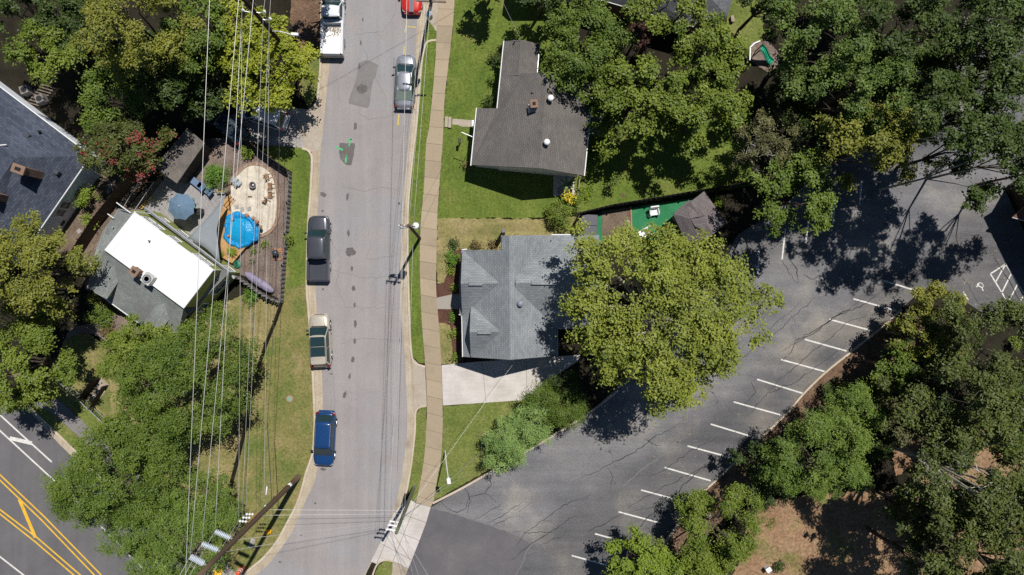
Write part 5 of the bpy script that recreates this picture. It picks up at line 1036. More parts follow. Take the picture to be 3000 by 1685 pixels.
# shade sail
t = thing('shade_sail', 'grey triangular shade sail stretched over the terrace edge', 'shade sail', P(640, 690)); V3 = [P(662, 568, 2.5), P(550, 698, 2.9), P(645, 770, 3.0)]; mb = MB(); n = 10; grid = {}
cen = (V3[0] + V3[1] + V3[2]) / 3
for i in range(n + 1):
    for j in range(n + 1 - i):
        k = n - i - j; w = Vector((i, j, k)) / n; p = V3[0] * w[0] + V3[1] * w[1] + V3[2] * w[2]; e = (1 - w[0]) * (1 - w[1]) * (1 - w[2]); edge = max(w[0] * w[1] * (1 - w[2]), w[1] * w[2] * (1 - w[0]), w[0] * w[2] * (1 - w[1]))
        p = p + (cen - p) * (.5 * edge + 1.7 * w[0] * w[2] * (1 - w[1])); p.z -= .25 * e - .05; grid[i, j] = len(mb.v); mb.v.append(p)
for i in range(n):
    for j in range(n - i):
        mb.f.append([grid[i, j], grid[i + 1, j], grid[i, j + 1]]); mb.mi.append(0)
        if i + j < n - 1: mb.f.append([grid[i + 1, j], grid[i + 1, j + 1], grid[i, j + 1]]); mb.mi.append(0)
o = mb.build('cloth', M['sail'], t, True); m = o.modifiers.new('thick', 'SOLIDIFY'); m.thickness = .015
mb = MB(); p = P(664, 566, 0); mb.tube([(p.x * .99, p.y * .99, .2), V3[0] + Vector((.05, .08, .1))], .05, 8); mb.build('post', M['wood'], t)
# bowl planter with a fern, post lamp like vase, wheelbarrow, hose reel, kayak tarp, small grill on bricks
t = thing('planter_stand', 'tan wooden stand with a plank arm at the terrace corner below the round shrub', 'planter', P(672, 561, .2)); p = P(672, 561)
mb = MB(); mb.lathe((p.x, p.y, .2), [(.22, 0), (.28, .3), (.22, .55), (.16, .6)], 14); mb.build('urn', M['wood'], t); mb = MB(); q = P(650, 561, .75); mb.box(q, (1.0, .12, .08), R(2)); mb.build('arm', M['deckwood'], t)
t = thing('kettle_grill', 'round black kettle grill on red bricks beside the weathered fence', 'grill', P(813, 745)); p = P(813, 743)
mb = MB(); mb.lathe((p.x, p.y, .62), [(.10, -.22), (.26, -.08), (.29, .03), (.26, .14), (.14, .24), (.03, .27)], 18); mb.build('kettle', plain('blue_black_enamel', (.045, .06, .075), .3), t, True)
for k in range(3): mb = MB(); a = k * 2.094; mb.tube([(p.x + .15 * math.cos(a), p.y + .15 * math.sin(a), .5), (p.x + .3 * math.cos(a), p.y + .3 * math.sin(a), .12)], .015, 5); mb.build('leg', M['steel'], t)
mb = MB(); q = p + Vector((0, 0, .9)); mb.box(q, (.14, .03, .03)); mb.build('handle', M['black'], t)
mb = MB(); c0 = P(817, 746, .15)
for i in range(4):
    for j in range(6):
        if 1 <= i <= 2 and 1 <= j <= 3: continue
        mb.box((c0.x - .33 + i * .22, c0.y - .45 + j * .18, .15), (.20, .16, .09))
tag(mb.build('brick_pad', M['terracotta']), 'square ring of red bricks under the black kettle grill', 'bricks')
t = thing('fire_bowl', 'dark clay pot standing just below the black kettle grill', 'pot', P(812, 758, .15)); p = P(812, 757); mb = MB(); mb.lathe((p.x, p.y, .15), [(.1, 0), (.15, .15), (.13, .3), (.09, .3), (.06, .1)], 12); mb.build('pot_body', M['black'], t)
t = thing('covered_kayak', 'long lavender tarp bundle lying along the diagonal weathered fence', 'boat', P(765, 828), None, R(-33.5)); mb = MB(); n = 20; k = 12; rgk = random.Random(4)
for i in range(n + 1):
    u = i / n * 2 - 1; w = .37 * max(.2, 1 - abs(u) ** 5) ** .6; zc = .45 + .02 * math.sin(i * 1.7); hh = .26 * max(.15, 1 - abs(u) ** 3) ** .5
    for q in range(k): a = q / k * 6.283; jw = 1 + .10 * rgk.uniform(-1, 1); mb.v.append(Vector((u * 1.50, w * jw * math.cos(a), zc + hh * jw * math.sin(a))))
mb.f = [[i * k + q, i * k + (q + 1) % k, (i + 1) * k + (q + 1) % k, (i + 1) * k + q] for i in range(n) for q in range(k)] + [list(range(k)), list(range(n * k, n * k + k))]; mb.mi = [0] * len(mb.f); mb.build('tarp', M['purple'], t, True, local=True)
for s in (-1, 1): mb = MB(); mb.box((s * .8, 0, .1), (.08, .7, .2)); mb.build('cradle', M['wood_dark'], t, local=True)
for s in (-.5, .15, .8): mb = MB(); mb.lathe((s, 0, .45), [(.41, -.02), (.41, .02)], 14, axis=(1, 0, 0)); 
t = thing('hose_reel', 'green metal garden swing seat frame beside the lime green house corner', 'garden seat', P(698, 776)); p = P(698, 775); mb = MB()
for k in range(7): a = R(-35 + k * 25); mb.tube([(p.x - .25, p.y + .15 * math.cos(a * 1), .15 + .3), (p.x, p.y + .28 * math.sin(a), .55), (p.x + .3, p.y - .05, .2)], .025, 5)
mb.build('frame', M['greenmetal'], t); mb = MB(); mb.lathe((p.x, p.y, .12), [(.36, 0), (.38, .12), (.3, .24), (.1, .3)], 12); mb.build('cover', M['greenmetal'], t)
t = thing('pool_pump', 'small white pool pump beside the lower rim of the pool', 'pump', P(723, 724, .1)); p = P(723, 722); mb = MB(); mb.box((p.x, p.y, .28), (.30, .2, .3), R(15)); o = mb.build('housing', M['white'], t); bevel(o, .05); mb = MB(); mb.tube([(p.x, p.y, .3), (p.x - .2, p.y + .25, .35)], .04, 6); mb.build('hose', M['black'], t)
# chain link run and lumber by the terrace, yard clutter behind the pale walled house
t = thing('kennel_frame', 'thin white pipe kennel frame in the dim strip left of the terrace', 'kennel', P(410, 570)); mb = MB(); q = [(405, 535), (450, 534), (395, 615), (360, 610)]
for z in (.1, 1.7): mb.tube([P(a, b, z) for a, b in q + q[:1]], .03, 5)
for a, b in q: mb.tube([P(a, b, 0), P(a, b, 1.75)], .03, 5)
mb.build('pipes', M['steel'], t)
for k, (a, b, lb) in enumerate((((414, 612), (444, 577), 'orange plank nearest the terrace in the stack of two'), ((410, 610), (430, 588), 'shorter orange plank on the far side from the terrace'))):
    A, B = P(*a, .3), P(*b, .3); m = (A + B) / 2; mb = MB(); mb.box((m.x, m.y, .28), ((B - A).length, .16, .06), math.atan2((B - A).y, (B - A).x)); tag(mb.build('lumber_plank', plain('yellow_lumber', (.50, .33, .11), .8)), lb, 'plank', 'planks beside the terrace')
t = thing('pallet', 'dark slatted pallet behind the pale walled house', 'pallet', P(105, 280)); mb = MB()
for i in range(8): a, b = P(80 + i * 6, 300 - i * 7.5, .15), P(120 + i * 6, 312 - i * 7.5, .15); m = (a + b) / 2; mb.box(m, ((b - a).length, .09, .04), math.atan2((b - a).y, (b - a).x))
mb.build('slats', M['wood'], t); mb = MB()
for s in (0.1, .9): a, b = P(80 + 40 * s, 300 + 12 * s, .06), P(122 + 40 * s, 247 + 12 * s, .06); m = (a + b) / 2; mb.box(m, ((b - a).length, .1, .1), math.atan2((b - a).y, (b - a).x))
mb.build('bearers', M['wood_dark'], t)
for px, py, lb in ((86, 270, 'grey condenser box nearest the wall behind the pale walled house'), (131, 296, 'grey condenser box right of the pallet behind the pale walled house')):
    t = thing('condenser_unit', lb, 'air conditioner', P(px, py), 'condensers behind the pale walled house'); p = P(px, py); mb = MB(); mb.box((p.x, p.y, .4), (.7, .7, .75), R(20)); mb.build('case', M['tie'], t); mb = MB(); mb.lathe((p.x, p.y, .78), [(.26, 0), (.26, .03), (.05, .04)], 14); mb.build('fan_grille', M['black'], t)
for k, (px, py) in enumerate(((300, 574), (297, 597), (297, 603), (232, 678), (318, 562), (325, 547))):
    if k == 2: continue
    mb = MB(); p = P(px, py, .08); mb.box(p, (.38, .36, .06), R(12 * k)); tag(mb.build('stepping_stone', M['dirt'] if k < 3 else M['gravel']), ['pale stepping stone nearest the leafy shrub', 'pale stepping stone just below the leafy shrub stone', '', 'lone square stepping stone right of the pale walled house window', 'stepping stone near the foot of the red flowering tree', 'stepping stone closest to the red flowering tree trunk'][k], 'stepping stone', 'stepping stones beside the pale walled house')
# ---------------------------------------------------------------- turf yard
sheet('turf', [(1687, 640), (1780, 622), (1880, 604), (2000, 584), (2060, 575), (2080, 700), (1900, 730), (1690, 700)], 0.04, M['turf'], 0)
sheet('dirt_patch', [(1762, 620), (1846, 606), (1852, 700), (1850, 730), (1766, 730), (1764, 660)], 0.05, M['dirt'], 0.04, seed=70)
mb = MB(); a, b = P(1847, 606, .08), P(1852, 700, .08); m = (a + b) / 2; mb.box(m, (.12, (a - b).length, .14), R(2)); tag(mb.build('timber_edge', M['terracotta']), 'brown timber edging between the bare dirt and the green turf', 'edging')
t = thing('spa_tub', 'dark grey square hot tub cover at the left end of the turf yard', 'hot tub', P(1722, 664), None, R(-3)); mb = MB(); mb.box((0, 0, .42), (1.35, 1.9, .8)); mb.build('cabinet', M['wood_dark'], t, local=True)
for s in (-1, 1): mb = MB(); mb.box((0, s * .49, .87), (1.42, .96, .12)); o = mb.build('cover_half', plain('grey_vinyl', (.085, .085, .10), .6), t, local=True); bevel(o, .03); mb = MB(); mb.box((-.72, s * .5, .8), (.05, .3, .06)); mb.build('strap', M['white'], t, local=True)
def wicker(px, py, rz, label, lying=False):
    t = thing('white_lounge_chair', label, 'chair', P(px, py, .05), 'white chairs on the green turf', R(rz)); mb = MB()
    mb.box((0, .0, .38), (.66, .62, .12)); o = mb.build('seat', M['white'], t, local=True); bevel(o, .04); mb = MB(); mb.box((0, -.36, .62), (.80, .14, .75), 0, rx=R(10)); o = mb.build('backrest', M['white'], t, local=True); bevel(o, .05)
    for s in (-1, 1): mb = MB(); mb.tube([(s * .36, -.3, .55), (s * .40, .1, .62), (s * .36, .34, .4), (s * .36, .34, 0)], .07, 7); mb.build('armrest', M['white'], t, True, local=True)
    if lying: t.rotation_euler = (R(70), 0, R(rz)); t.location.z += .2
    return t
wicker(1913, 623, -172, 'white armchair standing alone on the open green turf'); wicker(1903, 676, -60, 'white armchair partly under the big pale green tree', True)
mb = MB(); mb.lathe(P(1839, 652, .05), [(.22, 0), (.20, .05), (.02, .06)], 14); tag(mb.build('stone_disc', M['gravel']), 'pale round stone on the bare dirt patch', 'stone')
for px, py, s in ((1780, 551, 5.0), (1824, 573, 5.5), (1887, 565, 4.5), (1905, 548, 3.5)): 
    q = [(px + s * random.Random(k + px).uniform(.8, 1.2) * math.cos(k * .524), py + s * 1.1 * random.Random(k + py).uniform(.8, 1.2) * math.sin(k * .524)) for k in range(12)]; sheet('dirt_spot', q, .118, M['litter'], 0)
t = thing('water_barrel_group', 'three grey buckets on the concrete patio beside the palm plant', 'buckets', P(1640, 562, .16)); 
for px, py in ((1636, 556), (1645, 561), (1636, 566)): mb = MB(); mb.lathe(P(px, py, .16), [(.11, 0), (.14, .32), (.12, .32), (.1, .05)], 12); mb.build('bucket', M['steel'], t)
# play slide at the top right
t = thing('play_slide', 'green plastic slide in a bark bed between the right hand trees', 'slide', P(2245, 165)); mb = MB(); A, B = P(2228, 142, 1.5), P(2262, 185, .25); d = (B - A).normalized(); nn = Vector((-d.y, d.x, 0)).normalized(); pr = []
for i in range(9):
    u = i / 8; c = A.lerp(B, u); c.z = .25 + 1.3 * (.5 + .5 * math.cos(math.pi * min(1, u * 1.05))); pr.append((c - nn * .30 + Vector((0, 0, .16)), c - nn * .24, c + nn * .24, c + nn * .30 + Vector((0, 0, .16))))
for i in range(8):
    for k in range(3): mb.face([pr[i][k], pr[i][k + 1], pr[i + 1][k + 1], pr[i + 1][k]])
o = mb.build('chute', M['slide'], t, True); m = o.modifiers.new('thick', 'SOLIDIFY'); m.thickness = .03
mb = MB()
for s in (-.3, .3):
    q = A + nn * s; mb.tube([(q.x, q.y, 0), (q.x, q.y, 1.9)], .05, 6)
mb.build('post', M['wood'], t)
mb = MB(); L_ = [P(*p, .1) for p in ((2196, 178), (2197, 140), (2210, 128), (2226, 121))]
for a, b in zip(L_, L_[1:]): m = (a + b) / 2; mb.box((m.x, m.y, .1), ((b - a).length, .10, .2), math.atan2((b - a).y, (b - a).x))
tag(mb.build('bed_edging', M['white']), 'white timber edging round the bark bed of the green slide', 'edging')
t = thing('small_crate', 'pale wooden crate on the grass by the dark slate roof', 'crate', P(2142, 60), None, R(10)); mb = MB(); mb.box((0, 0, .2), (.25, .5, .36)); mb.build('box', M['wood_pale'], t, local=True); mb = MB(); mb.box((0, 0, .4), (.28, .53, .04)); mb.build('lid', M['wood_pale'], t, local=True)
# ---------------------------------------------------------------- street things
def hydrant(px, py, mat, label):
    t = thing('fire_hydrant', label, 'fire hydrant', P(px, py, .11)); p = P(px, py, .11); mb = MB(); mb.lathe(p, [(.17, 0), (.17, .05), (.12, .06), (.115, .5), (.16, .52), (.16, .56), (.13, .64), (.05, .72), (.03, .78)], 16); mb.build('barrel', mat, t, True)
    for a in (0, 2.1, 4.2): mb = MB(); mb.lathe(p + Vector((.12 * math.cos(a), .12 * math.sin(a), .42)), [(.07, 0), (.07, .08), (.09, .09), (.09, .13)], 10, axis=(math.cos(a), math.sin(a), 0)); mb.build('nozzle_cap', mat, t)
hydrant(790, 1556, M['yellow'], 'yellow fire hydrant on the grass beside the curving kerb')
t = thing('traffic_drum', 'orange traffic drum with white bands at the bottom kerb corner', 'traffic drum', P(708, 1668, .11)); p = P(708, 1668, .11); mb = MB(); mb.lathe(p, [(.30, 0), (.30, .04), (.24, .05), (.23, .4), (.21, .75), (.19, .95), (.06, 1.0)], 18); mb.build('drum', M['orange'], t)
for z, r in ((.3, .236), (.62, .222)): mb = MB(); mb.lathe(p + Vector((0, 0, z)), [(r, 0), (r + .006, .01), (r, .13)], 18); mb.build('reflective_band', M['white'], t)
t = thing('sewer_manhole', 'round concrete manhole with a green lid in the dry verge', 'manhole', P(848, 1170)); p = P(849, 1169, .1); mb = MB(); mb.lathe(p, [(.33, 0), (.32, .09), (.21, .09), (.21, .03)], 24); mb.build('collar', M['paver_brick'], t); mb = MB(); mb.lathe(p + Vector((0, 0, .03)), [(.21, 0), (.21, .05), (.04, .06)], 20); mb.build('lid', plain('pale_green_lid', (.20, .33, .23), .7), t)
t = thing('manhole_cover', 'round manhole cover in the dark square patch with green marks', 'manhole', P(1017, 446)); p = P(1017, 446, .017); mb = MB(); mb.lathe(p, [(.30, 0), (.30, .012), (.25, .012)], 24); mb.build('frame', M['stain'], t); mb = MB(); mb.lathe(p, [(.24, 0), (.24, .016), (.03, .016)], 20); mb.build('lid', plain('rusty_iron', (.13, .105, .09), .6, .4, .3), t)
t = thing('valve_box', 'pale utility box lid in the grass beside the pole shadow', 'utility box', P(738, 1592)); p = P(738, 1592, .12); mb = MB(); mb.box(p, (.45, .85, .1), R(-18)); o = mb.build('lid', M['gravel'], t); bevel(o, .02)
sheet('curb_ramp', [(643, 1637), (652, 1640), (696, 1682), (640, 1740), (600, 1700), (612, 1670)], 0.125, M['apron'], thick=.1)
sheet('tactile_paving', [(648, 1648), (661, 1661), (640, 1700), (612, 1700), (616, 1682)], 0.135, M['tactile'], 0.03, seed=77, thick=.02)
t = thing('yard_lamp', 'thin white lamp post with a square head on the corner lawn', 'lamp post', P(1302, 1320, .11)); mb = MB(); top = P(1313, 1400, 5.6); b0 = P(1304, 1322, .1); mb.tube([b0, b0.lerp(top, .5) + Vector((0, 0, .2)), top], .06, 8, .05); mb.build('post', M['white'], t); mb = MB(); mb.box(top + Vector((.05, -.28, .05)), (.34, .52, .16), R(8), taper=.85); o = mb.build('lamp_head', M['white'], t); bevel(o, .04)
t = thing('junction_box', 'small white utility pedestal on the brown lawn at the bottom right', 'utility box', P(2244, 1662)); p = P(2244, 1662, .1); mb = MB(); mb.box((p.x, p.y, .4), (.40, .36, .62), R(35)); o = mb.build('cabinet', M['white'], t); bevel(o, .02); mb = MB(); mb.box((p.x, p.y, .73), (.46, .42, .05), R(35)); mb.build('lid', M['white'], t)
t = thing('metal_sign', 'small pale sign plate in the shrubs beside the parking lot kerb', 'sign', P(2062, 1497)); mb = MB(); p = P(2062, 1497); mb.tube([p, p + Vector((0, 0, 1.4))], .03, 6); mb.build('post', M['steel'], t); mb = MB(); mb.box(p + Vector((0, 0, 1.35)), (.35, .5, .05), R(25), rx=R(50)); mb.build('plate', M['white'], t)
t = thing('mailbox', 'dark mailbox on a post in the lush lawn beside its shadow', 'mailbox', P(1347, 440)); p = P(1348, 421, .1); mb = MB(); mb.box((p.x, p.y, .55), (.09, .09, 1.1)); mb.build('post', M['wood_dark'], t); mb = MB(); mb.box((p.x, p.y, 1.15), (.22, .46, .24)); o = mb.build('box', M['black'], t); bevel(o, .06, 3)
# stair blocks beside the front path of the brown roofed house
for k, (px, py, lb) in enumerate(((1308, 358, 'pale step block nearest the pavement on the front path'), (1318, 360, 'pale step block nearest the house on the front path'))):
    mb = MB(); p = P(px, py, .16); mb.box((p.x, p.y, .14 + .04 * k), (.26, .95, .22 + .06 * k), R(-2)); tag(mb.build('stone_step', M['apron_old']), lb, 'step', 'steps of the front path')
# ---------------------------------------------------------------- utility poles and wires
def pole(name, label, base, top, r0, r1, mat):
    """base, top: world points"""
    t = thing(name, label, 'utility pole', base); mb = MB(); n = 9
    mb.tube([base.lerp(top, i / n) for i in range(n + 1)], r0, 14, r1); mb.build('shaft', mat, t, True); return t
def insul_string(t, a, b, r=.13, n=10, mat=None):
    mb = MB(); d = (b - a); L = d.length; d.normalize(); mb.tube([a, b], r * .3, 6)
    for i in range(n): c = a + d * (L * (i + .5) / n); mb.lathe(c, [(r * .4, -.35 * L / n), (r, -.05 * L / n), (r * .9, .1 * L / n), (r * .4, .35 * L / n)], 12, axis=d)
    return mb.build('insulator', mat or M['insul'], t, True)
def arm(t, a, b, w=.11, mat=None, name='crossarm'):
    mb = MB(); m = (a + b) / 2; d = b - a; mb.box(m, (d.length, w, w), math.atan2(d.y, d.x)); return mb.build(name, mat or M['wood'], t)
bp = pole('transmission_pole', 'tall leaning looking timber transmission pole with long grey insulators by the kerb curve', P(876, 1396), P(580, 1690, 21.4), .24, .16, M['pole'])
def bpz(z): a, b = P(876, 1396), P(580, 1690, 21.4); return a.lerp(b, z / 21.4)
ENDS = []
for z, (px, py) in ((15.6, (630, 1557)), (17.7, (591, 1593)), (19.9, (557, 1631))):
    e = P(px, py, z + .5); a = bpz(z); d = (e - a).normalized(); insul_string(bp, a + d * .35, e, .20, 10); mb = MB(); mb.tube([a, a + d * .4], .05, 6); mb.build('bracket', M['steel'], bp); ENDS.append(e)
E2 = []
for z, (px, py) in ((10.4, (719, 1507)), (11.2, (709, 1517)), (12.1, (699, 1527))):
    e = P(px, py, z + .3); a = bpz(z); d = (e - a).normalized(); q = a + d * ((e - a).length - .6); mb = MB(); mb.tube([a, q], .025, 6); mb.build('standoff_arm', M['orange'], bp); insul_string(bp, q, e, .11, 3, M['white']); E2.append(e)
mb = MB(); c = bpz(3.1) + Vector((.1, .16, .1)); mb.box(c, (.22, .30, .34), R(35)); mb.build('sign_plate', M['white'], bp); mb = MB(); c = bpz(8.6) + Vector((-.2, .1, 0)); mb.lathe(c, [(.05, 0), (.09, .12), (.05, .24)], 8); mb.build('spool_insulator', M['white'], bp)
up = pole('utility_pole', 'dark creosote pole rising out of the bright maple with a white street lamp arm', P(893, 207), P(694, -24, 16.6), .19, .13, M['pole_dark'])
def upz(z): return P(893, 207).lerp(P(694, -24, 16.6), z / 16.6)
mb = MB(); a = upz(9.6); e = P(852, 101, 10.3); mb.tube([a, a.lerp(e, .5) + Vector((0, 0, .25)), e], .035, 6); lm = mb.build('lamp_arm', M['white'], up); mb = MB(); mb.box(e + Vector((.28, 0, .014)), (.60, .26, .16), R(-3), taper=.8); o = mb.build('lamp_head', M['white'], lm); bevel(o, .05, 3)
U = []
for z, s in ((13.2, -1), (13.2, 1), (11.9, 1)):
    a = upz(z); e = a + Vector((s * .75, -.05 * s, .1)); mb = MB(); mb.tube([a, a.lerp(e, .5) + Vector((0, 0, -.12)), e], .035, 6); mb.build('bracket_arm', M['steel'], up); mb = MB(); mb.lathe(e, [(.04, 0), (.11, .08), (.06, .14), (.10, .20), (.03, .28)], 10); mb.build('insulator', M['white'], up); U.append(e + Vector((0, 0, .28)))
mb = MB(); a = upz(10.9); mb.tube([a + Vector((.2, .05, -.35)), a + Vector((.2, .05, .35))], .10, 8); mb.build('cutout_fuse', M['black'], up)
mp = pole('utility_pole', 'short brown pole at the pavement edge with a white drum and a small lamp', P(1230, 699), P(1197, 660, 10.4), .15, .11, M['pole'])
def mpz(z): return P(1230, 699).lerp(P(1197, 660, 10.4), z / 10.4)
mb = MB(); c = mpz(8.6) + Vector((.42, .12, -.4)); mb.lathe(c, [(.20, 0), (.24, .04), (.24, .75), (.27, .78), (.22, .88), (.05, .92)], 18); mb.build('transformer', M['white'], mp, True)
mb = MB(); a = mpz(8.0); e = P(1188, 667, 8.5); mb.tube([a, e], .03, 6); la = mb.build('lamp_arm', M['steel'], mp); mb = MB(); mb.box(e + Vector((-.18, .014, .0)), (.5, .22, .14), R(8), taper=.8); o = mb.build('lamp_head', M['white'], la); bevel(o, .04)
for z in (9.9, 8.9): arm(mp, mpz(z) + Vector((-.85, .1, 0)), mpz(z) + Vector((.45, -.05, 0)))
for z, s in ((10.05, -.75), (10.05, -.35), (10.05, .35), (9.05, -.7)): c = mpz(z) + Vector((s, 0, 0)); mb = MB(); mb.lathe(c, [(.03, 0), (.08, .08), (.03, .16)], 8); mb.build('insulator', M['white'], mp)
gp = pole('utility_pole', 'greenish pole with stub insulators standing at the concrete apron corner', P(1215, 1424), P(1161, 1562, 11.8), .16, .12, M['pole_green'])
def gpz(z): return P(1215, 1424).lerp(P(1161, 1562, 11.8), z / 11.8)
GI = []
for z in (9.6, 10.4, 11.3):
    a = gpz(z); e = a + Vector((-.75, .12, .05)); arm(gp, a, e, .10, M['white'], 'standoff_arm'); mb = MB(); mb.lathe(e, [(.04, -.05), (.10, .04), (.05, .1), (.09, .16), (.03, .24)], 8); mb.build('insulator', M['white'], gp); GI.append(e + Vector((0, 0, .22)))
fp_ = pole('utility_pole', 'pole beyond the top edge whose shadow with crossarm falls on the street', P(1266, -6), P(1262, -4, 10.6), .15, .11, M['pole'])
q = P(1262, -4, 10.6); arm(fp_, Vector((q.x - 1.15, q.y + .05, 10.1)), Vector((q.x + 1.1, q.y - .05, 10.1)), .12); mb = MB(); mb.lathe((q.x - .42, q.y, 7.0), [(.24, 0), (.26, .05), (.26, .8), (.1, .9)], 14); mb.build('transformer', M['steel'], fp_)
def wire(label, a, b, r=.017, sag=0.0, ext=(0, 0), mat=None, group='overhead wires', name='power_line'):
    d = b - a; A = a - d * ext[0]; B = b + d * ext[1]; n = 14; mb = MB()
    mb.tube([A.lerp(B, i / n) - Vector((0, 0, 4 * sag * (i / n) * (1 - i / n))) for i in range(n + 1)], r, 5); return tag(mb.build(name, mat or M['wire'], None, True), label, 'wire', group)
wire('leftmost long wire running the height of the photo', P(614, 0, 20), P(544, 1680, 21), ext=(.2, .15))
wire('second long wire from the left ending at the lowest grey insulator', P(699, 0, 19), ENDS[2], ext=(.2, 0)); wire('third long wire from the left ending at the middle grey insulator', P(742, 0, 17.5), ENDS[1], ext=(.2, 0)); wire('fourth long wire from the left ending at the upper grey insulator', U[0], ENDS[0])
wire('left wire of the three ending at the small white insulators', U[0], E2[2], .012); wire('middle wire of the three ending at the small white insulators', U[1], E2[1], .012); wire('right wire of the three ending at the small white insulators', U[2], E2[0], .012)
wire('pale wire between the dark pole and the spool on the tall pole', upz(10.9) + Vector((.3, 0, 0)), bpz(8.9) + Vector((-.2, .1, .1)), .012)
wire('wire above the dark pole continuing past the top edge from its left arm', U[0], P(748, -200, 14), .012); wire('wire above the dark pole continuing past the top edge from its upper right arm', U[1], P(803, -200, 14), .012); wire('wire above the dark pole continuing past the top edge from its lower right arm', U[2], P(806, -220, 13), .012)
wire('thick black cable with a white splice sleeve dropping to the tall pole', P(783, 1240, 8.0), bpz(7.7), .03, mat=M['wire_dark']); wire('white splice sleeve on the thick black cable', P(782, 1425, 7.6), P(779, 1450, 7.6), .07, mat=M['white'], group=None, name='cable_splice')
wire('thick black cable running up the verge to the dark pole', upz(7.5), P(783, 1240, 8.0), .018, 1.0, mat=M['wire_dark'])
for e, (px, py), lb in ((ENDS[2], (500, 1735), 'lowest'), (ENDS[1], (515, 1735), 'middle'), (ENDS[0], (528, 1735), 'upper')): wire('wire leaving the %s grey insulator towards the bottom edge' % lb, e, P(px, py, e.z), ext=(0, .4))
for e, tx, lb in ((E2[0], 640, 'right'), (E2[2], 610, 'left')): wire('wire leaving the %s small white insulator down behind the tall pole' % lb, e, P(tx - 60, 1760, e.z), .012)
T4 = [P(1244, -60, 9.4), P(1252, -60, 9.9), P(1259, -60, 9.9), P(1266, -60, 9.9)]; M4 = [mpz(9.05) + Vector((-.7, 0, .1)), mpz(10.1) + Vector((-.35, 0, .1)), mpz(10.1) + Vector((.0, 0, .15)), mpz(10.1) + Vector((.35, 0, .1))]
for k, lb in enumerate(('leftmost', 'second', 'third', 'rightmost')): wire('%s of the four wires along the verge north of the short brown pole' % lb, T4[k], M4[k], .010)
G4 = [GI[0], GI[1], GI[2], gpz(8.8) + Vector((.05, .1, 0))]; MM = [mpz(10.1) + Vector((-.75, 0, .1)), mpz(10.1) + Vector((-.35, 0, .1)), mpz(10.2), mpz(9) + Vector((-.6, 0, 0))]
for k, lb in enumerate(('leftmost', 'second', 'third', 'rightmost')): wire('%s of the four wires between the short brown pole and the greenish pole' % lb, MM[k], G4[k], .010)
wire('single bright wire over the steel grey sedan down the right lane', P(1192, 0, 10), P(1165, 1260, 10), .014, ext=(.1, .24)); wire('low cable hugging the right gutter', mpz(6.5), gpz(7.0), .014)
for a, b, lb in ((bpz(15.6), gpz(9.2), 'upper of the two bright wires crossing the street near the bottom'), (bpz(17.7), gpz(9.5), 'lower of the two bright wires crossing the street near the bottom'), (bpz(10.6), gpz(7.6), 'thin wire crossing the street at the level of the white insulators'), (bpz(9.3), gpz(6.8), 'faint topmost wire crossing the street near the bottom')): wire(lb, a, b, .012)
wire('bright guy wire from the greenish pole to the feathery cedar', gpz(9.6), P(1415, 1322, .4), .014); wire('faint lower guy wire from the greenish pole across the corner lawn', gpz(8.2), P(1372, 1386, .3), .012)
wire('wire from the greenish pole across the apron to the bottom edge, rightmost', gpz(10.6), P(1250, 1680, 9.5), .014, ext=(0, .3)); wire('wire from the greenish pole across the apron to the bottom edge, middle', gpz(9.6), P(1224, 1680, 8.5), .012, ext=(0, .3)); wire('wire from the greenish pole across the apron to the bottom edge, leftmost', gpz(9.0), P(1208, 1680, 8.0), .012, ext=(0, .3))
wire('service wire from the short brown pole to the mast of the brown roofed house', mpz(9.6), PW((1352, 388, 3.7)), .008, .2, mat=M['wire_dark']); wire('service wire from beyond the top edge to the ridge of the brown roofed house', P(1460, -20, 7), PW((1526, 117, 4.1)), .012)
wire('dark diagonal wire over the white pickup bed', upz(8.5), P(975, 8, 8.6), .012, ext=(0, 2.5), mat=M['wire_dark']); wire('service wire from the greenish pole over the white driveway', gpz(8.6), PW((1510, 1058, 3.2)), .010, .15)
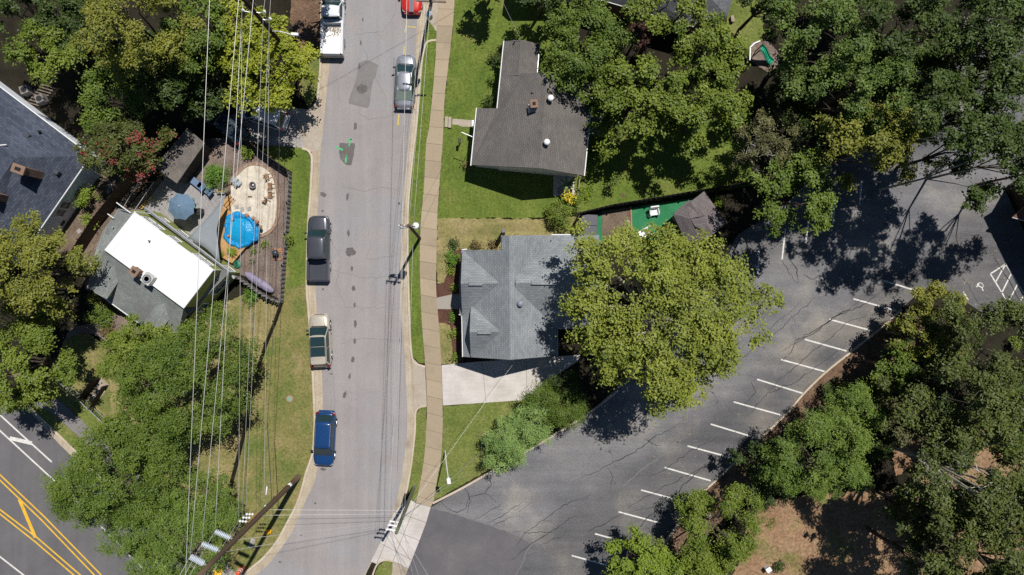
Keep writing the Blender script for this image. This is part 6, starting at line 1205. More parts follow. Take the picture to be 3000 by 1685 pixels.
# ---------------------------------------------------------------- trees and shrubs
L_ = {
 'olive': leafmat('olive_leaves', (.022, .044, .010), (.074, .108, .026), trans=0.13),
 'deep': leafmat('deep_green_leaves', (.020, .042, .010), (.062, .092, .022), trans=0.12),
 'mid': leafmat('mid_green_leaves', (.034, .066, .010), (.098, .132, .024), trans=0.15),
 'fresh': leafmat('fresh_green_leaves', (.050, .088, .012), (.135, .165, .028), trans=0.17),
 'maple': leafmat('bright_maple_leaves', (.085, .120, .012), (.220, .225, .026), (.30, .26, .03), .9, trans=0.18),
 'plane': leafmat('plane_tree_leaves', (.070, .098, .017), (.190, .205, .040), (.26, .21, .05), .92, trans=0.17),
 'oak': leafmat('yellow_green_leaves', (.070, .090, .016), (.185, .180, .038), trans=0.17),
 'forest': leafmat('forest_leaves', (.032, .060, .014), (.094, .132, .030), (.20, .15, .03), .93, trans=0.15),
 'bronze': leafmat('bronze_green_leaves', (.034, .052, .014), (.100, .118, .034), (.16, .09, .035), .88, trans=0.13),
 'dull': leafmat('dull_brown_leaves', (.050, .048, .026), (.120, .115, .055), trans=0.12),
 'cedar': leafmat('feathery_cedar_leaves', (.050, .098, .028), (.150, .205, .075), trans=0.15),
 'fine': leafmat('fine_willow_leaves', (.040, .080, .014), (.115, .155, .034), trans=0.18),
 'crape': leafmat('crape_myrtle_leaves', (.040, .055, .014), (.095, .105, .030), (.36, .055, .06), .66, trans=0.15),
 'flower': leafmat('red_blossom', (.13, .030, .030), (.25, .062, .066), trans=0.18),
 'purpleleaf': leafmat('purple_leaves', (.045, .018, .018), (.095, .042, .038), trans=0.12),
 'lime': leafmat('lime_shrub_leaves', (.075, .125, .014), (.175, .225, .030), trans=0.17),
 'box': leafmat('clipped_shrub_leaves', (.030, .080, .008), (.080, .150, .018), trans=0.12),
 'yellowf': leafmat('yellow_blossom', (.42, .30, .02), (.60, .46, .04), trans=0.18),
 'reddish': leafmat('reddish_shrub_leaves', (.075, .055, .025), (.15, .11, .05), (.20, .07, .05), .85, trans=0.12),
 'palm': leafmat('palm_leaves', (.060, .120, .030), (.150, .220, .070), trans=0.15)}
def quads(name, C, Nn, size, aspect, tint, mat, parent, T=None, seed=0):
    """N leaf-sized diamonds at C with normals Nn"""
    rs = np.random.RandomState(seed); n = len(C); Nn = Nn / np.maximum(1e-6, np.linalg.norm(Nn, axis=1, keepdims=True))
    if T is None: T = rs.normal(size=(n, 3))
    T = T - Nn * np.sum(T * Nn, 1, keepdims=True); T /= np.maximum(1e-6, np.linalg.norm(T, axis=1, keepdims=True)); B = np.cross(Nn, T)
    s = size[:, None]; fold = Nn * s * 0.18
    V = np.stack([C - T * s, C - B * s * aspect + fold - T * s * .1, C + T * s, C + B * s * aspect + fold - T * s * .1], 1).reshape(-1, 3) - np.array(OFF.get(parent, Vector((0, 0, 0))))
    me = bpy.data.meshes.new(name); me.vertices.add(4 * n); me.vertices.foreach_set('co', V.astype(np.float32).ravel())
    me.loops.add(4 * n); me.loops.foreach_set('vertex_index', np.arange(4 * n, dtype=np.int32)); me.polygons.add(n); me.polygons.foreach_set('loop_start', np.arange(0, 4 * n, 4, dtype=np.int32))
    at = me.attributes.new('tint', 'FLOAT', 'FACE'); at.data.foreach_set('value', np.clip(tint, 0, 1).astype(np.float32))
    me.update(calc_edges=True); me.materials.append(mat); o = bpy.data.objects.new(name, me); COL.objects.link(o)
    if parent is not None: o.parent = parent; OFF[o] = OFF.get(parent)
    return o
def crown(parent, c, rx, ry, rz, mat, seed, per=120, leaf=.15, lobes=None, lob=(.20, .34), low=-.35, upb=.9, aspect=.55, name='crown', thin=0.0, rugged=False):
    rs = np.random.RandomState(seed); c = np.array(c); rm = (rx + ry) / 2; area = math.pi * rx * ry
    if leaf > .1 or 'tree' in str(parent.name): per, leaf = per * 2.3, leaf * .74
    N = int(area * per)
    nl = lobes or int(max(7, 10 + rm * 4.2))
    if rugged: nl = int(nl * .72)
    zz = rs.uniform(low, 1, nl); az = np.arange(nl) * 2.39996 + rs.uniform(-.5, .5, nl); rr = np.sqrt(np.maximum(0, 1 - zz ** 2)); f = rs.uniform(.50, .86, nl) ** .8
    ph = rs.uniform(0, 6.28, 4)
    wob = 1 + .13 * np.sin(2 * az + ph[0]) + .10 * np.sin(3 * az + ph[1]) + .07 * np.sin(5 * az + ph[2])
    zj = rs.uniform(-.30, .22, nl) * rz * (1.4 if rugged else .6)
    LC = np.stack([rr * np.cos(az) * f * wob * rx, rr * np.sin(az) * f * wob * ry, zz * f * rz + zj], 1); LR = rm * rs.uniform(lob[0], lob[1], nl); LT = rs.uniform(0, 1, nl)
    w = LR ** 2; li = rs.choice(nl, size=max(30, int(N / 38)), p=w / w.sum()); m = len(li)
    d = rs.normal(size=(m, 3)); d[:, 2] += .55; d /= np.linalg.norm(d, axis=1, keepdims=True); rad = rs.uniform(.45, 1.08, m) ** .7
    SC = LC[li] + d * (LR[li] * rad)[:, None] * np.array([1, 1, .75]); ST = rs.uniform(0, 1, m); SR = rs.uniform(.15, .34, m) * (.62 + .05 * rm)
    if thin: keep = rs.uniform(size=m) > thin; SC, d, ST, SR, li = SC[keep], d[keep], ST[keep], SR[keep], li[keep]; m = len(li)
    si = rs.randint(0, m, N); g = rs.normal(size=(N, 3)) * SR[si][:, None] * np.array([1, 1, .55]); C = SC[si] + g + c
    C[:, 2] = np.maximum(C[:, 2], .12)
    Nn = np.array([.12, .2, upb]) + d[si] * .5 + rs.normal(size=(N, 3)) * .36
    tint = LT[li[si]] * .28 + ST[si] * .34 + rs.uniform(size=N) * .38
    quads(name, C, Nn, leaf * rs.uniform(.65, 1.3, N), aspect, tint, mat, parent, seed=seed); return LC + c, LR
def trunk(parent, base, c, LC, r, mat, nlimb=10, seed=0, reach=.85):
    rs = random.Random(seed); mb = MB(); c = Vector(c); fork = base.lerp(Vector((c.x, c.y, max(.6, c.z * .55))), .8)
    mb.tube([base - Vector((0, 0, .1)), base.lerp(fork, .3), base.lerp(fork, .7), fork], r, 9, r * .7)
    idx = list(range(len(LC))); rs.shuffle(idx)
    for i in idx[:nlimb]:
        e = Vector(LC[i]); e = fork.lerp(e, reach); mdl = fork.lerp(e, .5) + Vector((rs.uniform(-.3, .3), rs.uniform(-.3, .3), .25 * (e - fork).length * .4))
        mb.tube([fork, fork.lerp(mdl, .5), mdl, mdl.lerp(e, .5) + Vector((rs.uniform(-.2, .2), rs.uniform(-.2, .2), .05)), e], r * .5, 6, r * .10)
        for _ in range(2): q = mdl.lerp(e, rs.uniform(.2, .8)); mb.tube([q, q + Vector((rs.uniform(-1, 1), rs.uniform(-1, 1), rs.uniform(.1, .6))) * min(1.6, r * 5)], r * .18, 5, r * .05)
    mb.build('trunk', mat, parent, True)
def tree(name, label, px, py, rpx, zc, pal, seed, rzf=.72, ell=1.0, bark='bark', group='trees', cat='tree', nlimb=9, **kw):
    c = P(px, py, zc); k = S * (H - zc) / H; rx = rpx * k * 1.06; ry = rx * ell; tall = pal in ('forest', 'olive', 'bronze', 'oak') and zc > 5
    zc += 1.2 if tall else 0; c = P(px, py, zc); rz = min(rx * rzf * (1.4 if tall else 1.0), zc * .85)
    t = thing(name, label, cat, (c.x, c.y, 0), group); LC, LR = crown(t, c, rx, ry, rz, L_[pal], seed, rugged=pal in ('forest', 'olive', 'bronze', 'deep', 'oak', 'fresh'), **kw); trunk(t, Vector((c.x, c.y, 0)), c, LC, (.07 + rx * .045) * (.5 if zc > 12 else 1), M[bark], min(nlimb, 6) if zc > 12 and not name.startswith('sparse') else nlimb, seed); return t
def shrub(label, px, py, rpx, hgt, pal, seed, name='shrub', cat='shrub', group='garden shrubs', per=420, leaf=.075, ell=1.0, **kw):
    c = P(px, py, hgt * .5); r = rpx * S; t = thing(name, label, cat, (c.x, c.y, .08), group); kw.setdefault('low', -.2)
    LC, LR = crown(t, c, r, r * ell, hgt * .5, L_[pal], seed, per=per, leaf=leaf, lobes=kw.pop('lobes', 14), lob=kw.pop('lob', (.28, .42)), **kw); mb = MB(); b = Vector((c.x, c.y, .05))
    for q in range(min(5, len(LC))): mb.tube([b, Vector(LC[q]).lerp(b, .3)], .025, 5, .01)
    mb.build('stems', M['bark'], t); return t
# the big plane tree and the trees round the parking lot
tree('plane_tree', 'huge pale green plane tree spreading over the grey house and parking lot', 1936, 918, 288, 8.6, 'plane', 11, .62, .98, 'bark_pale', per=105, leaf=.15, lobes=150, lob=(.11, .19), nlimb=26, thin=.0, low=-.15)
tree('deciduous_tree', 'broad dark green tree overlapping the brown grey roof corner', 1706, 138, 138, 4.6, 'mid', 21, .75, 1.0, per=125, leaf=.14, lobes=52, lob=(.16, .27))
tree('deciduous_tree', 'glossy green tree between the brown grey roof and the broad middle tree', 1865, 290, 130, 6.0, 'fresh', 22, .75, .95, per=115, leaf=.16, lobes=40, lob=(.15, .27))
tree('deciduous_tree', 'tall fresh green tree left of the play slide', 2085, 175, 105, 7.0, 'fresh', 23, .8, 1.15, per=120, leaf=.16, lobes=40, lob=(.15, .27))
tree('deciduous_tree', 'fresh green tree above the shaded back lawn', 2070, 330, 120, 6.5, 'fresh', 24, .75, .85, per=110, leaf=.16, lobes=38, lob=(.15, .27))
tree('deciduous_tree', 'green tree covering the middle of the dark slate roof', 1955, 30, 100, 7.5, 'fresh', 25, .7, .7, per=120, leaf=.15)
tree('deciduous_tree', 'young dark leaved tree filling the gap behind the glossy green tree', 1770, 330, 55, 3.2, 'mid', 26, .8, 1.1, per=120, leaf=.14)
tree('small_tree', 'purple leaved small tree in the dark gap under the slate roof', 1865, 112, 36, 3.0, 'purpleleaf', 27, .8, 1.3, per=220, leaf=.10, nlimb=5)
tree('deciduous_tree', 'large sunlit forest tree right of the green slide', 2400, 110, 135, 8.5, 'forest', 31, .8, .95, per=120, leaf=.14, lobes=55, lob=(.12, .22), thin=.08)
tree('deciduous_tree', 'forest tree with yellowing tips below the large sunlit one', 2480, 270, 150, 8.0, 'forest', 32, .78, .95, per=105, leaf=.14, lobes=52, lob=(.12, .22), thin=.12)
tree('deciduous_tree', 'forest tree with golden leaves over the shaded lot edge', 2520, 425, 125, 8.4, 'oak', 33, .8, .85, per=105, leaf=.15, lobes=40, lob=(.13, .24), thin=.1)
tree('deciduous_tree', 'golden tipped tree at the edge of the dappled lot', 2645, 395, 95, 8.0, 'oak', 34, .8, 1.0, per=100, leaf=.15, thin=.1)
tree('sparse_tree', 'sparse brownish tree with bare twigs beside the mauve shed', 2240, 430, 95, 6.5, 'dull', 35, .8, 1.15, 'bark_pale', per=85, leaf=.11, nlimb=26, thin=.35)
tree('deciduous_tree', 'dark tree hanging over the shaded stalls below the sparse brownish tree', 2330, 575, 110, 8.0, 'mid', 36, .75, 1.05, per=95, leaf=.15, lobes=34, thin=.12)
tree('deciduous_tree', 'wide dark olive tree at the top edge among the forest trees', 2660, 90, 145, 9.0, 'olive', 41, .75, .95, per=95, leaf=.15, lobes=52, lob=(.12, .22), thin=.15)
tree('deciduous_tree', 'dark olive tree in the top right corner', 2930, 60, 150, 10.0, 'olive', 42, .75, .9, per=95, leaf=.15, lobes=48, lob=(.12, .22), thin=.15, nlimb=16, bark='bark_pale')
tree('deciduous_tree', 'dim olive tree between the golden trees and the gravelly gap', 2730, 250, 120, 8.0, 'olive', 43, .8, 1.0, per=80, leaf=.15, lobes=44, lob=(.12, .22), thin=.2, nlimb=14, bark='bark_pale')
tree('sparse_tree', 'half dead tree with pale bare branches at the lot edge', 2805, 345, 100, 13.5, 'olive', 44, .6, 1.1, 'bark_pale', per=75, leaf=.14, nlimb=16, thin=.2)
tree('deciduous_tree', 'dark tree at the right edge overhanging the dappled lot', 2920, 470, 125, 13.0, 'olive', 45, .6, 1.25, 'bark_pale', per=100, leaf=.15, nlimb=10, thin=.08)
tree('deciduous_tree', 'low dark tree filling the gap left of the dark right edge tree', 2800, 440, 70, 6.5, 'olive', 462, .8, 1.0, per=105, leaf=.14)
tree('deciduous_tree', 'dark tree at the right edge above the brown metal roof', 2995, 285, 140, 13.0, 'olive', 46, .6, 1.0, per=100, leaf=.15, thin=.08)
tree('deciduous_tree', 'dark olive tree over the gravelly gap right of the dim olive tree', 2880, 200, 120, 10.0, 'olive', 461, .6, 1.0, per=100, leaf=.15, thin=.08)
tree('deciduous_tree', 'dark tree in deep shade behind the green slide at the top edge', 2260, -10, 75, 7.0, 'deep', 47, .8, 1.0, per=110, leaf=.15)
tree('deciduous_tree', 'low dark tree just right of the green slide bed', 2310, 240, 70, 4.0, 'deep', 48, .7, 1.2, per=110, leaf=.15)
tree('deciduous_tree', 'dark understorey tree left of the golden forest trees', 2380, 400, 75, 3.5, 'deep', 49, .7, 1.2, per=110, leaf=.15)
tree('deciduous_tree', 'tall tree past the right edge that dapples the lot beside the hatched bay', 3290, 450, 140, 13.0, 'olive', 421, .8, 1.1, per=95, leaf=.15, thin=.1)
tree('deciduous_tree', 'tall tree past the right edge that shades the middle of the lot', 3100, 430, 130, 13.0, 'olive', 422, .8, 1.0, per=90, leaf=.15, thin=.12)
tree('deciduous_tree', 'dark understorey tree in the middle of the top right forest', 2560, 200, 110, 4.5, 'deep', 423, .8, 1.2, per=100, leaf=.15)
tree('deciduous_tree', 'dark understorey tree under the dim olive trees at the top right', 2800, 150, 130, 4.5, 'deep', 424, .7, 1.0, per=90, leaf=.15)
tree('deciduous_tree', 'dark understorey tree at the top edge above the large sunlit tree', 2480, -20, 110, 5.0, 'deep', 425, .7, .8, per=100, leaf=.15)
tree('deciduous_tree', 'low dark tree in the shade between the golden trees and the dead one', 2680, 330, 80, 3.5, 'deep', 426, .8, 1.0, per=90, leaf=.15)
tree('deciduous_tree', 'low dark tree in shade below the tall olive tree at the top left', 430, 200, 110, 3.8, 'deep', 427, .8, 1.0, per=100, leaf=.15)
tree('deciduous_tree', 'low dark tree in shade between the top left corner trees', 230, 140, 90, 3.6, 'deep', 428, .8, 1.1, per=100, leaf=.15)
tree('deciduous_tree', 'low dark tree under the yellow green tree by the wires', 650, 220, 80, 3.6, 'deep', 429, .8, 1.2, per=100, leaf=.15)
tree('deciduous_tree', 'low dark tree filling the bank behind the bronze tinged tree', 2700, 1120, 110, 3.4, 'deep', 430, .8, 1.0, per=100, leaf=.15)
tree('deciduous_tree', 'low dark tree filling the bank between the bronze green trees', 2900, 1240, 130, 3.8, 'deep', 431, .8, .9, per=100, leaf=.15)
tree('deciduous_tree', 'dark tree in the lower right filling the gap above the bottom corner tree', 2980, 1480, 120, 7.5, 'bronze', 433, .75, 1.0, per=110, leaf=.14)
tree('deciduous_tree', 'low dark tree under the tall trees of the bottom right corner', 2800, 1500, 120, 3.4, 'deep', 434, .7, 1.0, per=100, leaf=.15)
tree('deciduous_tree', 'dark tree at the very bottom edge near the right corner', 2960, 1680, 110, 6.5, 'bronze', 435, .75, .9, per=105, leaf=.14)
tree('deciduous_tree', 'low dark tree on the bank left of the dull grey brown tree', 2560, 1290, 70, 3.0, 'deep', 436, .8, 1.0, per=100, leaf=.14)
tree('deciduous_tree', 'low dark tree in shade along the lot kerb under the round fine leaved tree', 2290, 1390, 75, 2.8, 'deep', 432, .8, 1.2, per=100, leaf=.14)
# the planted bank on the lower right of the lot
tree('deciduous_tree', 'pale topped round tree on the planted bank nearest the hatched bay', 2750, 905, 72, 4.6, 'oak', 51, .8, 1.0, per=150, leaf=.13)
tree('deciduous_tree', 'pale green tree left of the pale topped round tree on the bank', 2695, 985, 75, 5.0, 'oak', 52, .8, 1.1, per=125, leaf=.14)
tree('deciduous_tree', 'bronze tinged tree at the right edge below the hatched bay', 2890, 1000, 135, 6.5, 'bronze', 53, .75, 1.05, per=115, leaf=.14, lobes=46, lob=(.13, .23), thin=.08)
tree('deciduous_tree', 'big bronze green tree in the middle of the right bank', 2800, 1160, 150, 7.0, 'bronze', 54, .72, .9, per=115, leaf=.14, lobes=52, lob=(.12, .22), thin=.08)
tree('deciduous_tree', 'dark tree on the bank below the kerb bend', 2620, 1075, 78, 4.6, 'mid', 55, .8, 1.0, per=120, leaf=.14)
tree('sparse_tree', 'dull grey brown thin tree among the green trees of the right bank', 2650, 1230, 92, 4.8, 'dull', 56, .8, .8, per=130, leaf=.11, nlimb=20, thin=.2)
tree('willow_tree', 'round fine leaved bright tree left of the dull grey brown one', 2400, 1330, 150, 6.4, 'fine', 57, .75, 1.0, per=165, leaf=.13, aspect=.32, lobes=58, lob=(.13, .23))
tree('willow_tree', 'fine leaved tree on the bank above the round bright one', 2500, 1210, 88, 5.0, 'fine', 58, .75, 1.0, per=150, leaf=.13, aspect=.32)
tree('deciduous_tree', 'dark tree in the lower right quarter above the bottom corner', 2850, 1400, 175, 10.0, 'bronze', 59, .72, .9, per=115, leaf=.14, lobes=55, lob=(.12, .22), thin=.08, nlimb=16, bark='bark_pale')
tree('deciduous_tree', 'dark tree in the bottom right corner', 2865, 1590, 185, 10.0, 'bronze', 60, .72, .95, per=110, leaf=.14, lobes=52, lob=(.12, .22), thin=.10)
tree('deciduous_tree', 'shaded olive tree at the right end of the small brown clearing', 2680, 1500, 80, 6.0, 'bronze', 621, .75, 1.0, per=95, leaf=.14, thin=.2)
tree('deciduous_tree', 'green tree at the right edge beside the big bronze green one', 3010, 1250, 100, 8.0, 'mid', 61, .75, 1.3, per=105, leaf=.15)
tree('deciduous_tree', 'shaded tree at the bottom edge left of the bottom right corner', 2700, 1650, 100, 6.5, 'bronze', 62, .75, .9, per=80, leaf=.14, thin=.25)
tree('young_tree', 'yellow green young tree at the bottom edge of the parking lot', 1870, 1650, 105, 4.0, 'lime', 63, .8, .85, per=150, leaf=.14, lobes=34, lob=(.16, .26))
tree('young_tree', 'bright leafy tree at the bottom right of the lot kerb', 2105, 1560, 130, 4.4, 'fresh', 64, .7, 1.0, per=170, leaf=.13, aspect=.42, lobes=44, lob=(.14, .25))
tree('young_tree', 'leafy tree at the bottom edge between the lot and brown lawn', 2010, 1665, 110, 3.6, 'fresh', 65, .7, .8, per=150, leaf=.13)
tree('deciduous_tree', 'tree in shade along the kerb left of the round fine leaved tree', 2240, 1420, 62, 3.6, 'deep', 66, .8, 1.1, per=120, leaf=.13)
tree('young_tree', 'dark slim tree whose shadow crosses the middle stall lines', 2215, 1345, 55, 3.8, 'deep', 67, .9, 1.0, per=110, leaf=.12)
# hedge between driveway lawn and lot
for k, (px, py, r, z_, pal, lb) in enumerate(((1482, 1315, 66, 2.6, 'cedar', 'feathery bright cedar at the corner lawn end of the hedge row'), (1560, 1245, 62, 2.6, 'cedar', 'cedar second from the corner lawn end of the hedge row'), (1590, 1180, 55, 2.8, 'mid', 'dark evergreen touching the corner of the white driveway'), (1660, 1200, 62, 3.2, 'mid', 'dark evergreen half under the huge plane tree'), (1650, 1130, 48, 2.8, 'deep', 'deep shaded evergreen beside the driveway end'), (1500, 1250, 40, 2.0, 'cedar', 'small feathery cedar behind the corner cedar'))):
    tree('cedar_tree', lb, px, py, r, z_, pal, 70 + k, .95, 1.0, group='evergreens of the hedge row', per=260, leaf=.13, aspect=.22, lobes=30, lob=(.2, .34), nlimb=6)
# left side trees
tree('deciduous_tree', 'tall olive green tree at the top left with feathery boughs', 400, 80, 165, 8.6, 'oak', 81, .72, .95, per=125, leaf=.13, lobes=58, lob=(.13, .22))
tree('deciduous_tree', 'green tree between the tall olive tree and the bright maple', 575, 90, 100, 8.0, 'mid', 82, .75, 1.1, per=120, leaf=.14, lobes=38, lob=(.14, .24))
tree('deciduous_tree', 'rounded tree over the dark corner behind the pale walled house', 140, 165, 82, 6.0, 'fresh', 83, .8, 1.05, per=130, leaf=.14)
tree('deciduous_tree', 'dark tree in the top left corner', 60, 40, 90, 6.0, 'deep', 84, .75, 1.0, per=110, leaf=.15, thin=.15)
tree('deciduous_tree', 'leafy green tree above the red flowering tree', 335, 290, 100, 5.2, 'mid', 85, .75, .95, per=140, leaf=.14, lobes=36)
tree('crape_myrtle', 'red flowering crape myrtle beside the pale walled house', 365, 435, 120, 4.8, 'crape', 86, .7, .72, per=170, leaf=.13, lobes=40, lob=(.14, .25))
cr = bpy.data.objects['crape_myrtle']; cc = P(365, 435, 5.0); crown(cr, cc, 120 * S * .925, 86 * S * .925, 2.7, L_['flower'], 861, per=42, leaf=.10, lobes=70, lob=(.10, .20), name='blossom', thin=.45)
tree('deciduous_tree', 'dark green tree in the shaded middle of the top left group', 520, 230, 115, 5.5, 'deep', 87, .75, 1.0, per=120, leaf=.15, lobes=36)
tree('deciduous_tree', 'dark low tree left of the parked white SUV', 600, 290, 75, 4.0, 'deep', 88, .75, .8, per=110, leaf=.14)
tree('deciduous_tree', 'dark tree behind the tall olive tree at the top edge', 250, 30, 80, 6.0, 'deep', 89, .75, 1.0, per=100, leaf=.15)
tree('maple_tree', 'bright yellow green maple beside the street under the wires', 795, 195, 125, 5.6, 'maple', 90, .72, 1.15, per=125, leaf=.15, lobes=48, lob=(.13, .24), thin=.05)
tree('maple_tree', 'yellow green tree left of the bright maple under the wires', 690, 110, 70, 6.5, 'maple', 91, .75, 1.4, per=110, leaf=.15, thin=.1)
tree('deciduous_tree', 'dark tree at the top edge behind the dark pole', 700, -40, 80, 6.0, 'deep', 92, .75, .8, per=100, leaf=.15)
tree('deciduous_tree', 'big yellow green tree at the left edge below the pale walled house', 100, 800, 165, 6.4, 'oak', 93, .72, .95, per=150, leaf=.13, lobes=62, lob=(.12, .21))
tree('deciduous_tree', 'dark green tree at the left edge above the main road', 60, 1075, 140, 6.6, 'fresh', 94, .75, 1.15, per=130, leaf=.14, lobes=46, lob=(.13, .23))
tree('deciduous_tree', 'pale green tree in front of the lime green house', 405, 1020, 105, 4.6, 'fresh', 95, .75, .9, per=165, leaf=.12, lobes=44, lob=(.14, .23))
tree('oak_tree', 'big fine leaved green tree below the lime green house', 560, 1110, 205, 6.2, 'mid', 96, .62, .88, per=165, leaf=.12, aspect=.42, lobes=82, lob=(.10, .18))
tree('oak_tree', 'wide round green tree overhanging the main road', 335, 1395, 205, 6.2, 'mid', 97, .6, .72, per=165, leaf=.12, aspect=.42, lobes=80, lob=(.10, .18))
tree('oak_tree', 'green tree joining the wide round tree and the big fine leaved one', 420, 1270, 120, 5.0, 'mid', 98, .65, .9, per=150, leaf=.12, aspect=.42, lobes=50, lob=(.13, .22))
tree('willow_tree', 'feathery light green tree at the bottom edge left of the tall pole', 495, 1575, 190, 5.0, 'fine', 99, .6, .72, per=175, leaf=.13, aspect=.28, lobes=62, lob=(.12, .21))
tree('willow_tree', 'feathery light green tree crossed by wires near the dry verge', 585, 1470, 115, 4.6, 'fine', 100, .62, .7, per=170, leaf=.13, aspect=.28, lobes=40)
tree('deciduous_tree', 'tree beyond the top edge throwing a spiky shadow on the front lawn', 1432, -62, 52, 4.6, 'maple', 101, .8, 1.0, per=150, leaf=.16)
tree('deciduous_tree', 'dark tree at the top edge between the lush lawn and the broad tree', 1590, -35, 70, 6.0, 'deep', 102, .8, 1.0, per=110, leaf=.15)
tree('deciduous_tree', 'tree over the bark strip beside the white pickup at the top edge', 905, -70, 62, 6.5, 'deep', 103, .8, 1.0, per=100, leaf=.15, thin=.2)
# shrubs
SH = [('bright clipped round shrub at the roof corner of the grey house', 1331, 758, 20, 1.0, 'box'), ('dark clipped shrub above the bright round one', 1328, 717, 13, .8, 'deep'), ('reddish shrub left of the other reddish shrub on the dry lawn edge', 1392, 717, 15, .8, 'reddish'), ('small reddish shrub right of the larger one on the dry lawn edge', 1441, 718, 12, .7, 'reddish'), ('tiny green shrub just below the bright clipped round shrub', 1320, 792, 9, .5, 'lime'), ('small green shrub beside the walkway at the upper red mulch bed', 1328, 845, 9, .7, 'lime'),
      ('topmost small shrub in the lower red mulch bed', 1328, 931, 10, .7, 'box'), ('second small shrub in the lower red mulch bed', 1327, 974, 10, .6, 'lime'), ('lowest small shrub in the lower red mulch bed by the driveway', 1335, 1047, 11, .8, 'mid'),
      ('dark shrub at the upper wing wall of the brown roofed house', 1452, 176, 17, 1.1, 'deep'), ('dark shrub middle of three along the wing of the brown roofed house', 1449, 235, 14, 1.0, 'mid'), ('dark shrub beside the notch of the brown roofed house', 1437, 300, 20, 1.1, 'deep'), ('orange tinged shrub at the lower left corner of the brown roofed house', 1368, 482, 10, .8, 'reddish'),
      ('round bright green shrub between the terrace and the pale patio', 632, 523, 36, 1.9, 'box'), ('yellow green shrub at the top of the bark bed', 724, 446, 17, .9, 'lime'), ('round green shrub below the diagonal weathered fence', 733, 866, 21, 1.2, 'box'), ('yellow green shrub beside the brown board fence', 266, 648, 22, 1.2, 'lime'), ('leafy green shrub under the eave of the pale walled house', 246, 572, 30, 2.2, 'lime'),
      ('low shrub in front of the lime green house dormer', 298, 925, 42, 1.0, 'mid'), ('red tinged flowering shrub in the front mulch bed', 320, 975, 25, .8, 'reddish'), ('yellow green shrub at the dormer corner of the lime green house', 283, 880, 22, .9, 'oak'), ('shrub growing through the weathered fence by the verge', 847, 700, 13, 1.3, 'fresh'),
      ('green vine bush below the corner of the brown grey roof', 1745, 448, 30, .7, 'lime'), ('large leafy bush at the left end of the turf yard', 1640, 620, 44, 2.0, 'fresh'), ('leafy bush above the left end of the turf yard', 1672, 596, 26, 1.8, 'mid'), ('low creeper beside the low pale edge fence', 1710, 565, 22, .5, 'lime'), ('small green bush at the corner of the mauve shed', 2105, 592, 14, .9, 'lime'),
      ('tiny shrub on the brown lawn at the bottom right', 2282, 1660, 14, .7, 'deep'), ('shrub with yellow flowers on the bank beside the kerb', 2480, 1150, 28, 1.3, 'lime'), ('spiky dark green shrub on the bank edge', 2435, 1150, 36, 1.1, 'deep'), ('lime round shrub at the right edge of the bank', 2975, 1005, 18, 1.0, 'lime'), ('dark green shrub on the bank at the lot kerb corner', 2650, 975, 36, 1.4, 'deep'),
      ('shrub at the stall end by the small sign plate', 2020, 1485, 24, 1.2, 'olive'), ('shrub on the bank under the first fine leaved tree', 2580, 1130, 46, 1.7, 'mid'), ('dark shrub at the corner of the flat porch cover', 1790, 390, 30, 1.5, 'deep'), ('shrub by the lime green house side windows', 632, 905, 24, 1.4, 'mid'), ('small yucca like plant in the bark bed upper right', 776, 714, 9, .5, 'fresh'), ('small plant in the bark bed near the pool pump', 742, 733, 8, .4, 'fresh')]
for k, (lb, px, py, r, h, pal) in enumerate(SH):
    kw = dict(per=520, leaf=.06, lobes=22, lob=(.3, .4)) if pal == 'box' else {}
    shrub(lb, px, py, r, h, pal, 200 + k, **kw)
def flowers(parent_px, r, z, n, pal, seed, label, cat='flowers', name='blossom'):
    rs = np.random.RandomState(seed); c = np.array(P(*parent_px, z)); C = c + rs.normal(size=(n, 3)) * np.array([r, r, .12]); o = quads(name, C, np.array([0, 0, 1.]) + rs.normal(size=(n, 3)) * .5, rs.uniform(.05, .1, n), .8, rs.uniform(size=n), L_[pal], None, seed=seed); tag(o, label, cat); return o
flowers((1668, 578), .28, 1.9, 130, 'yellowf', 301, 'yellow flowers on the leafy bush above the turf yard'); flowers((2482, 1146), .30, 1.25, 110, 'yellowf', 302, 'yellow flowers on the bank shrub beside the kerb')
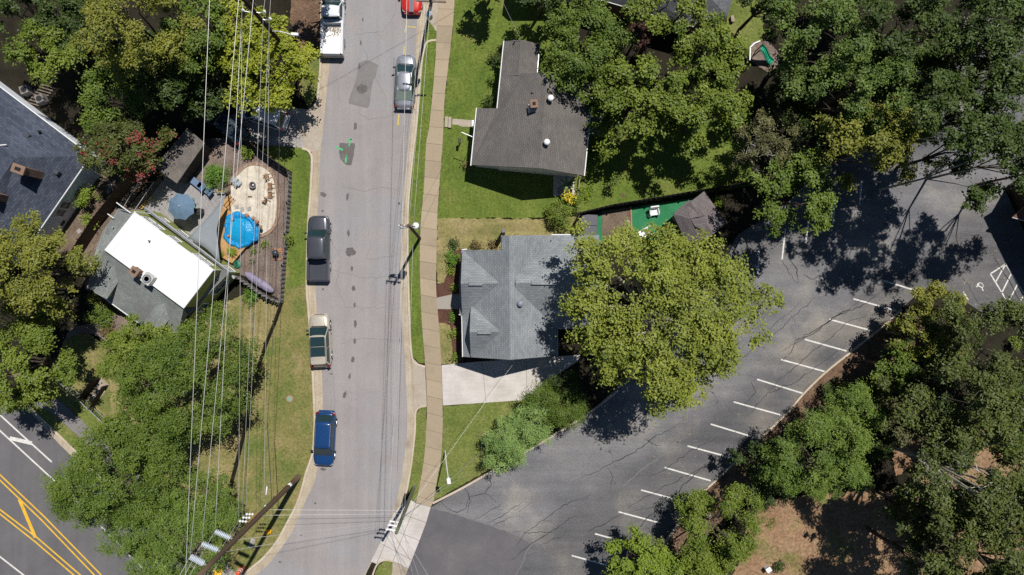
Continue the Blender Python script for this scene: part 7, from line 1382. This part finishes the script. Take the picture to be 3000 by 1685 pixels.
def fronds(label, px, py, z0, n, L, w, droop, pal, seed, name='palm_plant', cat='plant', group=None, z_tip=None):
    """a rosette of drooping leaves"""
    rs = np.random.RandomState(seed); c = np.array(P(px, py, z0)); t = thing(name, label, cat, (c[0], c[1], .1), group); C = []; T = []; Nn = []; Sz = []
    for i in range(n):
        a = i * 2.39996 + rs.uniform(-.2, .2); l = L * rs.uniform(.7, 1.1)
        for j in range(9):
            u = (j + .5) / 9; C.append(c + np.array([math.cos(a) * l * u, math.sin(a) * l * u, .35 * l * u - droop * l * u * u])); T.append([math.cos(a), math.sin(a), .35 - 2 * droop * u]); Nn.append([-.3 * math.cos(a) + rs.normal() * .1, -.3 * math.sin(a), 1]); Sz.append(w * (1.15 - .6 * u))
    quads('leaves', np.array(C), np.array(Nn), np.array(Sz), .55, rs.uniform(size=len(C)), L_[pal], t, T=np.array(T), seed=seed); mb = MB(); mb.tube([(c[0], c[1], .05), tuple(c)], .06, 7, .04); mb.build('stem', M['bark'], t); return t
fronds('palm like banana plant on the concrete patio by the house corner', 1661, 541, 1.7, 9, .85, .17, .42, 'palm', 401)
fronds('fern like plant in a bowl on the orange deck', 678, 737, 1.05, 22, .55, .09, .45, 'lime', 402, 'potted_fern'); fronds('spiky brown yucca in the bark bed below the pool', 739, 766, .3, 26, .36, .05, .15, 'dull', 403, 'yucca'); fronds('spiky plant at the terrace corner of the orange deck', 648, 745, .8, 18, .35, .05, .3, 'lime', 404, 'yucca')
mb = MB(); mb.lathe(P(678, 737, .62), [(.15, 0), (.24, .3), (.22, .34), (.05, .30)], 16); tag(mb.build('planter_bowl', M['gravel']), 'pale bowl holding the fern like plant on the orange deck', 'planter')
t = tree('sapling', 'staked sapling standing alone on the back lawn', 1802, 528, 14, 1.7, 'mid', 405, 1.0, 1.2, per=200, leaf=.09, nlimb=4, lobes=10)
# fallen leaves: uncountable specks on the lot, the lawns and the kerb
rs = np.random.RandomState(77); n = 900; a = np.zeros((n, 3)); 
for i in range(n):
    m_ = rs.randint(0, 4)
    if m_ == 0: q = (rs.uniform(2700, 2990), rs.uniform(700, 930))
    elif m_ == 1: u = rs.uniform(); q = (1930 + u * 690 + rs.normal() * 16, 1615 - u * 680 + rs.normal() * 14 - 12)
    elif m_ == 2: q = (rs.uniform(1900, 2600), rs.uniform(900, 1400))
    else: q = (rs.uniform(2240, 2620), rs.uniform(1450, 1680))
    a[i] = P(q[0], q[1], .10 if m_ == 3 else .032)
o = quads('fallen_leaves', a, np.array([0, 0, 1.]) + rs.normal(size=(n, 3)) * .15, rs.uniform(.03, .075, n), .7, rs.uniform(size=n), M['debris'], None, seed=78); tag(o, 'pale fallen leaves scattered on the parking lot and brown lawn', 'leaves', kind='stuff')
